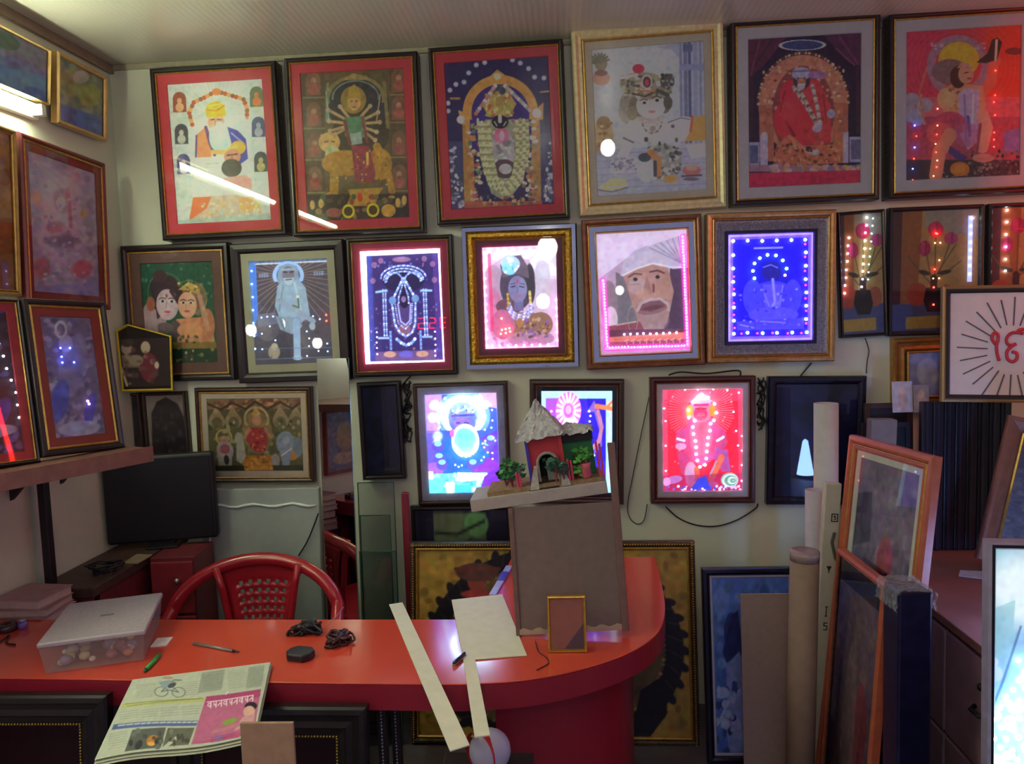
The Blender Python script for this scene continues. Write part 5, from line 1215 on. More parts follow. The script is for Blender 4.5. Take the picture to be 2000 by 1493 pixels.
# fruit picture and gold painting low on the wall
def paint_fruit():
    p = PT(3.928, [(140, 1100), (830, 1090), (830, 1380), (140, 1380)], '2a2640', 2)
    p.B(280, 1105, 670, 1330, '6a8060'); p.P([(280, 1110), (500, 1105), (480, 1180), (300, 1200)], '7c8a64'); p.E(600, 1140, 90, 40, '78b070'); p.L([(290, 1170), (450, 1175), (660, 1130)], 10, '2c3028'); p.L([(300, 1250), (420, 1220), (560, 1190), (660, 1200)], 9, '2c3028')
    p.E(330, 1290, 60, 50, 'b0704c'); p.E(440, 1290, 70, 50, 'b87a50'); p.E(560, 1250, 46, 40, 'b04440'); p.E(545, 1310, 26, 22, '7c9c94'); p.P([(280, 1330), (670, 1320), (830, 1390), (140, 1390)], '332838')
    p.D(20, 300, 1240, 640, 1330, 18, ['a8603c', 'c08a58', '6c6c4c'])
    return p.noise(2, .1)
picture('framed_print', 'dark framed still life of fruit and green leaves below the glowing elder', [(803, 991), (1000, 988), (1000, 1180), (805, 1180)], plane=3.09, mould=9, lip=0, depth=.035, paint=paint_fruit(), gain=1.4)

def paint_gold_relief():
    Q = [(480, 115), (2150, 115), (2150, 1290), (480, 1290)]
    p = PT(3.125, Q, '9c7c38', 2.2)
    p.D(260, 480, 115, 2150, 1290, 26, ['b08e40', '7c602c', '8f7034', 'a8843c', '6c5428'], .7)
    cx, cy = 1328, 750
    p.E(cx, cy, 790, 655, '17131a'); p.E(cx, cy, 670, 540, '6a5434')
    for k in range(40):
        t = R(k * 9); x, y = cx + 790 * math.cos(t), cy + 655 * math.sin(t)
        p.E(x, y, 44, 26, '1c1720', k * 9 + 30); p.L([(cx + 700 * math.cos(t), cy + 585 * math.sin(t)), (cx + 790 * math.cos(t + .08), cy + 670 * math.sin(t + .08))], 7, '4a4248', .7)
    p.chain(arc(cx, cy, 670, 540, 0, 360, 80), 30, 12, ['8a7048', '5c4a30', 'a08850'])
    p.E(cx, cy - 100, 420, 420, '7c6438'); p.D(120, cx - 420, cy - 480, cx + 420, cy + 300, 26, ['8a6c3c', '9c7c48', '5c4828', 'a85444'], .7)
    p.E(850, 300, 60, 90, '8f4438'); p.E(850, 260, 130, 60, '5c3a38'); p.L([(720, 240), (990, 240)], 24, '6a3430'); p.E(860, 400, 110, 30, 'a03c38')
    p.P([(1850, 1000), (2000, 900), (2010, 1140), (1900, 1290), (1780, 1290)], '1a161c')
    return p.noise(2, .12)
tj = fit([(800, 1068), (1363, 1068), (1362, 1466), (803, 1466)], 2.78, lean=8, prior=300)
tj['loc'] = (tj['loc'][0], tj['loc'][1], max(.002, tj['loc'][2]))
m_antique = mat('antique_bead_moulding', '4a3a24', .4, .4, var=.4, scale=70, bump=.6, bscale=150)
P = picture('gold_relief_painting', 'large wide gold relief painting with a dark oval wreath standing behind the counter', pose=tj, mould=12, lip=4, frame=m_antique, depth=.04, paint=paint_gold_relief(), gain=1.1, pane=False, rough=.35, cat='painting')
g = MB(); n = 110
for k in range(n):
    x = -P.w / 2 + .006 + k * (P.w - .012) / (n - 1)
    g.ball((x, .0, P.h - 6 * P.s), .0036, 6, 4)
for k in range(80):
    zz = .006 + k * (P.h - .012) / 79
    g.ball((P.w / 2 - 6 * P.s, 0, zz), .0036, 6, 4); g.ball((-P.w / 2 + 6 * P.s, 0, zz), .0036, 6, 4)
o = g.build('bead_row', m_gold, P.root, True); o['kind'] = 'stuff'

# ================================================================== red plastic chair
cc = at(503, 1212, 1, 2.60)
ch = thing('plastic_chair', 'red moulded plastic armchair with an arched perforated back behind the counter', 'chair', (cc[0], 2.46, 0), (0, 0, R(5)))
m_ch = mat('red_plastic', 'a82430', .2, var=.05, spec=.6)
ZT = at(503, 1100, 1, 2.66)[2]
HW = .305
def arch_pt(t):
    """t 0..pi along the arch, right to left"""
    x = HW * math.cos(t); s_ = max(0, math.sin(t)) ** .85
    return (x, .20 - .62 * x * x + .05 * s_, ZT - .215 + .215 * s_)
path = [(HW - .005, -.17, .40), (HW + .01, -.155, .56), (HW + .015, -.10, .605), (HW + .012, 0, ZT - .225)] + [arch_pt(math.pi * k / 30) for k in range(2, 29)] + [(-HW - .012, 0, ZT - .225), (-HW - .015, -.10, .605), (-HW - .01, -.155, .56), (-HW + .005, -.17, .40)]
o = MB().tube(path, [.016, .02, .024] + [.024] * (len(path) - 6) + [.024, .02, .016], 12).build('arm_and_back_rim', m_ch, ch, True)
g = MB(); NU, NV = 17, 21
def panel_pt(i, j):
    u = -1 + 2 * i / (NU - 1); v = j / (NV - 1)
    hw = .098 + .06 * v ** 2.2
    x = u * hw
    top = ZT - .215 + .215 * max(0, math.sin(math.acos(max(-1, min(1, x / HW))))) ** .85 - .012
    z = .43 + v * (top - .43)
    return (x, .215 - .62 * x * x + .045 * v, z)
vs = [panel_pt(i, j) for j in range(NV) for i in range(NU)]
fs = [(j * NU + i, j * NU + i + 1, (j + 1) * NU + i + 1, (j + 1) * NU + i) for j in range(NV - 1) for i in range(NU - 1)
      if not (i % 2 == 1 and j % 2 == 1 and 2 < i < NU - 3 and 3 < j < NV - 4)]
o = g.add(vs, fs).build('backrest_panel', m_ch, ch, True)
md = o.modifiers.new('solid', 'SOLIDIFY'); md.thickness = .009; md.offset = 0
# side slats from the rim to the seat
for s in (-1, 1):
    MB().tube([(s * .10, .205, .44), (s * .112, .207, .55), (s * .13, .21, .66), (s * .15, .205, .75)], .013, 10).build('back_slat', m_ch, ch, True)
bevel(MB().prism([(-.22, -.22), (.22, -.22), (.235, 0), (.20, .215), (-.20, .215), (-.235, 0)], .405, .43).build('seat', m_ch, ch), .012, 3)
for sx in (-1, 1):
    for sy in (-1, 1):
        x, y = sx * .215, sy * .2
        MB().add([(x - .03, y - .03, .41), (x + .03, y - .03, .41), (x + .03, y + .03, .41), (x - .03, y + .03, .41), (x * 1.15 - .016, y * 1.15 - .016, 0), (x * 1.15 + .016, y * 1.15 - .016, 0), (x * 1.15 + .016, y * 1.15 + .016, 0), (x * 1.15 - .016, y * 1.15 + .016, 0)],
                 [(0, 1, 2, 3), (7, 6, 5, 4), (0, 4, 5, 1), (1, 5, 6, 2), (2, 6, 7, 3), (3, 7, 4, 0)]).build('leg', m_ch, ch)

# ================================================================== counter
ZK = .75
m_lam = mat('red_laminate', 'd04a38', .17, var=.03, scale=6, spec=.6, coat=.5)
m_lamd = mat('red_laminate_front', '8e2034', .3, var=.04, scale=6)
def smooth(pts, n=6):
    out = []
    for i in range(len(pts) - 1):
        p0, p1, p2, p3 = (np.array(pts[max(0, i - 1)]), np.array(pts[i]), np.array(pts[i + 1]), np.array(pts[min(len(pts) - 1, i + 2)]))
        for k in range(n):
            t = k / n
            out.append(tuple(.5 * (2 * p1 + (p2 - p0) * t + (2 * p0 - 5 * p1 + 4 * p2 - p3) * t * t + (3 * p1 - p0 - 3 * p2 + p3) * t ** 3)))
    return out + [tuple(pts[-1])]
front = [(-1.78, 1.805), (-.56, 1.764)] + smooth([(-.26, 1.758), (-.13, 1.775), (-.01, 1.818), (.10, 1.885), (.19, 1.972), (.252, 2.085), (.285, 2.25), (.30, 2.45)], 5)
outline = front + [(.312, 2.715), (-.205, 2.715), (-.262, 2.152), (-1.78, 2.175)]
ct = thing('shop_counter', 'red laminate shop counter with a rounded end', 'counter', (-.5, 1.95, 0))
off = (-.5, 1.95)
sh = lambda P_: [(x - off[0], y - off[1]) for x, y in P_]
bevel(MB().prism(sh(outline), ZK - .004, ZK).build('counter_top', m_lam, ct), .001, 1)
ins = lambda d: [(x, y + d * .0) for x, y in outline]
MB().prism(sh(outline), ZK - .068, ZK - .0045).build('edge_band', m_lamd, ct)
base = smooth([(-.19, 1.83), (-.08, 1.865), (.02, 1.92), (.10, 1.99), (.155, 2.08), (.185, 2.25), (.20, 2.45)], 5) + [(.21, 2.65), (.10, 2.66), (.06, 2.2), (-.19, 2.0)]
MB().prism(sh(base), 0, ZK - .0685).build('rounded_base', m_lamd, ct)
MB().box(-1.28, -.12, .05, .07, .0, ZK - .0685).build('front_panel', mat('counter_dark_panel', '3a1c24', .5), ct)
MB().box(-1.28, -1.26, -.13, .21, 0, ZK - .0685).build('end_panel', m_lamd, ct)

# ---------- things on the counter
def on(u, v, z=ZK):
    return at(u, v, 2, z)
# plastic box
bl, br = on(80, 1322), on(285, 1293)
ang = math.atan2(br[1] - bl[1], br[0] - bl[0]); bw = math.hypot(br[0] - bl[0], br[1] - bl[1]); bd = .29
bc = np.array([(bl[0] + br[0]) / 2, (bl[1] + br[1]) / 2]) + np.array([-math.sin(ang), math.cos(ang)]) * bd / 2
def plastic(name, col, a):
    m = bpy.data.materials.new(name); m.use_nodes = True
    nt = m.node_tree; N = nt.nodes
    b = N['Principled BSDF']; b.inputs['Base Color'].default_value = (*lin(col), 1); b.inputs['Roughness'].default_value = .35
    tr = N.new('ShaderNodeBsdfTransparent'); mx = N.new('ShaderNodeMixShader'); mx.inputs[0].default_value = a
    nz = N.new('ShaderNodeTexNoise'); nz.inputs['Scale'].default_value = 25
    mr = N.new('ShaderNodeMapRange'); mr.inputs[3].default_value = a - .12; mr.inputs[4].default_value = a + .12
    nt.links.new(nz.outputs[0], mr.inputs[0]); nt.links.new(mr.outputs[0], mx.inputs[0])
    nt.links.new(tr.outputs[0], mx.inputs[1]); nt.links.new(b.outputs[0], mx.inputs[2]); nt.links.new(mx.outputs[0], N['Material Output'].inputs[0])
    return m
pb = thing('plastic_box', 'cloudy clear plastic storage box with a lid on the red counter', 'box', (bc[0], bc[1], ZK), (0, 0, ang))
m_pl = plastic('cloudy_plastic', 'b8b0b0', .30); m_lid = plastic('cloudy_lid', 'b8acb8', .72)
g = MB()
hx, hy, bh = bw / 2, bd / 2, .073
g.add([(-hx * .94, -hy * .92, .001), (hx * .94, -hy * .92, .001), (hx * .94, hy * .92, .001), (-hx * .94, hy * .92, .001), (-hx, -hy, bh), (hx, -hy, bh), (hx, hy, bh), (-hx, hy, bh)], [(3, 2, 1, 0), (0, 1, 5, 4), (1, 2, 6, 5), (2, 3, 7, 6), (3, 0, 4, 7)])
g.build('box_body', m_pl, pb)
bevel(MB().box(-hx - .004, hx + .004, -hy - .004, hy + .004, bh, bh + .014).build('lid', m_lid, pb), .005, 3)
bevel(MB().ring(bw - .02, bd - .02, [(0, 0), (.006, 0), (.006, .003), (0, .003)]).build('lid_rim', m_lid, pb, False, (0, -hy + .01, bh + .0145), (R(-90), 0, 0)), .001) if False else None
MB().box(-.012, .022, .0, .012, bh + .0142, bh + .0152).build('embossed_mark', mat('box_mark', '77707a', .5), pb)
cols = ['e8dca0', 'd08868', 'a86a70', 'e8dcc8', 'd0b898', 'f0ecd0', 'a898b0']
for k in range(34):
    c = MB(); x, y = random.uniform(-hx * .8, hx * .8), random.uniform(-hy * .8, hy * .5); r = random.uniform(.008, .018)
    c.ball((x, y, r + .003), r, 8, 5, .8)
    c.build('oddment', mat('oddment_%d' % (k % 7), cols[k % 7], .6), pb, True)
tag(bevel(MB().box(-.021, .021, -.028, .028, 0, .004).build('white_card', mat('white_card', 'e8dcd8', .6), None, False, (*on(316, 1256)[:2], ZK), (0, 0, R(10))), .001), 'small white card lying beside the plastic box', 'card')
def pen(a, b, r, m, label, tip):
    A, B = on(*a), on(*b); d = (B - A)[:2]; ln = np.linalg.norm(d); t = thing('pen', label, 'pen', (A[0], A[1], ZK + r), (0, 0, math.atan2(d[1], d[0])))
    MB().tube([(0, 0, 0), (ln * .86, 0, 0)], r, 10).build('barrel', m, t, True)
    MB().tube([(ln * .86, 0, 0), (ln * .95, 0, 0), (ln, 0, 0)], [r * .95, r * .6, r * .2], 10).build('tip', tip, t, True)
pen((378, 1260), (468, 1277), .0042, mat('grey_pen', '8a7c7c', .35, .4), 'slim grey pen lying on the counter in front of the chair', mat('pen_tip', '4a4044', .3, .5))
pen((312, 1284), (281, 1317), .0055, mat('green_pen', '2c9a3c', .35), 'short green pen lying by the newspaper', mat('green_pen_tip', '1c5c2c', .35))
p0 = on(587, 1285)
ad = thing('power_adapter', 'black power adapter lying on the counter', 'adapter', (p0[0], p0[1], ZK), (0, 0, R(-14)))
bevel(MB().prism([(-.035, -.012), (-.02, -.03), (.024, -.03), (.036, -.012), (.036, .014), (.018, .03), (-.022, .028), (-.035, .012)], 0, .02).build('body', mat('adapter_black', '1e1a26', .4), ad), .004, 2)
MB().tube([(.03, 0, .01), (.034, 0, .01)], .004, 8).build('strain_relief', mat('adapter_black', '1e1a26', .4), ad)
def tangle(name, label, c, size, n, m, r=.003, seed=0, flat=.25, rz=0):
    rr = random.Random(seed); t = MB()
    for k in range(n):
        pts = []; ph = rr.uniform(0, 6)
        for i in range(26):
            a = ph + i * .55
            pts.append((size[0] * (.75 * math.sin(a * .7 + ph) * math.cos(a * .31) + .2 * rr.uniform(-1, 1)), size[1] * (math.cos(a * .9) * .7 + .2 * rr.uniform(-1, 1)), r + max(0, size[2] * (.5 + .5 * math.sin(a * 1.3 + k)))))
        t.tube(smooth(pts, 3), r, 6)
    return tag(t.build(name, m, None, True, c, (0, 0, rz)), label, 'cable')
m_cab = mat('cable_black', '15121a', .4)
p1 = on(600, 1238); tangle('cable_bundle', 'black cable bundle with plugs on the counter, nearer the chair', (p1[0], p1[1], ZK), (.055, .03, .026), 6, m_cab, .0035, 3)
p1 = on(660, 1256); tangle('cable_bundle', 'twisted dark red-brown cable bundle on the counter beside the black bundle', (p1[0], p1[1], ZK), (.05, .045, .02), 5, mat('cable_brown', '3a1418', .4), .0035, 8, rz=.5)
W_ = [on(630, 1232), on(645, 1226), on(660, 1220), on(672, 1212)]
tag(MB().tube(smooth([(p[0], p[1], ZK + .004 + .012 * i) for i, p in enumerate(W_)], 5), .0012, 5).build('loose_wire', mat('grey_wire', '9a8c90', .4)), 'thin grey wire end sticking up from the black cable bundle', 'wire')
tag(MB().tube(smooth([(*on(u, v)[:2], ZK + .002) for u, v in ((1046, 1255), (1052, 1275), (1066, 1285), (1072, 1297), (1058, 1306), (1048, 1311))], 5), .0013, 5).build('loose_wire', mat('dark_wire', '2c1418', .4)), 'short dark wire lying in front of the small gold frame', 'wire')
tag(MB().tube(smooth([(*on(u, v)[:2], ZK + .003) for u, v in ((-8, 1262), (6, 1252), (18, 1244), (12, 1258), (30, 1262))], 5), .0025, 6).build('loose_wire', mat('dark_wire', '2c1418', .4)), 'dark wire at the left end of the counter', 'wire')
p1 = on(14, 1232); t = thing('tape_roll', 'small tape roll with a violet shine at the left end of the counter', 'tape', (p1[0], p1[1], ZK), (0, 0, 0))
MB().lathe([(.012, 0), (.028, 0), (.028, .02), (.012, .02), (.012, 0)], 20).build('tape', mat('brown_tape', '3c2a2c', .2), t, True)
p1 = on(45, 1228); t = thing('glass_bead_pot', 'little violet glass pot at the left end of the counter', 'pot', (p1[0], p1[1], ZK))
MB().lathe([(.008, 0), (.013, .004), (.014, .014), (.010, .022), (.009, .022)], 14).build('pot', mat('violet_glass', '6a58a0', .1, var=.3), t, True)
MB().lathe([(.009, .0225), (.010, .024), (.010, .028), (.004, .029)], 14).build('pot_lid', mat('pot_lid', 'a8a0b0', .3, .6), t, True)
a, b = on(896, 1276), on(899, 1308)
t = thing('hinge_clip', 'small metal clip lying between the two white card strips', 'clip', (*((a + b) / 2)[:2], ZK), (0, 0, R(70)))
bevel(MB().box(-.03, .03, -.006, .006, 0, .006).build('plate', mat('clip_steel', '9a9aa8', .25, .9), t), .001)
MB().tube([(-.03, 0, .008), (.03, 0, .008)], .004, 8).build('pin', mat('clip_dark', '4a4450', .3, .8), t, True)

# card strips, flat on the counter and jutting over its front edge
m_card = mat('white_card_strip', 'dcd8c4', .7, var=.05)
def flat_card(pts, z, th, label, name='card_strip'):
    P3 = [at(u, v, 2, z + th) for u, v in pts]; c = sum(P3) / len(P3)
    o = MB().prism([(p[0] - c[0], p[1] - c[1]) for p in P3][::-1], 0, th).build(name, m_card, None, False, (c[0], c[1], z))
    return tag(o, label, 'card')
flat_card([(760, 1181), (786, 1177), (917, 1455), (879, 1467)], ZK + .001, .0025, 'long narrow white card strip jutting over the front of the counter')
flat_card([(882, 1172), (981, 1161), (1029, 1280), (928, 1288), (957, 1436), (927, 1440), (905, 1290)], ZK + .001, .0025, 'wide L-shaped white card offcut lying on the counter', 'card_offcut')

# inner edge strip
a, b = on(962, 1165), on(995, 1108)
t = thing('edge_strip', 'pale strip with a blue patch along the inner edge of the counter', 'strip', (*a[:2], ZK), (0, 0, math.atan2(b[1] - a[1], b[0] - a[0])))
ln = np.linalg.norm((b - a)[:2])
bevel(MB().box(0, ln, -.012, .012, 0, .006).build('strip', mat('lilac_strip', 'a09cc8', .3), t), .002)
MB().box(ln * .45, ln * .75, -.0125, .0125, .0062, .0075).build('blue_patch', mat('blue_patch', '2028a0', .3), t)  # blue patch across part of the strip

# ---------- display stand (back of a frame) with the toy house on its ledge
ds = fit([(985, 976), (1200, 958), (1237, 1248), (1014, 1249)], 2.03, lean=10, prior=250)
w, h = ds['w'], ds['h']
lx, ly, _ = ds['loc']
st = thing('display_stand', 'brown hardboard display stand leaning back on the counter under the toy house', 'stand', (lx, ly, ZK + .010), ds['rot'])
m_hb = mat('hardboard', '6e5a58', .75, var=.08, scale=40)
m_rail = mat('stand_rail', '6a4a44', .55, var=.15)
h2 = h - .045
MB().box(-w / 2 + .012, w / 2 - .012, 0, .004, .012, h2).build('hardboard_panel', m_hb, st)
bevel(MB().box(-w / 2, -w / 2 + .014, -.004, .02, 0, h2).build('rail', m_rail, st), .002)
bevel(MB().box(w / 2 - .020, w / 2, -.008, .02, 0, h * 1.30).build('rail', m_rail, st), .002)
g = MB(); n = 24                                              # torn paper edge along the bottom
for k in range(n):
    x0 = -w / 2 + .01 + k * (w - .03) / n; x1 = x0 + (w - .03) / n; a_ = .010 + .004 * math.sin(k * 1.7); b_ = .010 + .004 * math.sin((k + 1) * 1.7)
    g.add([(x0, -.004, .002), (x1, -.004, .002), (x1, -.005, b_ + .006), (x0, -.005, a_ + .006), (x0, 0, .002), (x1, 0, .002), (x1, 0, b_ + .006), (x0, 0, a_ + .006)], [(0, 1, 2, 3), (3, 2, 6, 7), (4, 7, 6, 5)])
g.build('torn_paper_edge', mat('torn_paper', 'a8907c', .8), st)
# strut at the back so that it stands
MB().tube([(0, .01, h2 * .7), (0, .17, .05)], .006, 6).build('strut', m_rail, st)
rl = Matrix.Rotation(ds['rot'][2], 4, 'Z') 
top = np.array([lx, ly, ZK + .002]) + rot(-ds['rot'][0], ds['rot'][1], ds['rot'][2]) @ np.array([0, 0, h])
yt = top[1]
pl, pr = at(917, 972, 1, yt - .01), at(1186, 934, 1, yt - .01)
dio = thing('toy_house_scene', 'model cottage with white shaggy roof, red walls and plants on a ledge', 'model house', (top[0], yt, top[2]), (0, -math.atan2(pr[2] - pl[2], pr[0] - pl[0]), 0))
xl_ = pl[0] - top[0]; xr_ = pr[0] - top[0]; zl = (pl[2] + pr[2]) / 2 - top[2]
k_ = yt / FPX
bevel(MB().box(xl_, xr_, -.012, .15, zl - .034, zl).build('ledge', mat('ledge_board', 'a09490', .6, var=.08), dio), .002)
MB().box(xl_ + .05, xr_ - .01, .0, .14, zl, zl + .012).build('ground', mat('model_ground', '8a6c50', .9, var=.25, scale=60, bump=.5), dio)
g0 = zl + .012
def hx_(u):                                                   # photo column -> local x on the ledge
    return at(u + 14, 900, 1, yt + .05)[0] - top[0]
m_hred = mat('model_red_wall', 'b02a34', .6, var=.1); m_hgrn = mat('model_green_wall', '1f6a3c', .6, var=.12); m_hblk = mat('model_black', '141016', .7)
x0, x1 = hx_(1028), hx_(1093); hz = .135
# front wall with an arched doorway
xc = hx_(1062); aw = (hx_(1082) - hx_(1044)) / 2; ah = .055
prof = [(x0, g0), (xc - aw, g0), (xc - aw, g0 + ah)] + [(xc - aw * math.cos(t), g0 + ah + aw * math.sin(t)) for t in np.linspace(.2, math.pi - .2, 9)] + [(xc + aw, g0 + ah), (xc + aw, g0), (x1, g0), (x1, g0 + hz), (x0, g0 + hz)]
MB().prism(prof, .035, .045, 1).build('front_wall', m_hred, dio)
MB().box(x0, x0 + .008, .045, .125, g0, g0 + hz).build('side_wall', m_hred, dio); MB().box(x1 - .008, x1, .045, .125, g0, g0 + hz).build('side_wall', m_hred, dio)
MB().box(x0, x1, .118, .125, g0, g0 + hz).build('rear_wall', m_hblk, dio)
MB().box(x0 - .006, x0 + .002, .028, .036, g0, g0 + hz).build('corner_post', mat('model_blue_post', '4030a8', .4), dio)
MB().box(x1 - .006, x1 + .004, .026, .036, g0, g0 + hz).build('corner_post', m_hred, dio)
ap = [(xc - aw, .030, g0)] + [(xc - aw * math.cos(t), .030, g0 + ah + aw * math.sin(t)) for t in np.linspace(0, math.pi, 13)] + [(xc + aw, .030, g0)]
MB().tube(ap, .0045, 6).build('door_arch', mat('model_stone', '9a9088', .8, var=.2, scale=90), dio)
MB().box(xc - aw * .2, xc + aw * .8, .05, .056, g0, g0 + .055).build('door_curtain', mat('model_grey_cloth', '8a9a8c', .8), dio)
for k in range(3):
    MB().box(xc - aw - .008 - .012 * k, xc + aw * .9, -.004 + .012 * (2 - k), .03, g0 - .012 + .004 * (2 - k), g0 - .008 + .006 * (2 - k)).build('step', m_hblk, dio)
for s in (-1, 1):
    MB().add([(xc + s * (aw + .004), -.006, g0 - .01), (xc + s * (aw + .03), -.006, g0 - .01), (xc + s * (aw + .012), .03, g0 + .05), (xc + s * (aw + .004), .03, g0 + .05), (xc + s * (aw + .004), .034, g0 - .01), (xc + s * (aw + .03), .034, g0 - .01)], [(0, 1, 2, 3), (0, 3, 4), (1, 5, 2), (3, 2, 5, 4), (0, 4, 5, 1)]).build('door_buttress', mat('model_stone', '9a9088', .8, var=.2, scale=90), dio)
# annex
xa = hx_(1154)
MB().box(x1 + .002, xa, .055, .12, g0, g0 + .125).build('annex_wall', m_hgrn, dio)
MB().box(x1 + .002, xa + .003, .045, .12, g0 + .100, g0 + .128).build('annex_beam', m_hblk, dio)
MB().box(hx_(1112), hx_(1128), .05, .054, g0, g0 + .06).build('annex_door', mat('model_dark_door', '3a1c20', .6), dio)
def shaggy(base_pts, apex, name, seed):
    rr = random.Random(seed); g = MB(); n = 44; rows = 12
    vs = []
    for j in range(rows + 1):
        t = j / rows
        for i in range(n):
            s_ = i / n * len(base_pts); a = int(s_) % len(base_pts); f_ = s_ - int(s_)
            b = Vector(base_pts[a]).lerp(Vector(base_pts[(a + 1) % len(base_pts)]), f_)
            p = b.lerp(Vector(apex), t ** .9)
            p += Vector((rr.uniform(-1, 1), rr.uniform(-1, 1), rr.uniform(-1, 1))) * .0035
            if j == 0:
                p.z -= rr.uniform(0, .008)
            vs.append(p)
    fs = [(j * n + i, j * n + (i + 1) % n, (j + 1) * n + (i + 1) % n, (j + 1) * n + i) for j in range(rows) for i in range(n)]
    fs.append(list(range(n))[::-1])
    g.add(vs, fs)
    return g.build(name, mat('shaggy_cotton', 'b4b2b4', .9, var=.18, scale=120, bump=.8, bscale=220), dio)
e0, e1 = hx_(1006), hx_(1103); ze = g0 + hz - .006
shaggy([(e0, .01, ze), (e1, .01, ze + .004), (e1, .145, ze + .004), (e0, .145, ze)], (hx_(1056), .085, ze + .100), 'cotton_roof', 4)
shaggy([(x1 - .01, .035, g0 + .128), (xa + .008, .035, g0 + .128), (xa + .008, .135, g0 + .128), (x1 - .01, .135, g0 + .128)], ((x1 + xa) / 2 - .02, .085, g0 + .150), 'annex_roof', 9)
def plant(u, y, hgt, spread, n, pot, seed, gcol):
    rr = random.Random(seed); x = hx_(u)
    p = MB()
    if pot:
        p.lathe([(.009, 0), (.014, .004), (.012, .03), (.016, .042)], 10, (x, y, g0)).build('plant_pot', mat('model_pink_pot', 'c05868', .5), dio, True)
    s_ = MB(); base_z = g0 + (.03 if pot else 0)
    g = MB()
    for k in range(n):
        a = rr.uniform(0, 6.28); r_ = spread * rr.uniform(.2, 1)
        tipp = Vector((x + math.cos(a) * r_, y + math.sin(a) * r_ * .6, base_z + hgt * rr.uniform(.5, 1)))
        s_.tube([(x, y, base_z), (x + math.cos(a) * r_ * .4, y + math.sin(a) * r_ * .3, base_z + (tipp.z - base_z) * .6), tipp], .0014, 4)
        for _ in range(5):
            c = tipp + Vector((rr.uniform(-1, 1), rr.uniform(-.7, .7), rr.uniform(-.7, .7))) * .014
            l = .011; d = Vector((rr.uniform(-1, 1), rr.uniform(-1, .3), rr.uniform(-.3, .8))).normalized() * l; e_ = d.cross(Vector((rr.uniform(-1, 1), 1, rr.uniform(-1, 1)))).normalized() * l * .6
            g.add([c - d, c + e_, c + d, c - e_], [(0, 1, 2, 3)])
    o = s_.build('plant_stems', mat('model_stem', '8a3c48', .6), dio)
    o2 = g.build('plant_leaves', mat('model_leaf_' + gcol, gcol, .6, var=.25, scale=200), dio); o2['kind'] = 'stuff'
plant(988, .03, .075, .034, 12, False, 1, '3c8a4c'); plant(975, .05, .045, .03, 8, False, 2, '3a6454'); plant(1003, .02, .06, .02, 7, False, 7, '2e5c44')
plant(1075, -.0, .075, .026, 9, False, 3, '2e6048'); plant(1090, .005, .05, .016, 6, False, 8, '4a5c50')
plant(1134, .01, .045, .024, 12, True, 4, '4c9a3c'); plant(1118, .02, .035, .014, 6, False, 9, '5c9a44')
for u, hh in ((1000, .045), (1005, .04), (1101, .06), (1107, .055), (1160, .10), (1166, .09)):
    bevel(MB().box(hx_(u) - .003, hx_(u) + .003, .008, .014, g0 - .002, g0 + hh).build('fence_post', mat('model_pink_post', 'c83a58', .5), dio), .001)

# small gold frame standing in front of the display stand
gf = fit([(1066, 1168), (1143, 1166), (1148, 1277), (1073, 1279)], 1.925, lean=12, prior=300)
gf['loc'] = (gf['loc'][0], gf['loc'][1], ZK + .001)
p = PT(1, [(1075, 1178), (1136, 1176), (1140, 1268), (1080, 1270)], '9a5c3c', 1.5)
p.P([(1142, 1215), (1142, 1275), (1100, 1275)], '5a3a34')
picture('small_gold_frame', 'small empty gold photo frame standing on the counter before the display stand', pose=gf, mould=6, lip=0, depth=.026, frame=mat('yellow_gold_frame', 'c89a40', .3, .7), paint=p.noise(3, .03), gain=1.6, pane=True, cat='photo frame',
        prof=[(0, .008), (.2, .001), (.6, 0), (1, .006)])

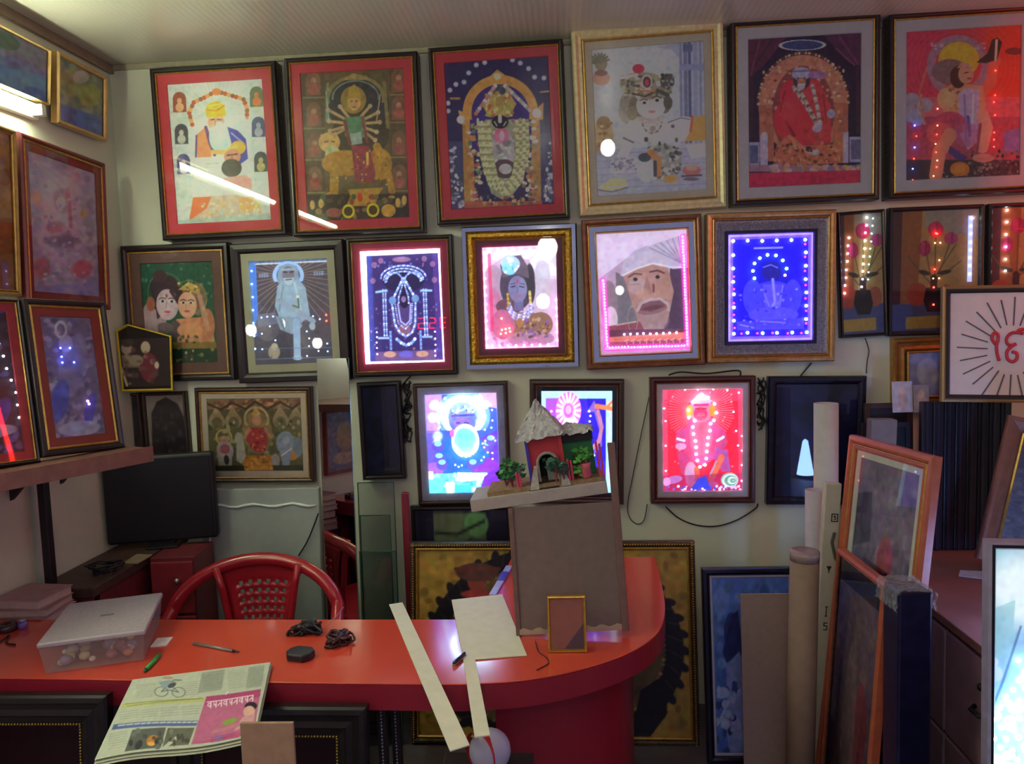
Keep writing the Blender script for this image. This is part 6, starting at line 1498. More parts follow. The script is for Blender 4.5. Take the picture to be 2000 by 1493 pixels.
# ---------- newspaper over the front edge
def paint_news():
    Q = [(740, 565), (1510, 470), (1420, 905), (525, 1000)]
    p = PT(2.857, Q, 'b8bfae', 1.2)
    def txt(x0, y0, x1, y1, rows, c='8f958a'):
        for k in range(rows):
            y = y0 + (y1 - y0) * (k + .5) / rows
            x = x0
            while x < x1 - 6:
                l = RNG.uniform(8, 26); p.L([(x, y - (x - x0) * .10), (min(x + l, x1), y - (min(x + l, x1) - x0) * .10)], 3.2, c, .8); x += l + 5
    txt(755, 600, 860, 690, 7); txt(1000, 590, 1095, 680, 7); txt(880, 580, 990, 600, 2)
    p.P([(1120, 530), (1250, 512), (1225, 640), (1092, 660)], '989e92'); txt(1125, 545, 1235, 640, 8, '7c8278')
    txt(1265, 520, 1370, 640, 10); p.P([(1385, 500), (1478, 488), (1455, 630), (1365, 640)], '9ca296'); txt(1390, 515, 1470, 630, 9, '80867c')
    # cyclist drawing
    for x, y in ((890, 650), (985, 655)):
        p.ringe(x, y, 36, 30, 5, '6c7478')
    p.L([(890, 650), (935, 600), (985, 655), (930, 640), (890, 650)], 6, '6c747c'); p.L([(905, 590), (960, 585)], 6, '5c646c'); p.P([(880, 590), (940, 575), (960, 610), (900, 630)], '8ca0a8'); p.E(950, 610, 26, 14, '4a5058', -30); p.L([(960, 575), (1005, 578)], 5, '4c5458'); p.E(930, 560, 30, 10, 'a89488')
    p.P([(675, 715), (1135, 685), (1125, 710), (665, 742)], 'b8bc7c'); txt(700, 722, 1120, 742, 1, '6c7048'); p.L([(690, 718), (1110, 692)], 3, '70744c')
    txt(660, 760, 760, 810, 4); txt(780, 755, 870, 805, 4); txt(885, 745, 985, 800, 4); txt(1000, 735, 1110, 790, 4)
    p.P([(625, 830), (1095, 812), (1085, 838), (612, 858)], '5a6a9c')
    x = 650
    while x < 1070:
        l = RNG.uniform(14, 40); p.L([(x, 838 - (x - 650) * .04), (x + l, 837 - (x + l - 650) * .04)], 7, 'c8ccd8'); x += l + 10
    p.P([(728, 865), (915, 852), (890, 950), (690, 972)], '5c605c'); p.E(842, 918, 34, 24, 'c07a3c', -25); p.E(835, 935, 20, 10, 'e0a860'); p.D(16, 720, 870, 890, 950, 14, ['4a4e4c', '6c706c', '3c3c40'])
    p.P([(925, 855), (1075, 848), (1045, 930), (900, 945)], '66685c'); p.L([(915, 945), (990, 890)], 16, 'c0c4b8'); p.D(10, 930, 860, 1050, 930, 12, ['4c4c44', '7c7c70'])
    txt(600, 875, 700, 960, 7)
    p.P([(1140, 680), (1452, 648), (1420, 860), (1330, 905), (1060, 928)], 'b4547e'); p.P([(1140, 680), (1452, 648), (1448, 690), (1130, 730)], 'ac4876'); p.P([(1130, 730), (1440, 700), (1420, 860), (1060, 928)], 'bc789a', .5)
    # headline lettering: joined characters hanging from a bar
    xs = list(range(1150, 1410, 30))
    p.L([(1145, 712), (1408, 682)], 6, 'ecd8e4')
    for k, x in enumerate(xs):
        y = 712 - (x - 1145) * .114
        p.L([(x + 16, y), (x + 14, y + 32)], 6, 'f0e0ea')
        if k % 3 == 0:
            p.ringe(x + 6, y + 16, 8, 8, 5, 'f0e0ea')
        elif k % 3 == 1:
            p.L([(x + 2, y + 8), (x + 6, y + 22), (x + 14, y + 18)], 5, 'f0e0ea')
        else:
            p.L([(x - 4, y + 26), (x + 8, y + 12), (x + 14, y + 20)], 5, 'f0e0ea')
    p.L([(1250, 670), (1262, 654)], 5, 'f0e0ea')
    p.E(1395, 745, 36, 24, '2c2030'); p.E(1385, 775, 34, 32, 'd8a89c'); p.P([(1350, 800), (1420, 790), (1410, 850), (1300, 870)], 'c898a0'); p.E(1275, 820, 46, 14, '84a048', -12); p.L([(1180, 870), (1330, 840)], 18, 'b87a8c'); txt(1170, 890, 1320, 925, 3, '8c3c68'); p.E(1215, 900, 26, 16, '7c6cb0', 0, .6)
    return p.noise(2, .03)
nz0 = ZK + .012
c4 = [at(259, 1328, 2, nz0), at(528, 1294, 2, nz0 + .002), at(497, 1440, 2, nz0 - .010), at(184, 1480, 2, nz0 - .022)]
def paper_xyz(u, v):
    a = [c4[0][k] * (1 - u) * (1 - v) + c4[1][k] * u * (1 - v) + c4[2][k] * u * v + c4[3][k] * (1 - u) * v for k in range(3)]
    a[2] = a[2] + .004 * np.sin(u * 7) * v - .006 * v * v * (1 - u)
    return np.stack([x - y for x, y in zip(a, c4[0])], -1)
nw = thing('newspaper', 'folded newspaper with a pink advertisement lying over the front edge of the counter', 'newspaper', tuple(c4[0]))
paint_news().sheet('front_page', 1, 1, 0, print_mat(0, .75, .2), nw, 1.1, func=paper_xyz)
g = MB(); nn = 14
for li, dz in enumerate((.002, .0045, .007)):
    vs = []; uu = np.linspace(0, 1, nn)
    U, V = np.meshgrid(uu, uu); XYZ = paper_xyz(U * (1 + .006 * li), V * (1 + .02 * li)) - np.array([0, 0, dz])
    g.add(XYZ.reshape(-1, 3), [(j * nn + i, j * nn + i + 1, (j + 1) * nn + i + 1, (j + 1) * nn + i) for j in range(nn - 1) for i in range(nn - 1)])
g.build('inner_pages', mat('newsprint', 'b4b6a4', .85, var=.1, scale=50), nw)

# ---------- black empty frames leaning on the counter front, and odd things before it
def empty_frame(label, px, y, lean, n, beads=True):
    f_ = fit(px, y, lean=lean, prior=600)
    t = thing('empty_frame', label, 'frame', f_['loc'], f_['rot'], 'empty black frames before the counter')
    w, h = f_['w'], f_['h']
    a = .075
    MB().ring(w, h, [(0, .03), (0, .004), (.006, 0), (.018, -.002), (.022, .004), (.036, .006), (.050, .002), (.056, .010), (a, .014), (a, .03), (0, .03)]).build('frame', mat('ebony_moulding', '1c1518', .35, var=.3, scale=30), t)
    if beads:
        g = MB()
        for sx in np.arange(-w / 2 + a, w / 2 - a + .001, .0075):
            for zz in (h - a, a):
                g.ball((sx, .012, zz), .0032, 6, 4)
        for zz in np.arange(a, h - a, .0075):
            for s in (-1, 1):
                g.ball((s * (w / 2 - a), .012, zz), .0032, 6, 4)
        o = g.build('bead_row', mat('bead_bronze', 'a08848', .35, .6), t, True); o['kind'] = 'stuff'
    return t
empty_frame('black beaded empty frame leaning on the counter at the left edge', [(-260, 1352), (217, 1369), (215, 2050), (-240, 2080)], 1.66, 4, 1)
empty_frame('black empty frame leaning on the counter to the right of the newspaper', [(330, 1376), (726, 1388), (716, 2010), (340, 2030)], 1.66, 4, 1)
for k, u in enumerate((742, 766)):
    a = at(u, 1396, 1, 1.79 + .03 * k)
    t = thing('beaded_moulding', 'beaded black moulding strip standing %s the black empty frame' % ('just right of' if k == 0 else 'second to the right of'), 'moulding', (a[0], 1.80 + .05 * k, 0), (0, 0, 0), 'moulding strips before the counter')
    bevel(MB().box(-.012, .012, 0, .02, 0, .675).build('strip', m_black, t), .003)
    g = MB()
    for zz in np.arange(.01, .67, .009):
        g.ball((0, -.001, zz), .004, 6, 4)
    o = g.build('bead_row', mat('bead_pewter', '8a8494', .3, .7), t, True); o['kind'] = 'stuff'
a, b = at(466, 1424, 1, 1.43), at(571, 1419, 1, 1.43)
tag(bevel(MB().box(-(b[0] - a[0]) / 2, (b[0] - a[0]) / 2, 0, .008, 0, a[2]).build('hardboard_offcut', mat('brown_hardboard', 'a5806a', .75, var=.1, scale=40), None, False, ((a[0] + b[0]) / 2, 1.43, 0), (R(-1.5), R(-.5), 0)), .001), 'brown hardboard offcut standing in front of the newspaper', 'board')
c = at(957, 1466, 1, 1.66)
rb = .0475
t = thing('white_ball', 'pale blue-white ball tied with a red ribbon under the counter edge', 'ball', (c[0], 1.66, c[2] - rb))
MB().ball((0, 0, rb), rb, 24, 14).build('ball', mat('ball_white', 'a8a4c0', .4, var=.12, scale=14), t, True)
rib = [(math.cos(th) * rb * 1.012 * math.cos(.35) , math.cos(th) * rb * 1.012 * math.sin(.35) * -1, rb + math.sin(th) * rb * 1.012) for th in np.linspace(0, 2 * math.pi, 40)]
g = MB(); vs = []
for th in np.linspace(0, 2 * math.pi, 40):
    for s in (-.007, .007):
        d = Vector((math.sin(.75) * s, math.cos(.75) * s, 0)); q_ = Vector((math.cos(th) * math.cos(.75), -math.cos(th) * math.sin(.75), math.sin(th))) * rb * 1.015
        vs.append((q_.x + d.x - .018, q_.y + d.y - .010, q_.z + rb))
g.add(vs, [(2 * i, 2 * i + 1, 2 * i + 3, 2 * i + 2) for i in range(39)]).build('ribbon', mat('red_ribbon', 'b8202c', .4), t)
bx_ = thing('black_crate', 'black crate under the white ball before the counter', 'crate', (c[0], 1.66, 0))
bevel(MB().box(-.11, .09, -.07, .07, 0, c[2] - rb - .004).build('crate_body', mat('crate_black', '1c181c', .5), bx_), .004)
bevel(MB().box(-.115, .095, -.075, .075, c[2] - rb - .03, c[2] - rb - .001).build('crate_rim', mat('crate_rim', '2a2428', .5), bx_), .003)

# ================================================================== right-hand side
def paint_blue_figure():
    Q = [(480, 315), (950, 315), (950, 1080), (490, 1085)]
    p = PT(2.5, Q, '4a6cb0', 2)
    p.P([(480, 315), (950, 315), (950, 560), (480, 620)], '5a80c4'); p.E(540, 420, 50, 60, '7c98cc', 0, .7); p.D(60, 490, 330, 900, 760, 24, ['6c8cc8', '3c5c9c', '84a0d0', '54749c'], .6)
    p.P([(540, 640), (600, 480), (640, 460), (660, 660), (560, 690)], '2c3870'); p.E(600, 560, 50, 90, '2a346c', 0, .8); p.P([(560, 700), (640, 640), (700, 760), (680, 1080), (560, 1080)], '8090c0')
    p.D(40, 495, 780, 640, 1080, 18, ['34487c', '8c9cc4', '26345c', 'a0accc']); p.L([(500, 960), (570, 860)], 12, 'b0b8d0'); p.E(540, 820, 34, 24, '9cacd4')
    return p.noise(2, .1)
bf = fit([(1367, 1103), (1562, 1108), (1572, 1490), (1387, 1490)], 2.66, lean=5, prior=400)
bf['loc'] = (bf['loc'][0], bf['loc'][1], .003)
picture('framed_print', 'black-framed blue print of a dark-haired figure standing on the floor', pose=bf, mould=15, lip=0, depth=.03, frame=mat('blue_black_moulding', '16142c', .25), mats=[(5, m_lilac)], paint=paint_blue_figure(), gain=1.5)
a, b = at(1446, 1160, 1, 2.50), at(1552, 1157, 1, 2.50)
tag(bevel(MB().box(-(b[0] - a[0]) / 2, (b[0] - a[0]) / 2, 0, .006, 0, a[2] / math.cos(R(3))).build('cardboard_sheet', mat('grey_cardboard', '9c867c', .8, var=.06, scale=50), None, False, ((a[0] + b[0]) / 2, 2.46, 0), (R(-3), 0, 0)), .001), 'plain grey-brown cardboard sheet leaning on the blue print', 'cardboard')
def roll(name, label, u0, u1, v, y, m, cat, ry=0, ub=None, hollow=True, vb=1480):
    a, b = at(u0, v, 1, y), at(u1, v, 1, y); r = (b[0] - a[0]) / 2; c = (a + b) / 2
    z = c[2]; bxp = c[0] if ub is None else at(ub, vb, 1, y)[0]
    zb = at(ub or u0, vb, 1, y)[2]
    dx = (c[0] - bxp) / max(.05, z - zb) * z
    t = thing(name, label, cat, (c[0] - dx, y, 0), (0, math.atan2(dx, z), 0))
    L = math.hypot(z, dx)
    MB().lathe([(r, 0), (r, L), (r * .86, L), (r * .84, L - .12)], 24).build('roll', m, t, True).data.polygons.foreach_set('use_smooth', [True] * (24 * 3 + 2))
    return t, r, L
t, r, L = roll('paper_roll', 'brown paper roll with a taped top standing on the floor', 1544, 1600, 1076, 2.30, mat('kraft_paper', '8a7260', .7, var=.08), 'paper roll', ub=1563)
MB().lathe([(r * 1.01, L - .03), (r * 1.02, L - .003), (r * .9, L + .002), (r * .5, L + .001)], 24).build('tape_cap', mat('clear_tape', '9a8480', .15, var=.2), t, True)
roll('white_tube', 'tall white cardboard tube, highest of the rolls by the dark picture', 1590, 1637, 788, 2.78, mat('white_tube_card', 'b4b4b0', .7, var=.05), 'tube')
roll('white_tube', 'shorter thin white tube in front of the tall white tube', 1573, 1611, 957, 2.66, mat('pale_tube_card', 'b0aab4', .7, var=.05), 'tube')
# flat white packing strip with marks
A, B = at(1629, 945, 1, 2.57), at(1596, 1480, 1, 2.57)
sl = (A[0] - B[0]) / (A[2] - B[2]); L = math.hypot(A[2], sl * A[2])
t = thing('packing_strip', 'long white packing strip printed with black marks, standing by the red-brown frames', 'packaging', (A[0] - sl * A[2], 2.57, 0), (0, math.atan(sl), 0))
bevel(MB().box(-.026, .026, 0, .035, 0, L).build('strip', mat('strip_white', 'b8b4a4', .65, var=.06), t), .003)
m_ink = mat('black_ink', '1c1a1c', .6)
def mark(z, parts, s=.011):
    g = MB()
    for q in parts:
        g.box(q[0] * s, q[1] * s, -.0008, -.0002, z + q[2] * s, z + q[3] * s)
    g.build('printed_mark', m_ink, t)
zz = lambda v: at(1610, v, 1, 2.57)[2] / math.cos(math.atan(sl))
mark(zz(1012), [(-.2, 1.8, -1.3, -1), (-.2, 1.8, 1, 1.3), (-.2, .1, -1.3, 1.3), (1.5, 1.8, -1.3, 1.3), (.5, 1.1, .4, .7), (.5, .75, 0, .6), (.5, 1.1, 0, .25), (.9, 1.15, -.6, .2), (.5, 1.1, -.7, -.45)])
mark(zz(1114), [(-.6, .7, .6, 1.2), (-.3, .4, .0, .6), (-.1, .2, -.9, .1)])
mark(zz(1195), [(-.15, .15, -1.6, 1.6), (-.4, .4, 1.3, 1.6), (-.4, .4, -1.6, -1.3)])
mark(zz(1224), [(-.6, .6, .9, 1.2), (-.6, -.3, .1, 1.1), (-.6, .6, .0, .3), (.3, .6, -1, .2), (-.6, .6, -1.2, -.9)])
g = MB(); g.tube([(.01, -.002, zz(1040)), (.004, -.002, zz(1060)), (.018, -.002, zz(1090)), (.03, -.002, zz(1100))], .005, 6); g.build('leaf_print', mat('olive_ink', '4a5040', .6), t)

# ---------- framed pictures facing left in a row
def stand_pose(a, b, zt, lean):
    A, B = at(*a, 2, zt), at(*b, 2, zt)
    yaw = math.atan2(B[1] - A[1], B[0] - A[0]); w = np.linalg.norm((B - A)[:2]); h = zt / math.cos(lean)
    M = rot(lean, 0, yaw); base = (A + B) / 2 - M @ np.array([0, 0, h])
    return dict(loc=(base[0], base[1], .002), rot=(-lean, 0, yaw), w=w, h=h)
m_orange = mat('orange_lacquer', 'a8553c', .35, var=.12)
def paint_lilac(Q, base, cols, shapes=()):
    p = PT(1, Q, base, 2.2)
    xs = [q[0] for q in Q]; ys = [q[1] for q in Q]
    p.D(110, min(xs), min(ys), max(xs), max(ys), 12, cols, .5)
    for s in shapes:
        getattr(p, s[0])(*s[1:])
    return p.noise(2, .12)
r1 = stand_pose((1657, 850), (1822, 894), 1.20, R(6))
Q = [(0, 0), (200, 0), (200, 560), (0, 560)]
P = picture('framed_print', 'orange-brown framed lilac print with glitter, tallest of the frames facing left', pose=r1, mould=16, frame=m_orange, lip=3, depth=.03, scale=1.0, mats=[(14, m_lilac)], gain=2.0,
        bands=[(8, m_orange, 'inner_step', [(0, .006), (.3, .003), (.9, .006), (1, .013)])], paint=paint_lilac(Q, '675a74', ['7c6c84', '574c68', '8a7888', '4c4460'], [('B', 0, 30, 60, 560, '5c5470', .6), ('E', 110, 330, 60, 190, '968894', 0, .8), ('E', 105, 170, 34, 40, '80707c'), ('E', 115, 150, 26, 40, '8a3c54', 0, .8), ('D', 90, 60, 220, 170, 540, 5, ['a89ca4', 'b8aab0', '8c7c84']), ('P', [(0, 60), (50, 50), (60, 130), (0, 150)], '3c3450'), ('E', 170, 420, 40, 160, '4a446c', 0, .8)]))
r2 = stand_pose((1633, 1072), (1724, 1144), .87, R(4))
picture('framed_print', 'lower orange framed dim red print in front of the glitter print', pose=r2, mould=9, frame=m_orange, lip=2, lip_mat=m_walnut, depth=.03, gain=2.0,
        paint=paint_lilac(Q, '5e4c62', ['6c586c', '4c3c54', '745c68', '7c5c54'], [('B', 0, 0, 200, 50, '2c2438'), ('E', 140, 300, 30, 90, '7c3040', 0, .8), ('E', 90, 330, 30, 190, '846c74', 0, .7), ('E', 110, 480, 50, 60, '80606c', 0, .6)]))
# wrapped bundle
wb = thing('wrapped_bundle', 'dark bundle of frames in bubble wrap between the two orange frames', 'bundle', (.885, 2.02, 0), (0, 0, R(2)))
bevel(MB().box(-.043, .043, -.045, .045, 0, .885).build('bundle', mat('navy_bundle', '191738', .3, var=.3), wb), .006)
g = MB(); rr = random.Random(5); nx_, ny_ = 26, 30
vs = []
for j in range(ny_):
    for i in range(nx_):
        s_ = i / (nx_ - 1) * .20 - .10; y_ = -.05 + .12 * j / (ny_ - 1)
        if abs(s_) <= .046:
            x_, z_ = s_, .887
        else:
            x_, z_ = math.copysign(.046, s_), .887 - (abs(s_) - .046)
        n_ = rr.uniform(0, .007)
        vs.append((x_ + math.copysign(n_, s_) * (abs(s_) > .046) + rr.uniform(-.002, .002), y_ + rr.uniform(-.002, .002), z_ + n_ * (abs(s_) <= .046)))
g.add(vs, [(j * nx_ + i, j * nx_ + i + 1, (j + 1) * nx_ + i + 1, (j + 1) * nx_ + i) for j in range(ny_ - 1) for i in range(nx_ - 1)])
o = g.build('bubble_wrap', plastic('bubble_plastic', 'a8a8b0', .30), wb)

# ---------- wooden cabinet
cb = thing('wooden_cabinet', 'dull brown wooden cabinet at the right with drawers facing left', 'cabinet', (1.42, 2.40, 0))
m_cab_w = mat('cabinet_wood', '9a7884', .5, var=.15, scale=12)
bevel(MB().box(-.325, .33, -.58, .62, 0, .695).build('carcass', mat('cabinet_side', '70586a', .55, var=.15, scale=10), cb), .003)
bevel(MB().box(-.345, .35, -.60, .64, .695, .72).build('cabinet_top', mat('cabinet_top', '8a5c54', .5, var=.12, scale=10), cb), .003)
for j in range(2):
    for i in range(3):
        y0 = -.57 + i * .395; z0 = .06 + j * .315
        d = bevel(MB().box(-.340, -.326, y0, y0 + .385, z0, z0 + .305).build('drawer_front', m_cab_w, cb), .004)
        MB().tube([(-.344, y0 + .16, z0 + .17), (-.36, y0 + .17, z0 + .165), (-.36, y0 + .21, z0 + .165), (-.344, y0 + .22, z0 + .17)], .006, 8).build('handle', m_ink, d, True)
        MB().ball((-.344, y0 + .19, z0 + .235), .011, 8, 5).build('keyhole', m_ink, d, True)
zc = .722
a, b = at(1866, 1122, 2, zc), at(1932, 1128, 2, zc)
tag(MB().add([(0, 0, 0), (.12, -.06, 0), (.15, .03, 0), (.03, .05, 0), (0, 0, .0015), (.12, -.06, .0015), (.15, .03, .0015), (.03, .05, .004)], [(3, 2, 1, 0), (4, 5, 6, 7), (0, 1, 5, 4), (1, 2, 6, 5), (2, 3, 7, 6), (3, 0, 4, 7)]).build('paper_sheet', mat('white_paper', 'c0b4bc', .8), None, False, (a[0], a[1] - .02, zc)), 'white paper sheet lying on the brown cabinet', 'paper')

# black moulding lengths standing on the cabinet
xs0 = at(1800, 900, 1, 2.84)[0]; xs1 = at(1975, 900, 1, 2.84)[0]
ztop = at(1880, 783, 1, 2.84)[2]
ordn = ['leftmost', 'second', 'third', 'fourth', 'fifth', 'sixth', 'seventh', 'rightmost']
n = 8
for k in range(n):
    x = xs0 + (xs1 - xs0) * (k + .5) / n
    s = (xs1 - xs0) / n * .48
    t = thing('black_moulding', '%s black moulding length of the row under the white rayed board' % ordn[k], 'moulding', (x, 2.84, zc), (0, 0, 0), 'black mouldings on the cabinet')
    zz_ = ztop - zc - .002
    bevel(MB().box(-s, s, 0, .03, 0, zz_).build('moulding', mat('moulding_%d' % (k % 3), ('1a1626', '221a28', '151220')[k % 3], .35, var=.2), t), .004)
    MB().box(-s * .35, s * .1, -.004, .0, 0, zz_).build('ridge', mat('moulding_ridge', '2c2438', .3), t)
# dark frames stacked behind, left of them
a, b = at(1700, 900, 1, 2.86), at(1797, 900, 1, 2.86)
for k, (lab, dx, top_v) in enumerate((('dark picture frame back standing between the dark glass picture and the mouldings', 0, 832), ('brown-edged dark panel standing behind the dark frame back', .03, 792))):
    zt_ = at(1740, top_v, 1, 2.86 + .07 * k)[2]
    t = thing('framed_backboard', lab, 'frame', ((a[0] + b[0]) / 2 + dx, 2.93 + .05 * k, zc), (R(-2), 0, 0))
    hw = (b[0] - a[0]) / 2
    bevel(MB().box(-hw, hw, 0, .02, 0, zt_ - zc).build('backboard', mat('panel_dark_%d' % k, ('1a1624', '241a26')[k], .4), t), .003)
    MB().ring(hw * 2, zt_ - zc, [(0, -.008), (.018, -.008), (.018, .0)]).build('edge_rim', mat('panel_rim_%d' % k, ('2c2430', '4a2c30')[k], .4), t)
zt_ = at(1715, 822, 1, 2.80)[2]; a, b = at(1688, 850, 1, 2.80), at(1738, 850, 1, 2.80)
tag(bevel(MB().box(-(b[0] - a[0]) / 2, (b[0] - a[0]) / 2, 0, .05, 0, zt_ - zc).build('grey_carton', mat('carton_grey', '77747c', .7, var=.08), None, False, ((a[0] + b[0]) / 2 + .01, 2.80, zc + .003), (0, R(2), 0)), .003), 'narrow grey carton standing left of the dark frame back', 'carton')

# gold frame on the wall with pale print, and two little cards before it
picture('framed_print', 'wide gold moulding frame with a pale blue print below the tulip pictures', [(1745, 662), (1893, 656), (1893, 800), (1748, 806)], mould=26, frame=mat('deep_gold_moulding', 'a8763c', .35, .5, var=.2, scale=50), lip=3, depth=.04,
        prof=[(0, .01), (.1, .001), (.25, .002), (.4, .012), (.6, .016), (.8, .01), (1, .02)], paint=blob_print([(1776, 700), (1862, 696), (1862, 775), (1776, 780)], 'a8a4c4', [('E', 1815, 735, 22, 26, 'c0bcd4')], ['9a98bc', 'b4b0cc'], 20, 9), gain=1.4)
for k, (u0, u1, v0, v1, c, lab) in enumerate(((1744, 1784, 745, 800, 'a89cb0', 'small pale printed card with a pink figure before the gold frame'), (1786, 1816, 752, 800, '9484a0', 'smaller mauve card right of the pale printed card'))):
    y = 2.93 + .0 * k
    A, B = at(u0, v1, 1, y), at(u1, v0, 1, y)
    t = thing('printed_card', lab, 'card', ((A[0] + B[0]) / 2, y, A[2] - .012), (R(-6), 0, 0))
    p = PT(1, [(u0, v0), (u1, v0), (u1, v1), (u0, v1)], c, 1.6); p.E((u0 + u1) / 2, (v0 + v1) / 2 + 6, 9, 20, 'b08c98'); p.E((u0 + u1) / 2, v0 + 16, 6, 7, 'c0a0a4')
    p.noise(2, .08).sheet('print', B[0] - A[0], B[2] - A[2] + .012, -.001, print_mat(0, .55), t, 1.4)
    MB().box(-(B[0] - A[0]) / 2, (B[0] - A[0]) / 2, 0, .003, 0, B[2] - A[2] + .012).build('card_back', m_lilac, t)

# white rayed board with the red sign
eo = fit([(1856, 561), (2108, 548), (2112, 800), (1848, 776)], 2.70, yaw=-10, lean=5, prior=250)
w, h = eo['w'], eo['h']
t = thing('rayed_board', 'white board with black rays and a red sacred sign at the right edge', 'board', (eo['loc'][0], 2.74, ztop + .002), eo['rot'])
MB().ring(w, h, [(0, .03), (0, .002), (.006, 0), (.012, .002), (.012, .03)]).build('gold_edge', mat('dull_gold_edge', '9a8058', .4, .5), t)
MB().ring(w, h, [(.012, .03), (.012, -.001), (.020, -.001), (.026, .006), (.026, .03)]).build('black_frame', m_black, t)
MB().box(-w / 2 + .02, w / 2 - .02, .008, .014, .02, h - .02).build('panel', mat('white_panel', 'cfcacc', .6, var=.03), t)
Mx = Matrix.Translation(Vector((eo['loc'][0], 2.74, ztop + .002))) @ Matrix.Rotation(eo['rot'][2], 4, 'Z') @ Matrix.Rotation(eo['rot'][1], 4, 'Y') @ Matrix.Rotation(eo['rot'][0], 4, 'X')
inv = Mx.inverted(); nrm = Mx.to_3x3() @ Vector((0, -1, 0)); org = Mx @ Vector((0, .007, 0))
def to_board(u, v):
    d = Vector(ray(u, v)); e_ = Vector(EYE)
    s_ = (org - e_).dot(nrm) / d.dot(nrm)
    return inv @ (e_ + d * s_)
cx, cy = 1977, 684
g = MB()
for k in range(24):
    a_ = R(k * 15 + 3)
    r0, r1 = (50, 100) if k % 2 else (48, 104)
    p0 = to_board(cx + r0 * math.cos(a_), cy + r0 * math.sin(a_)); p1 = to_board(cx + r1 * math.cos(a_) * 1.04, cy + r1 * math.sin(a_))
    d = (p1 - p0).normalized(); e_ = Vector((-d.z, 0, d.x)) * .0022
    g = MB(); y_ = .0062
    g.add([(p0.x + e_.x, y_, p0.z + e_.z), (p0.x - e_.x, y_, p0.z - e_.z), (p1.x - e_.x, y_, p1.z - e_.z), (p1.x + e_.x, y_, p1.z + e_.z), (p0.x + e_.x, .008, p0.z + e_.z), (p0.x - e_.x, .008, p0.z - e_.z), (p1.x - e_.x, .008, p1.z - e_.z), (p1.x + e_.x, .008, p1.z + e_.z)],
          [(0, 1, 2, 3), (0, 4, 5, 1), (1, 5, 6, 2), (2, 6, 7, 3), (3, 7, 4, 0)])
    g.build('ray', mat('ray_grey', '5c545c', .5), t)
def stroke(pts, r=.0055):
    P3 = [to_board(u, v) for u, v in pts]
    P3 = smooth([(p.x, .0055, p.z) for p in P3], 5)
    return MB().tube(P3, r, 8)
m_sign = mat('red_sign', 'c02c3c', .45)
s_ = [arc(1943, 661, 7, 11, 90, 450, 14)[:], ]
g = MB()
for pts in ([(1944, 673), (1937, 662), (1941, 651), (1948, 653), (1949, 664), (1946, 675), (1947, 690), (1951, 705)],):
    q_ = stroke(pts); g.add(q_.v, q_.f)
g.build('sign_numeral', m_sign, t, True)
g = MB()
for pts in ([(1998, 652), (1985, 650), (1974, 652), (1966, 661), (1967, 672), (1976, 675), (1984, 672)], [(1984, 672), (1974, 678), (1966, 688), (1968, 702), (1978, 707), (1986, 700), (1985, 690), (1976, 688)], [(1985, 650), (1993, 644), (2006, 645), (2016, 652), (2022, 664)]):
    q_ = stroke(pts); g.add(q_.v, q_.f)
g.build('sign_letter', m_sign, t, True)

# brown gold frame leaning at the right, on the cabinet
lf = fit([(1979, 815), (2185, 850), (2110, 1135), (1899, 1098)], 2.50, yaw=-14, lean=8, roll=10, prior=200)
lf['loc'] = (lf['loc'][0], lf['loc'][1], max(lf['loc'][2], zc + .03))
picture('framed_print', 'tilted brown and gold framed dark print leaning on the mouldings at the right edge', pose=lf, mould=30, frame=mat('brown_gold_moulding', '7c5040', .4, .2, var=.15), lip=4, depth=.03, gain=1.2, prof=[(0, .008), (.08, 0), (.3, .002), (.7, .012), (1, .016)],
        paint=paint_lilac(Q, '4c4450', ['5c5460', '3c3444', '6c6460']))

# bright lit picture in the lower right corner
def paint_bright():
    Q = [(1960, 1085), (2300, 1085), (2300, 1600), (1950, 1600)]
    p = PT(1, Q, 'a4d0e0', 2.0)
    p.E(2030, 1160, 90, 70, 'f4ffff', 0, .9, 40); p.P([(1950, 1200), (2000, 1180), (1985, 1350), (1950, 1420)], 'a0d0dc', .7)
    p.L([(2010, 1230), (1975, 1330), (1950, 1390)], 5, '6c8ca8'); p.P([(2010, 1240), (1950, 1420), (1950, 1600), (2300, 1600), (2300, 1240)], 'a8d0f4'); p.D(120, 1950, 1280, 2290, 1590, 12, ['f0fcff', '7cb4f4', '90d8e0', 'd8e8ff'], .8)
    return p.noise(2, .04)
bw_ = fit([(1937, 1070), (2330, 1060), (2300, 1640), (1926, 1640)], 1.60, yaw=-8, lean=3, prior=400, w=.45, h=.6)
P = picture('lit_picture', 'dazzling blue-white lit picture standing in the lower right corner', pose=bw_, mould=6, frame=mat('lilac_grey_moulding', '8c84a0', .4), lip=0, depth=.04, bands=[(5, mat('thin_black_step', '0c0a14', .3), 'black_step', [(0, .004), (.9, .004), (1, .01)])], mats=[(5, m_lilac)],
            paint=paint_bright(), gain=1.0, emit=.6 * PANEL)
rr = random.Random(3)
pts = []
for i in range(9):
    for j in range(16):
        u = 1955 + i * 24 + (j % 2) * 12; v = 1290 + j * 19
        if (u - 1950) * 2.4 + (v - 1240) > 170:
            pts.append((u + rr.uniform(-3, 3), v + rr.uniform(-3, 3)))
leds(P, pts, .0055, glow('led_bright', '9cc8ff', 18))
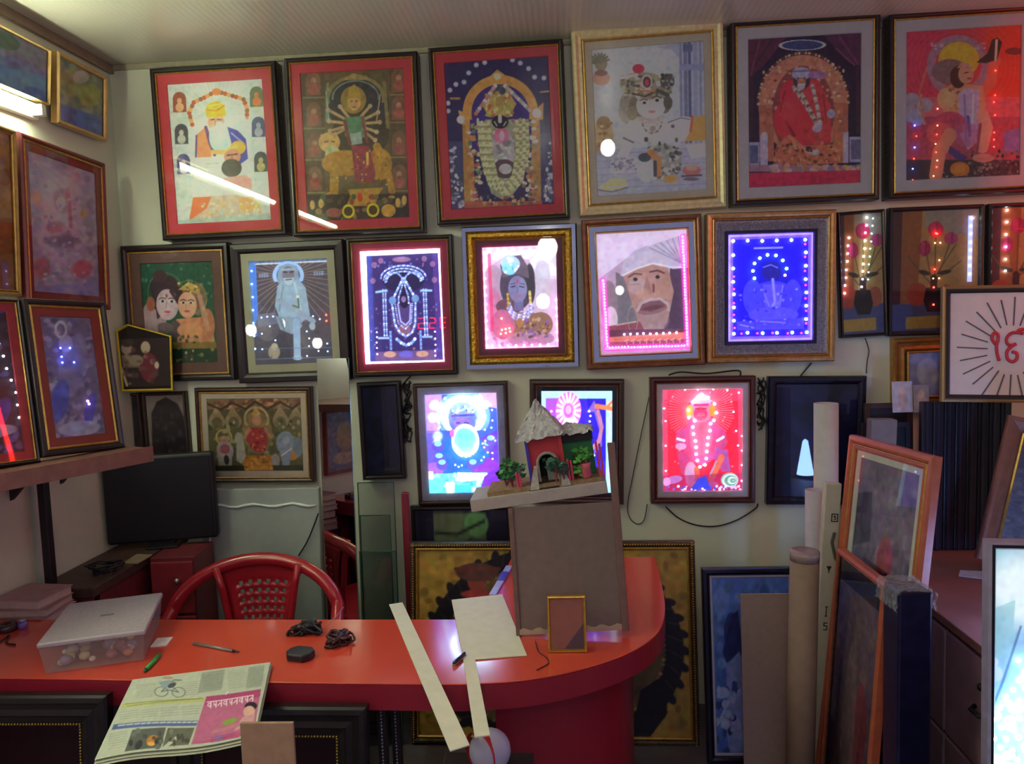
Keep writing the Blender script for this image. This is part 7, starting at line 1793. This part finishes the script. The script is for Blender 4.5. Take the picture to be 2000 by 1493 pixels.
# plinth that carries it
bl_ = bw_['loc']
pt_ = thing('display_plinth', 'plain low plinth under the dazzling lit picture', 'plinth', (bl_[0], bl_[1] + .06, 0), (0, 0, R(-8)))
bevel(MB().box(-.22, .22, -.07, .10, .04, max(.06, bl_[2] - .004)).build('plinth_body', mat('plinth_dark', '2c2434', .5), pt_), .004)
MB().box(-.20, .20, -.05, .08, 0, .04).build('plinth_foot', mat('plinth_foot', '1c1824', .5), pt_)

# ---------- cables on the back wall
def wall_cable(pts, label, r=.0028, y=DW - .008, m=None):
    P3 = [at(u, v, 1, y) for u, v in pts]; c = P3[0]
    return tag(MB().tube(smooth([tuple(p - c) for p in P3], 6), r, 6).build('cable', m or m_cab, None, True, tuple(c)), label, 'cable')
wall_cable([(1268, 775), (1252, 850), (1236, 930), (1226, 985), (1230, 1012), (1245, 1024), (1258, 1016), (1264, 985)], 'thin cable hanging in a loop left of the red lit picture', .002, m=mat('grey_cable', '3a3444', .5))
wall_cable([(1300, 990), (1325, 1012), (1360, 1026), (1400, 1028), (1440, 1016), (1475, 994), (1480, 984)], 'dark cable sagging under the red lit picture')
wall_cable([(1585, 709), (1574, 722), (1563, 735)], 'short dark cable from the deep blue picture to the dark glass picture')
wall_cable([(1690, 661), (1697, 685), (1694, 705), (1692, 730)], 'grey cable hanging below the narrow tulip picture', .002, m=mat('grey_cable', '3a3444', .5))
wall_cable([(622, 1003), (612, 1030), (600, 1058), (583, 1086)], 'dark cable running down across the white wrapped board', .003, y=2.972)
def wall_tangle(u, v0, v1, label, seed):
    rr = random.Random(seed); g = MB(); c = at(u, v1, 1, DW - .02)
    for k in range(4):
        pts = []
        for i in range(14):
            q = at(u + rr.uniform(-9, 9), v0 + (v1 - v0) * (i / 13) + rr.uniform(-9, 9), 1, DW - .012 - rr.uniform(0, .02)); pts.append(tuple(q - c))
        g.tube(smooth(pts, 4), .0032, 6)
    return tag(g.build('cable_tangle', m_cab, None, True, tuple(c)), label, 'cable')
wall_tangle(1487, 742, 832, 'tangled black cables hanging right of the red lit picture', 1)
wall_tangle(795, 740, 860, 'tangled dark cables hanging left of the glowing elder picture', 2)
wall_cable([(1306, 733), (1330, 727), (1380, 730), (1440, 724), (1446, 734)], 'dark cables lying along the top of the red lit picture', .0035, y=DW - .03)
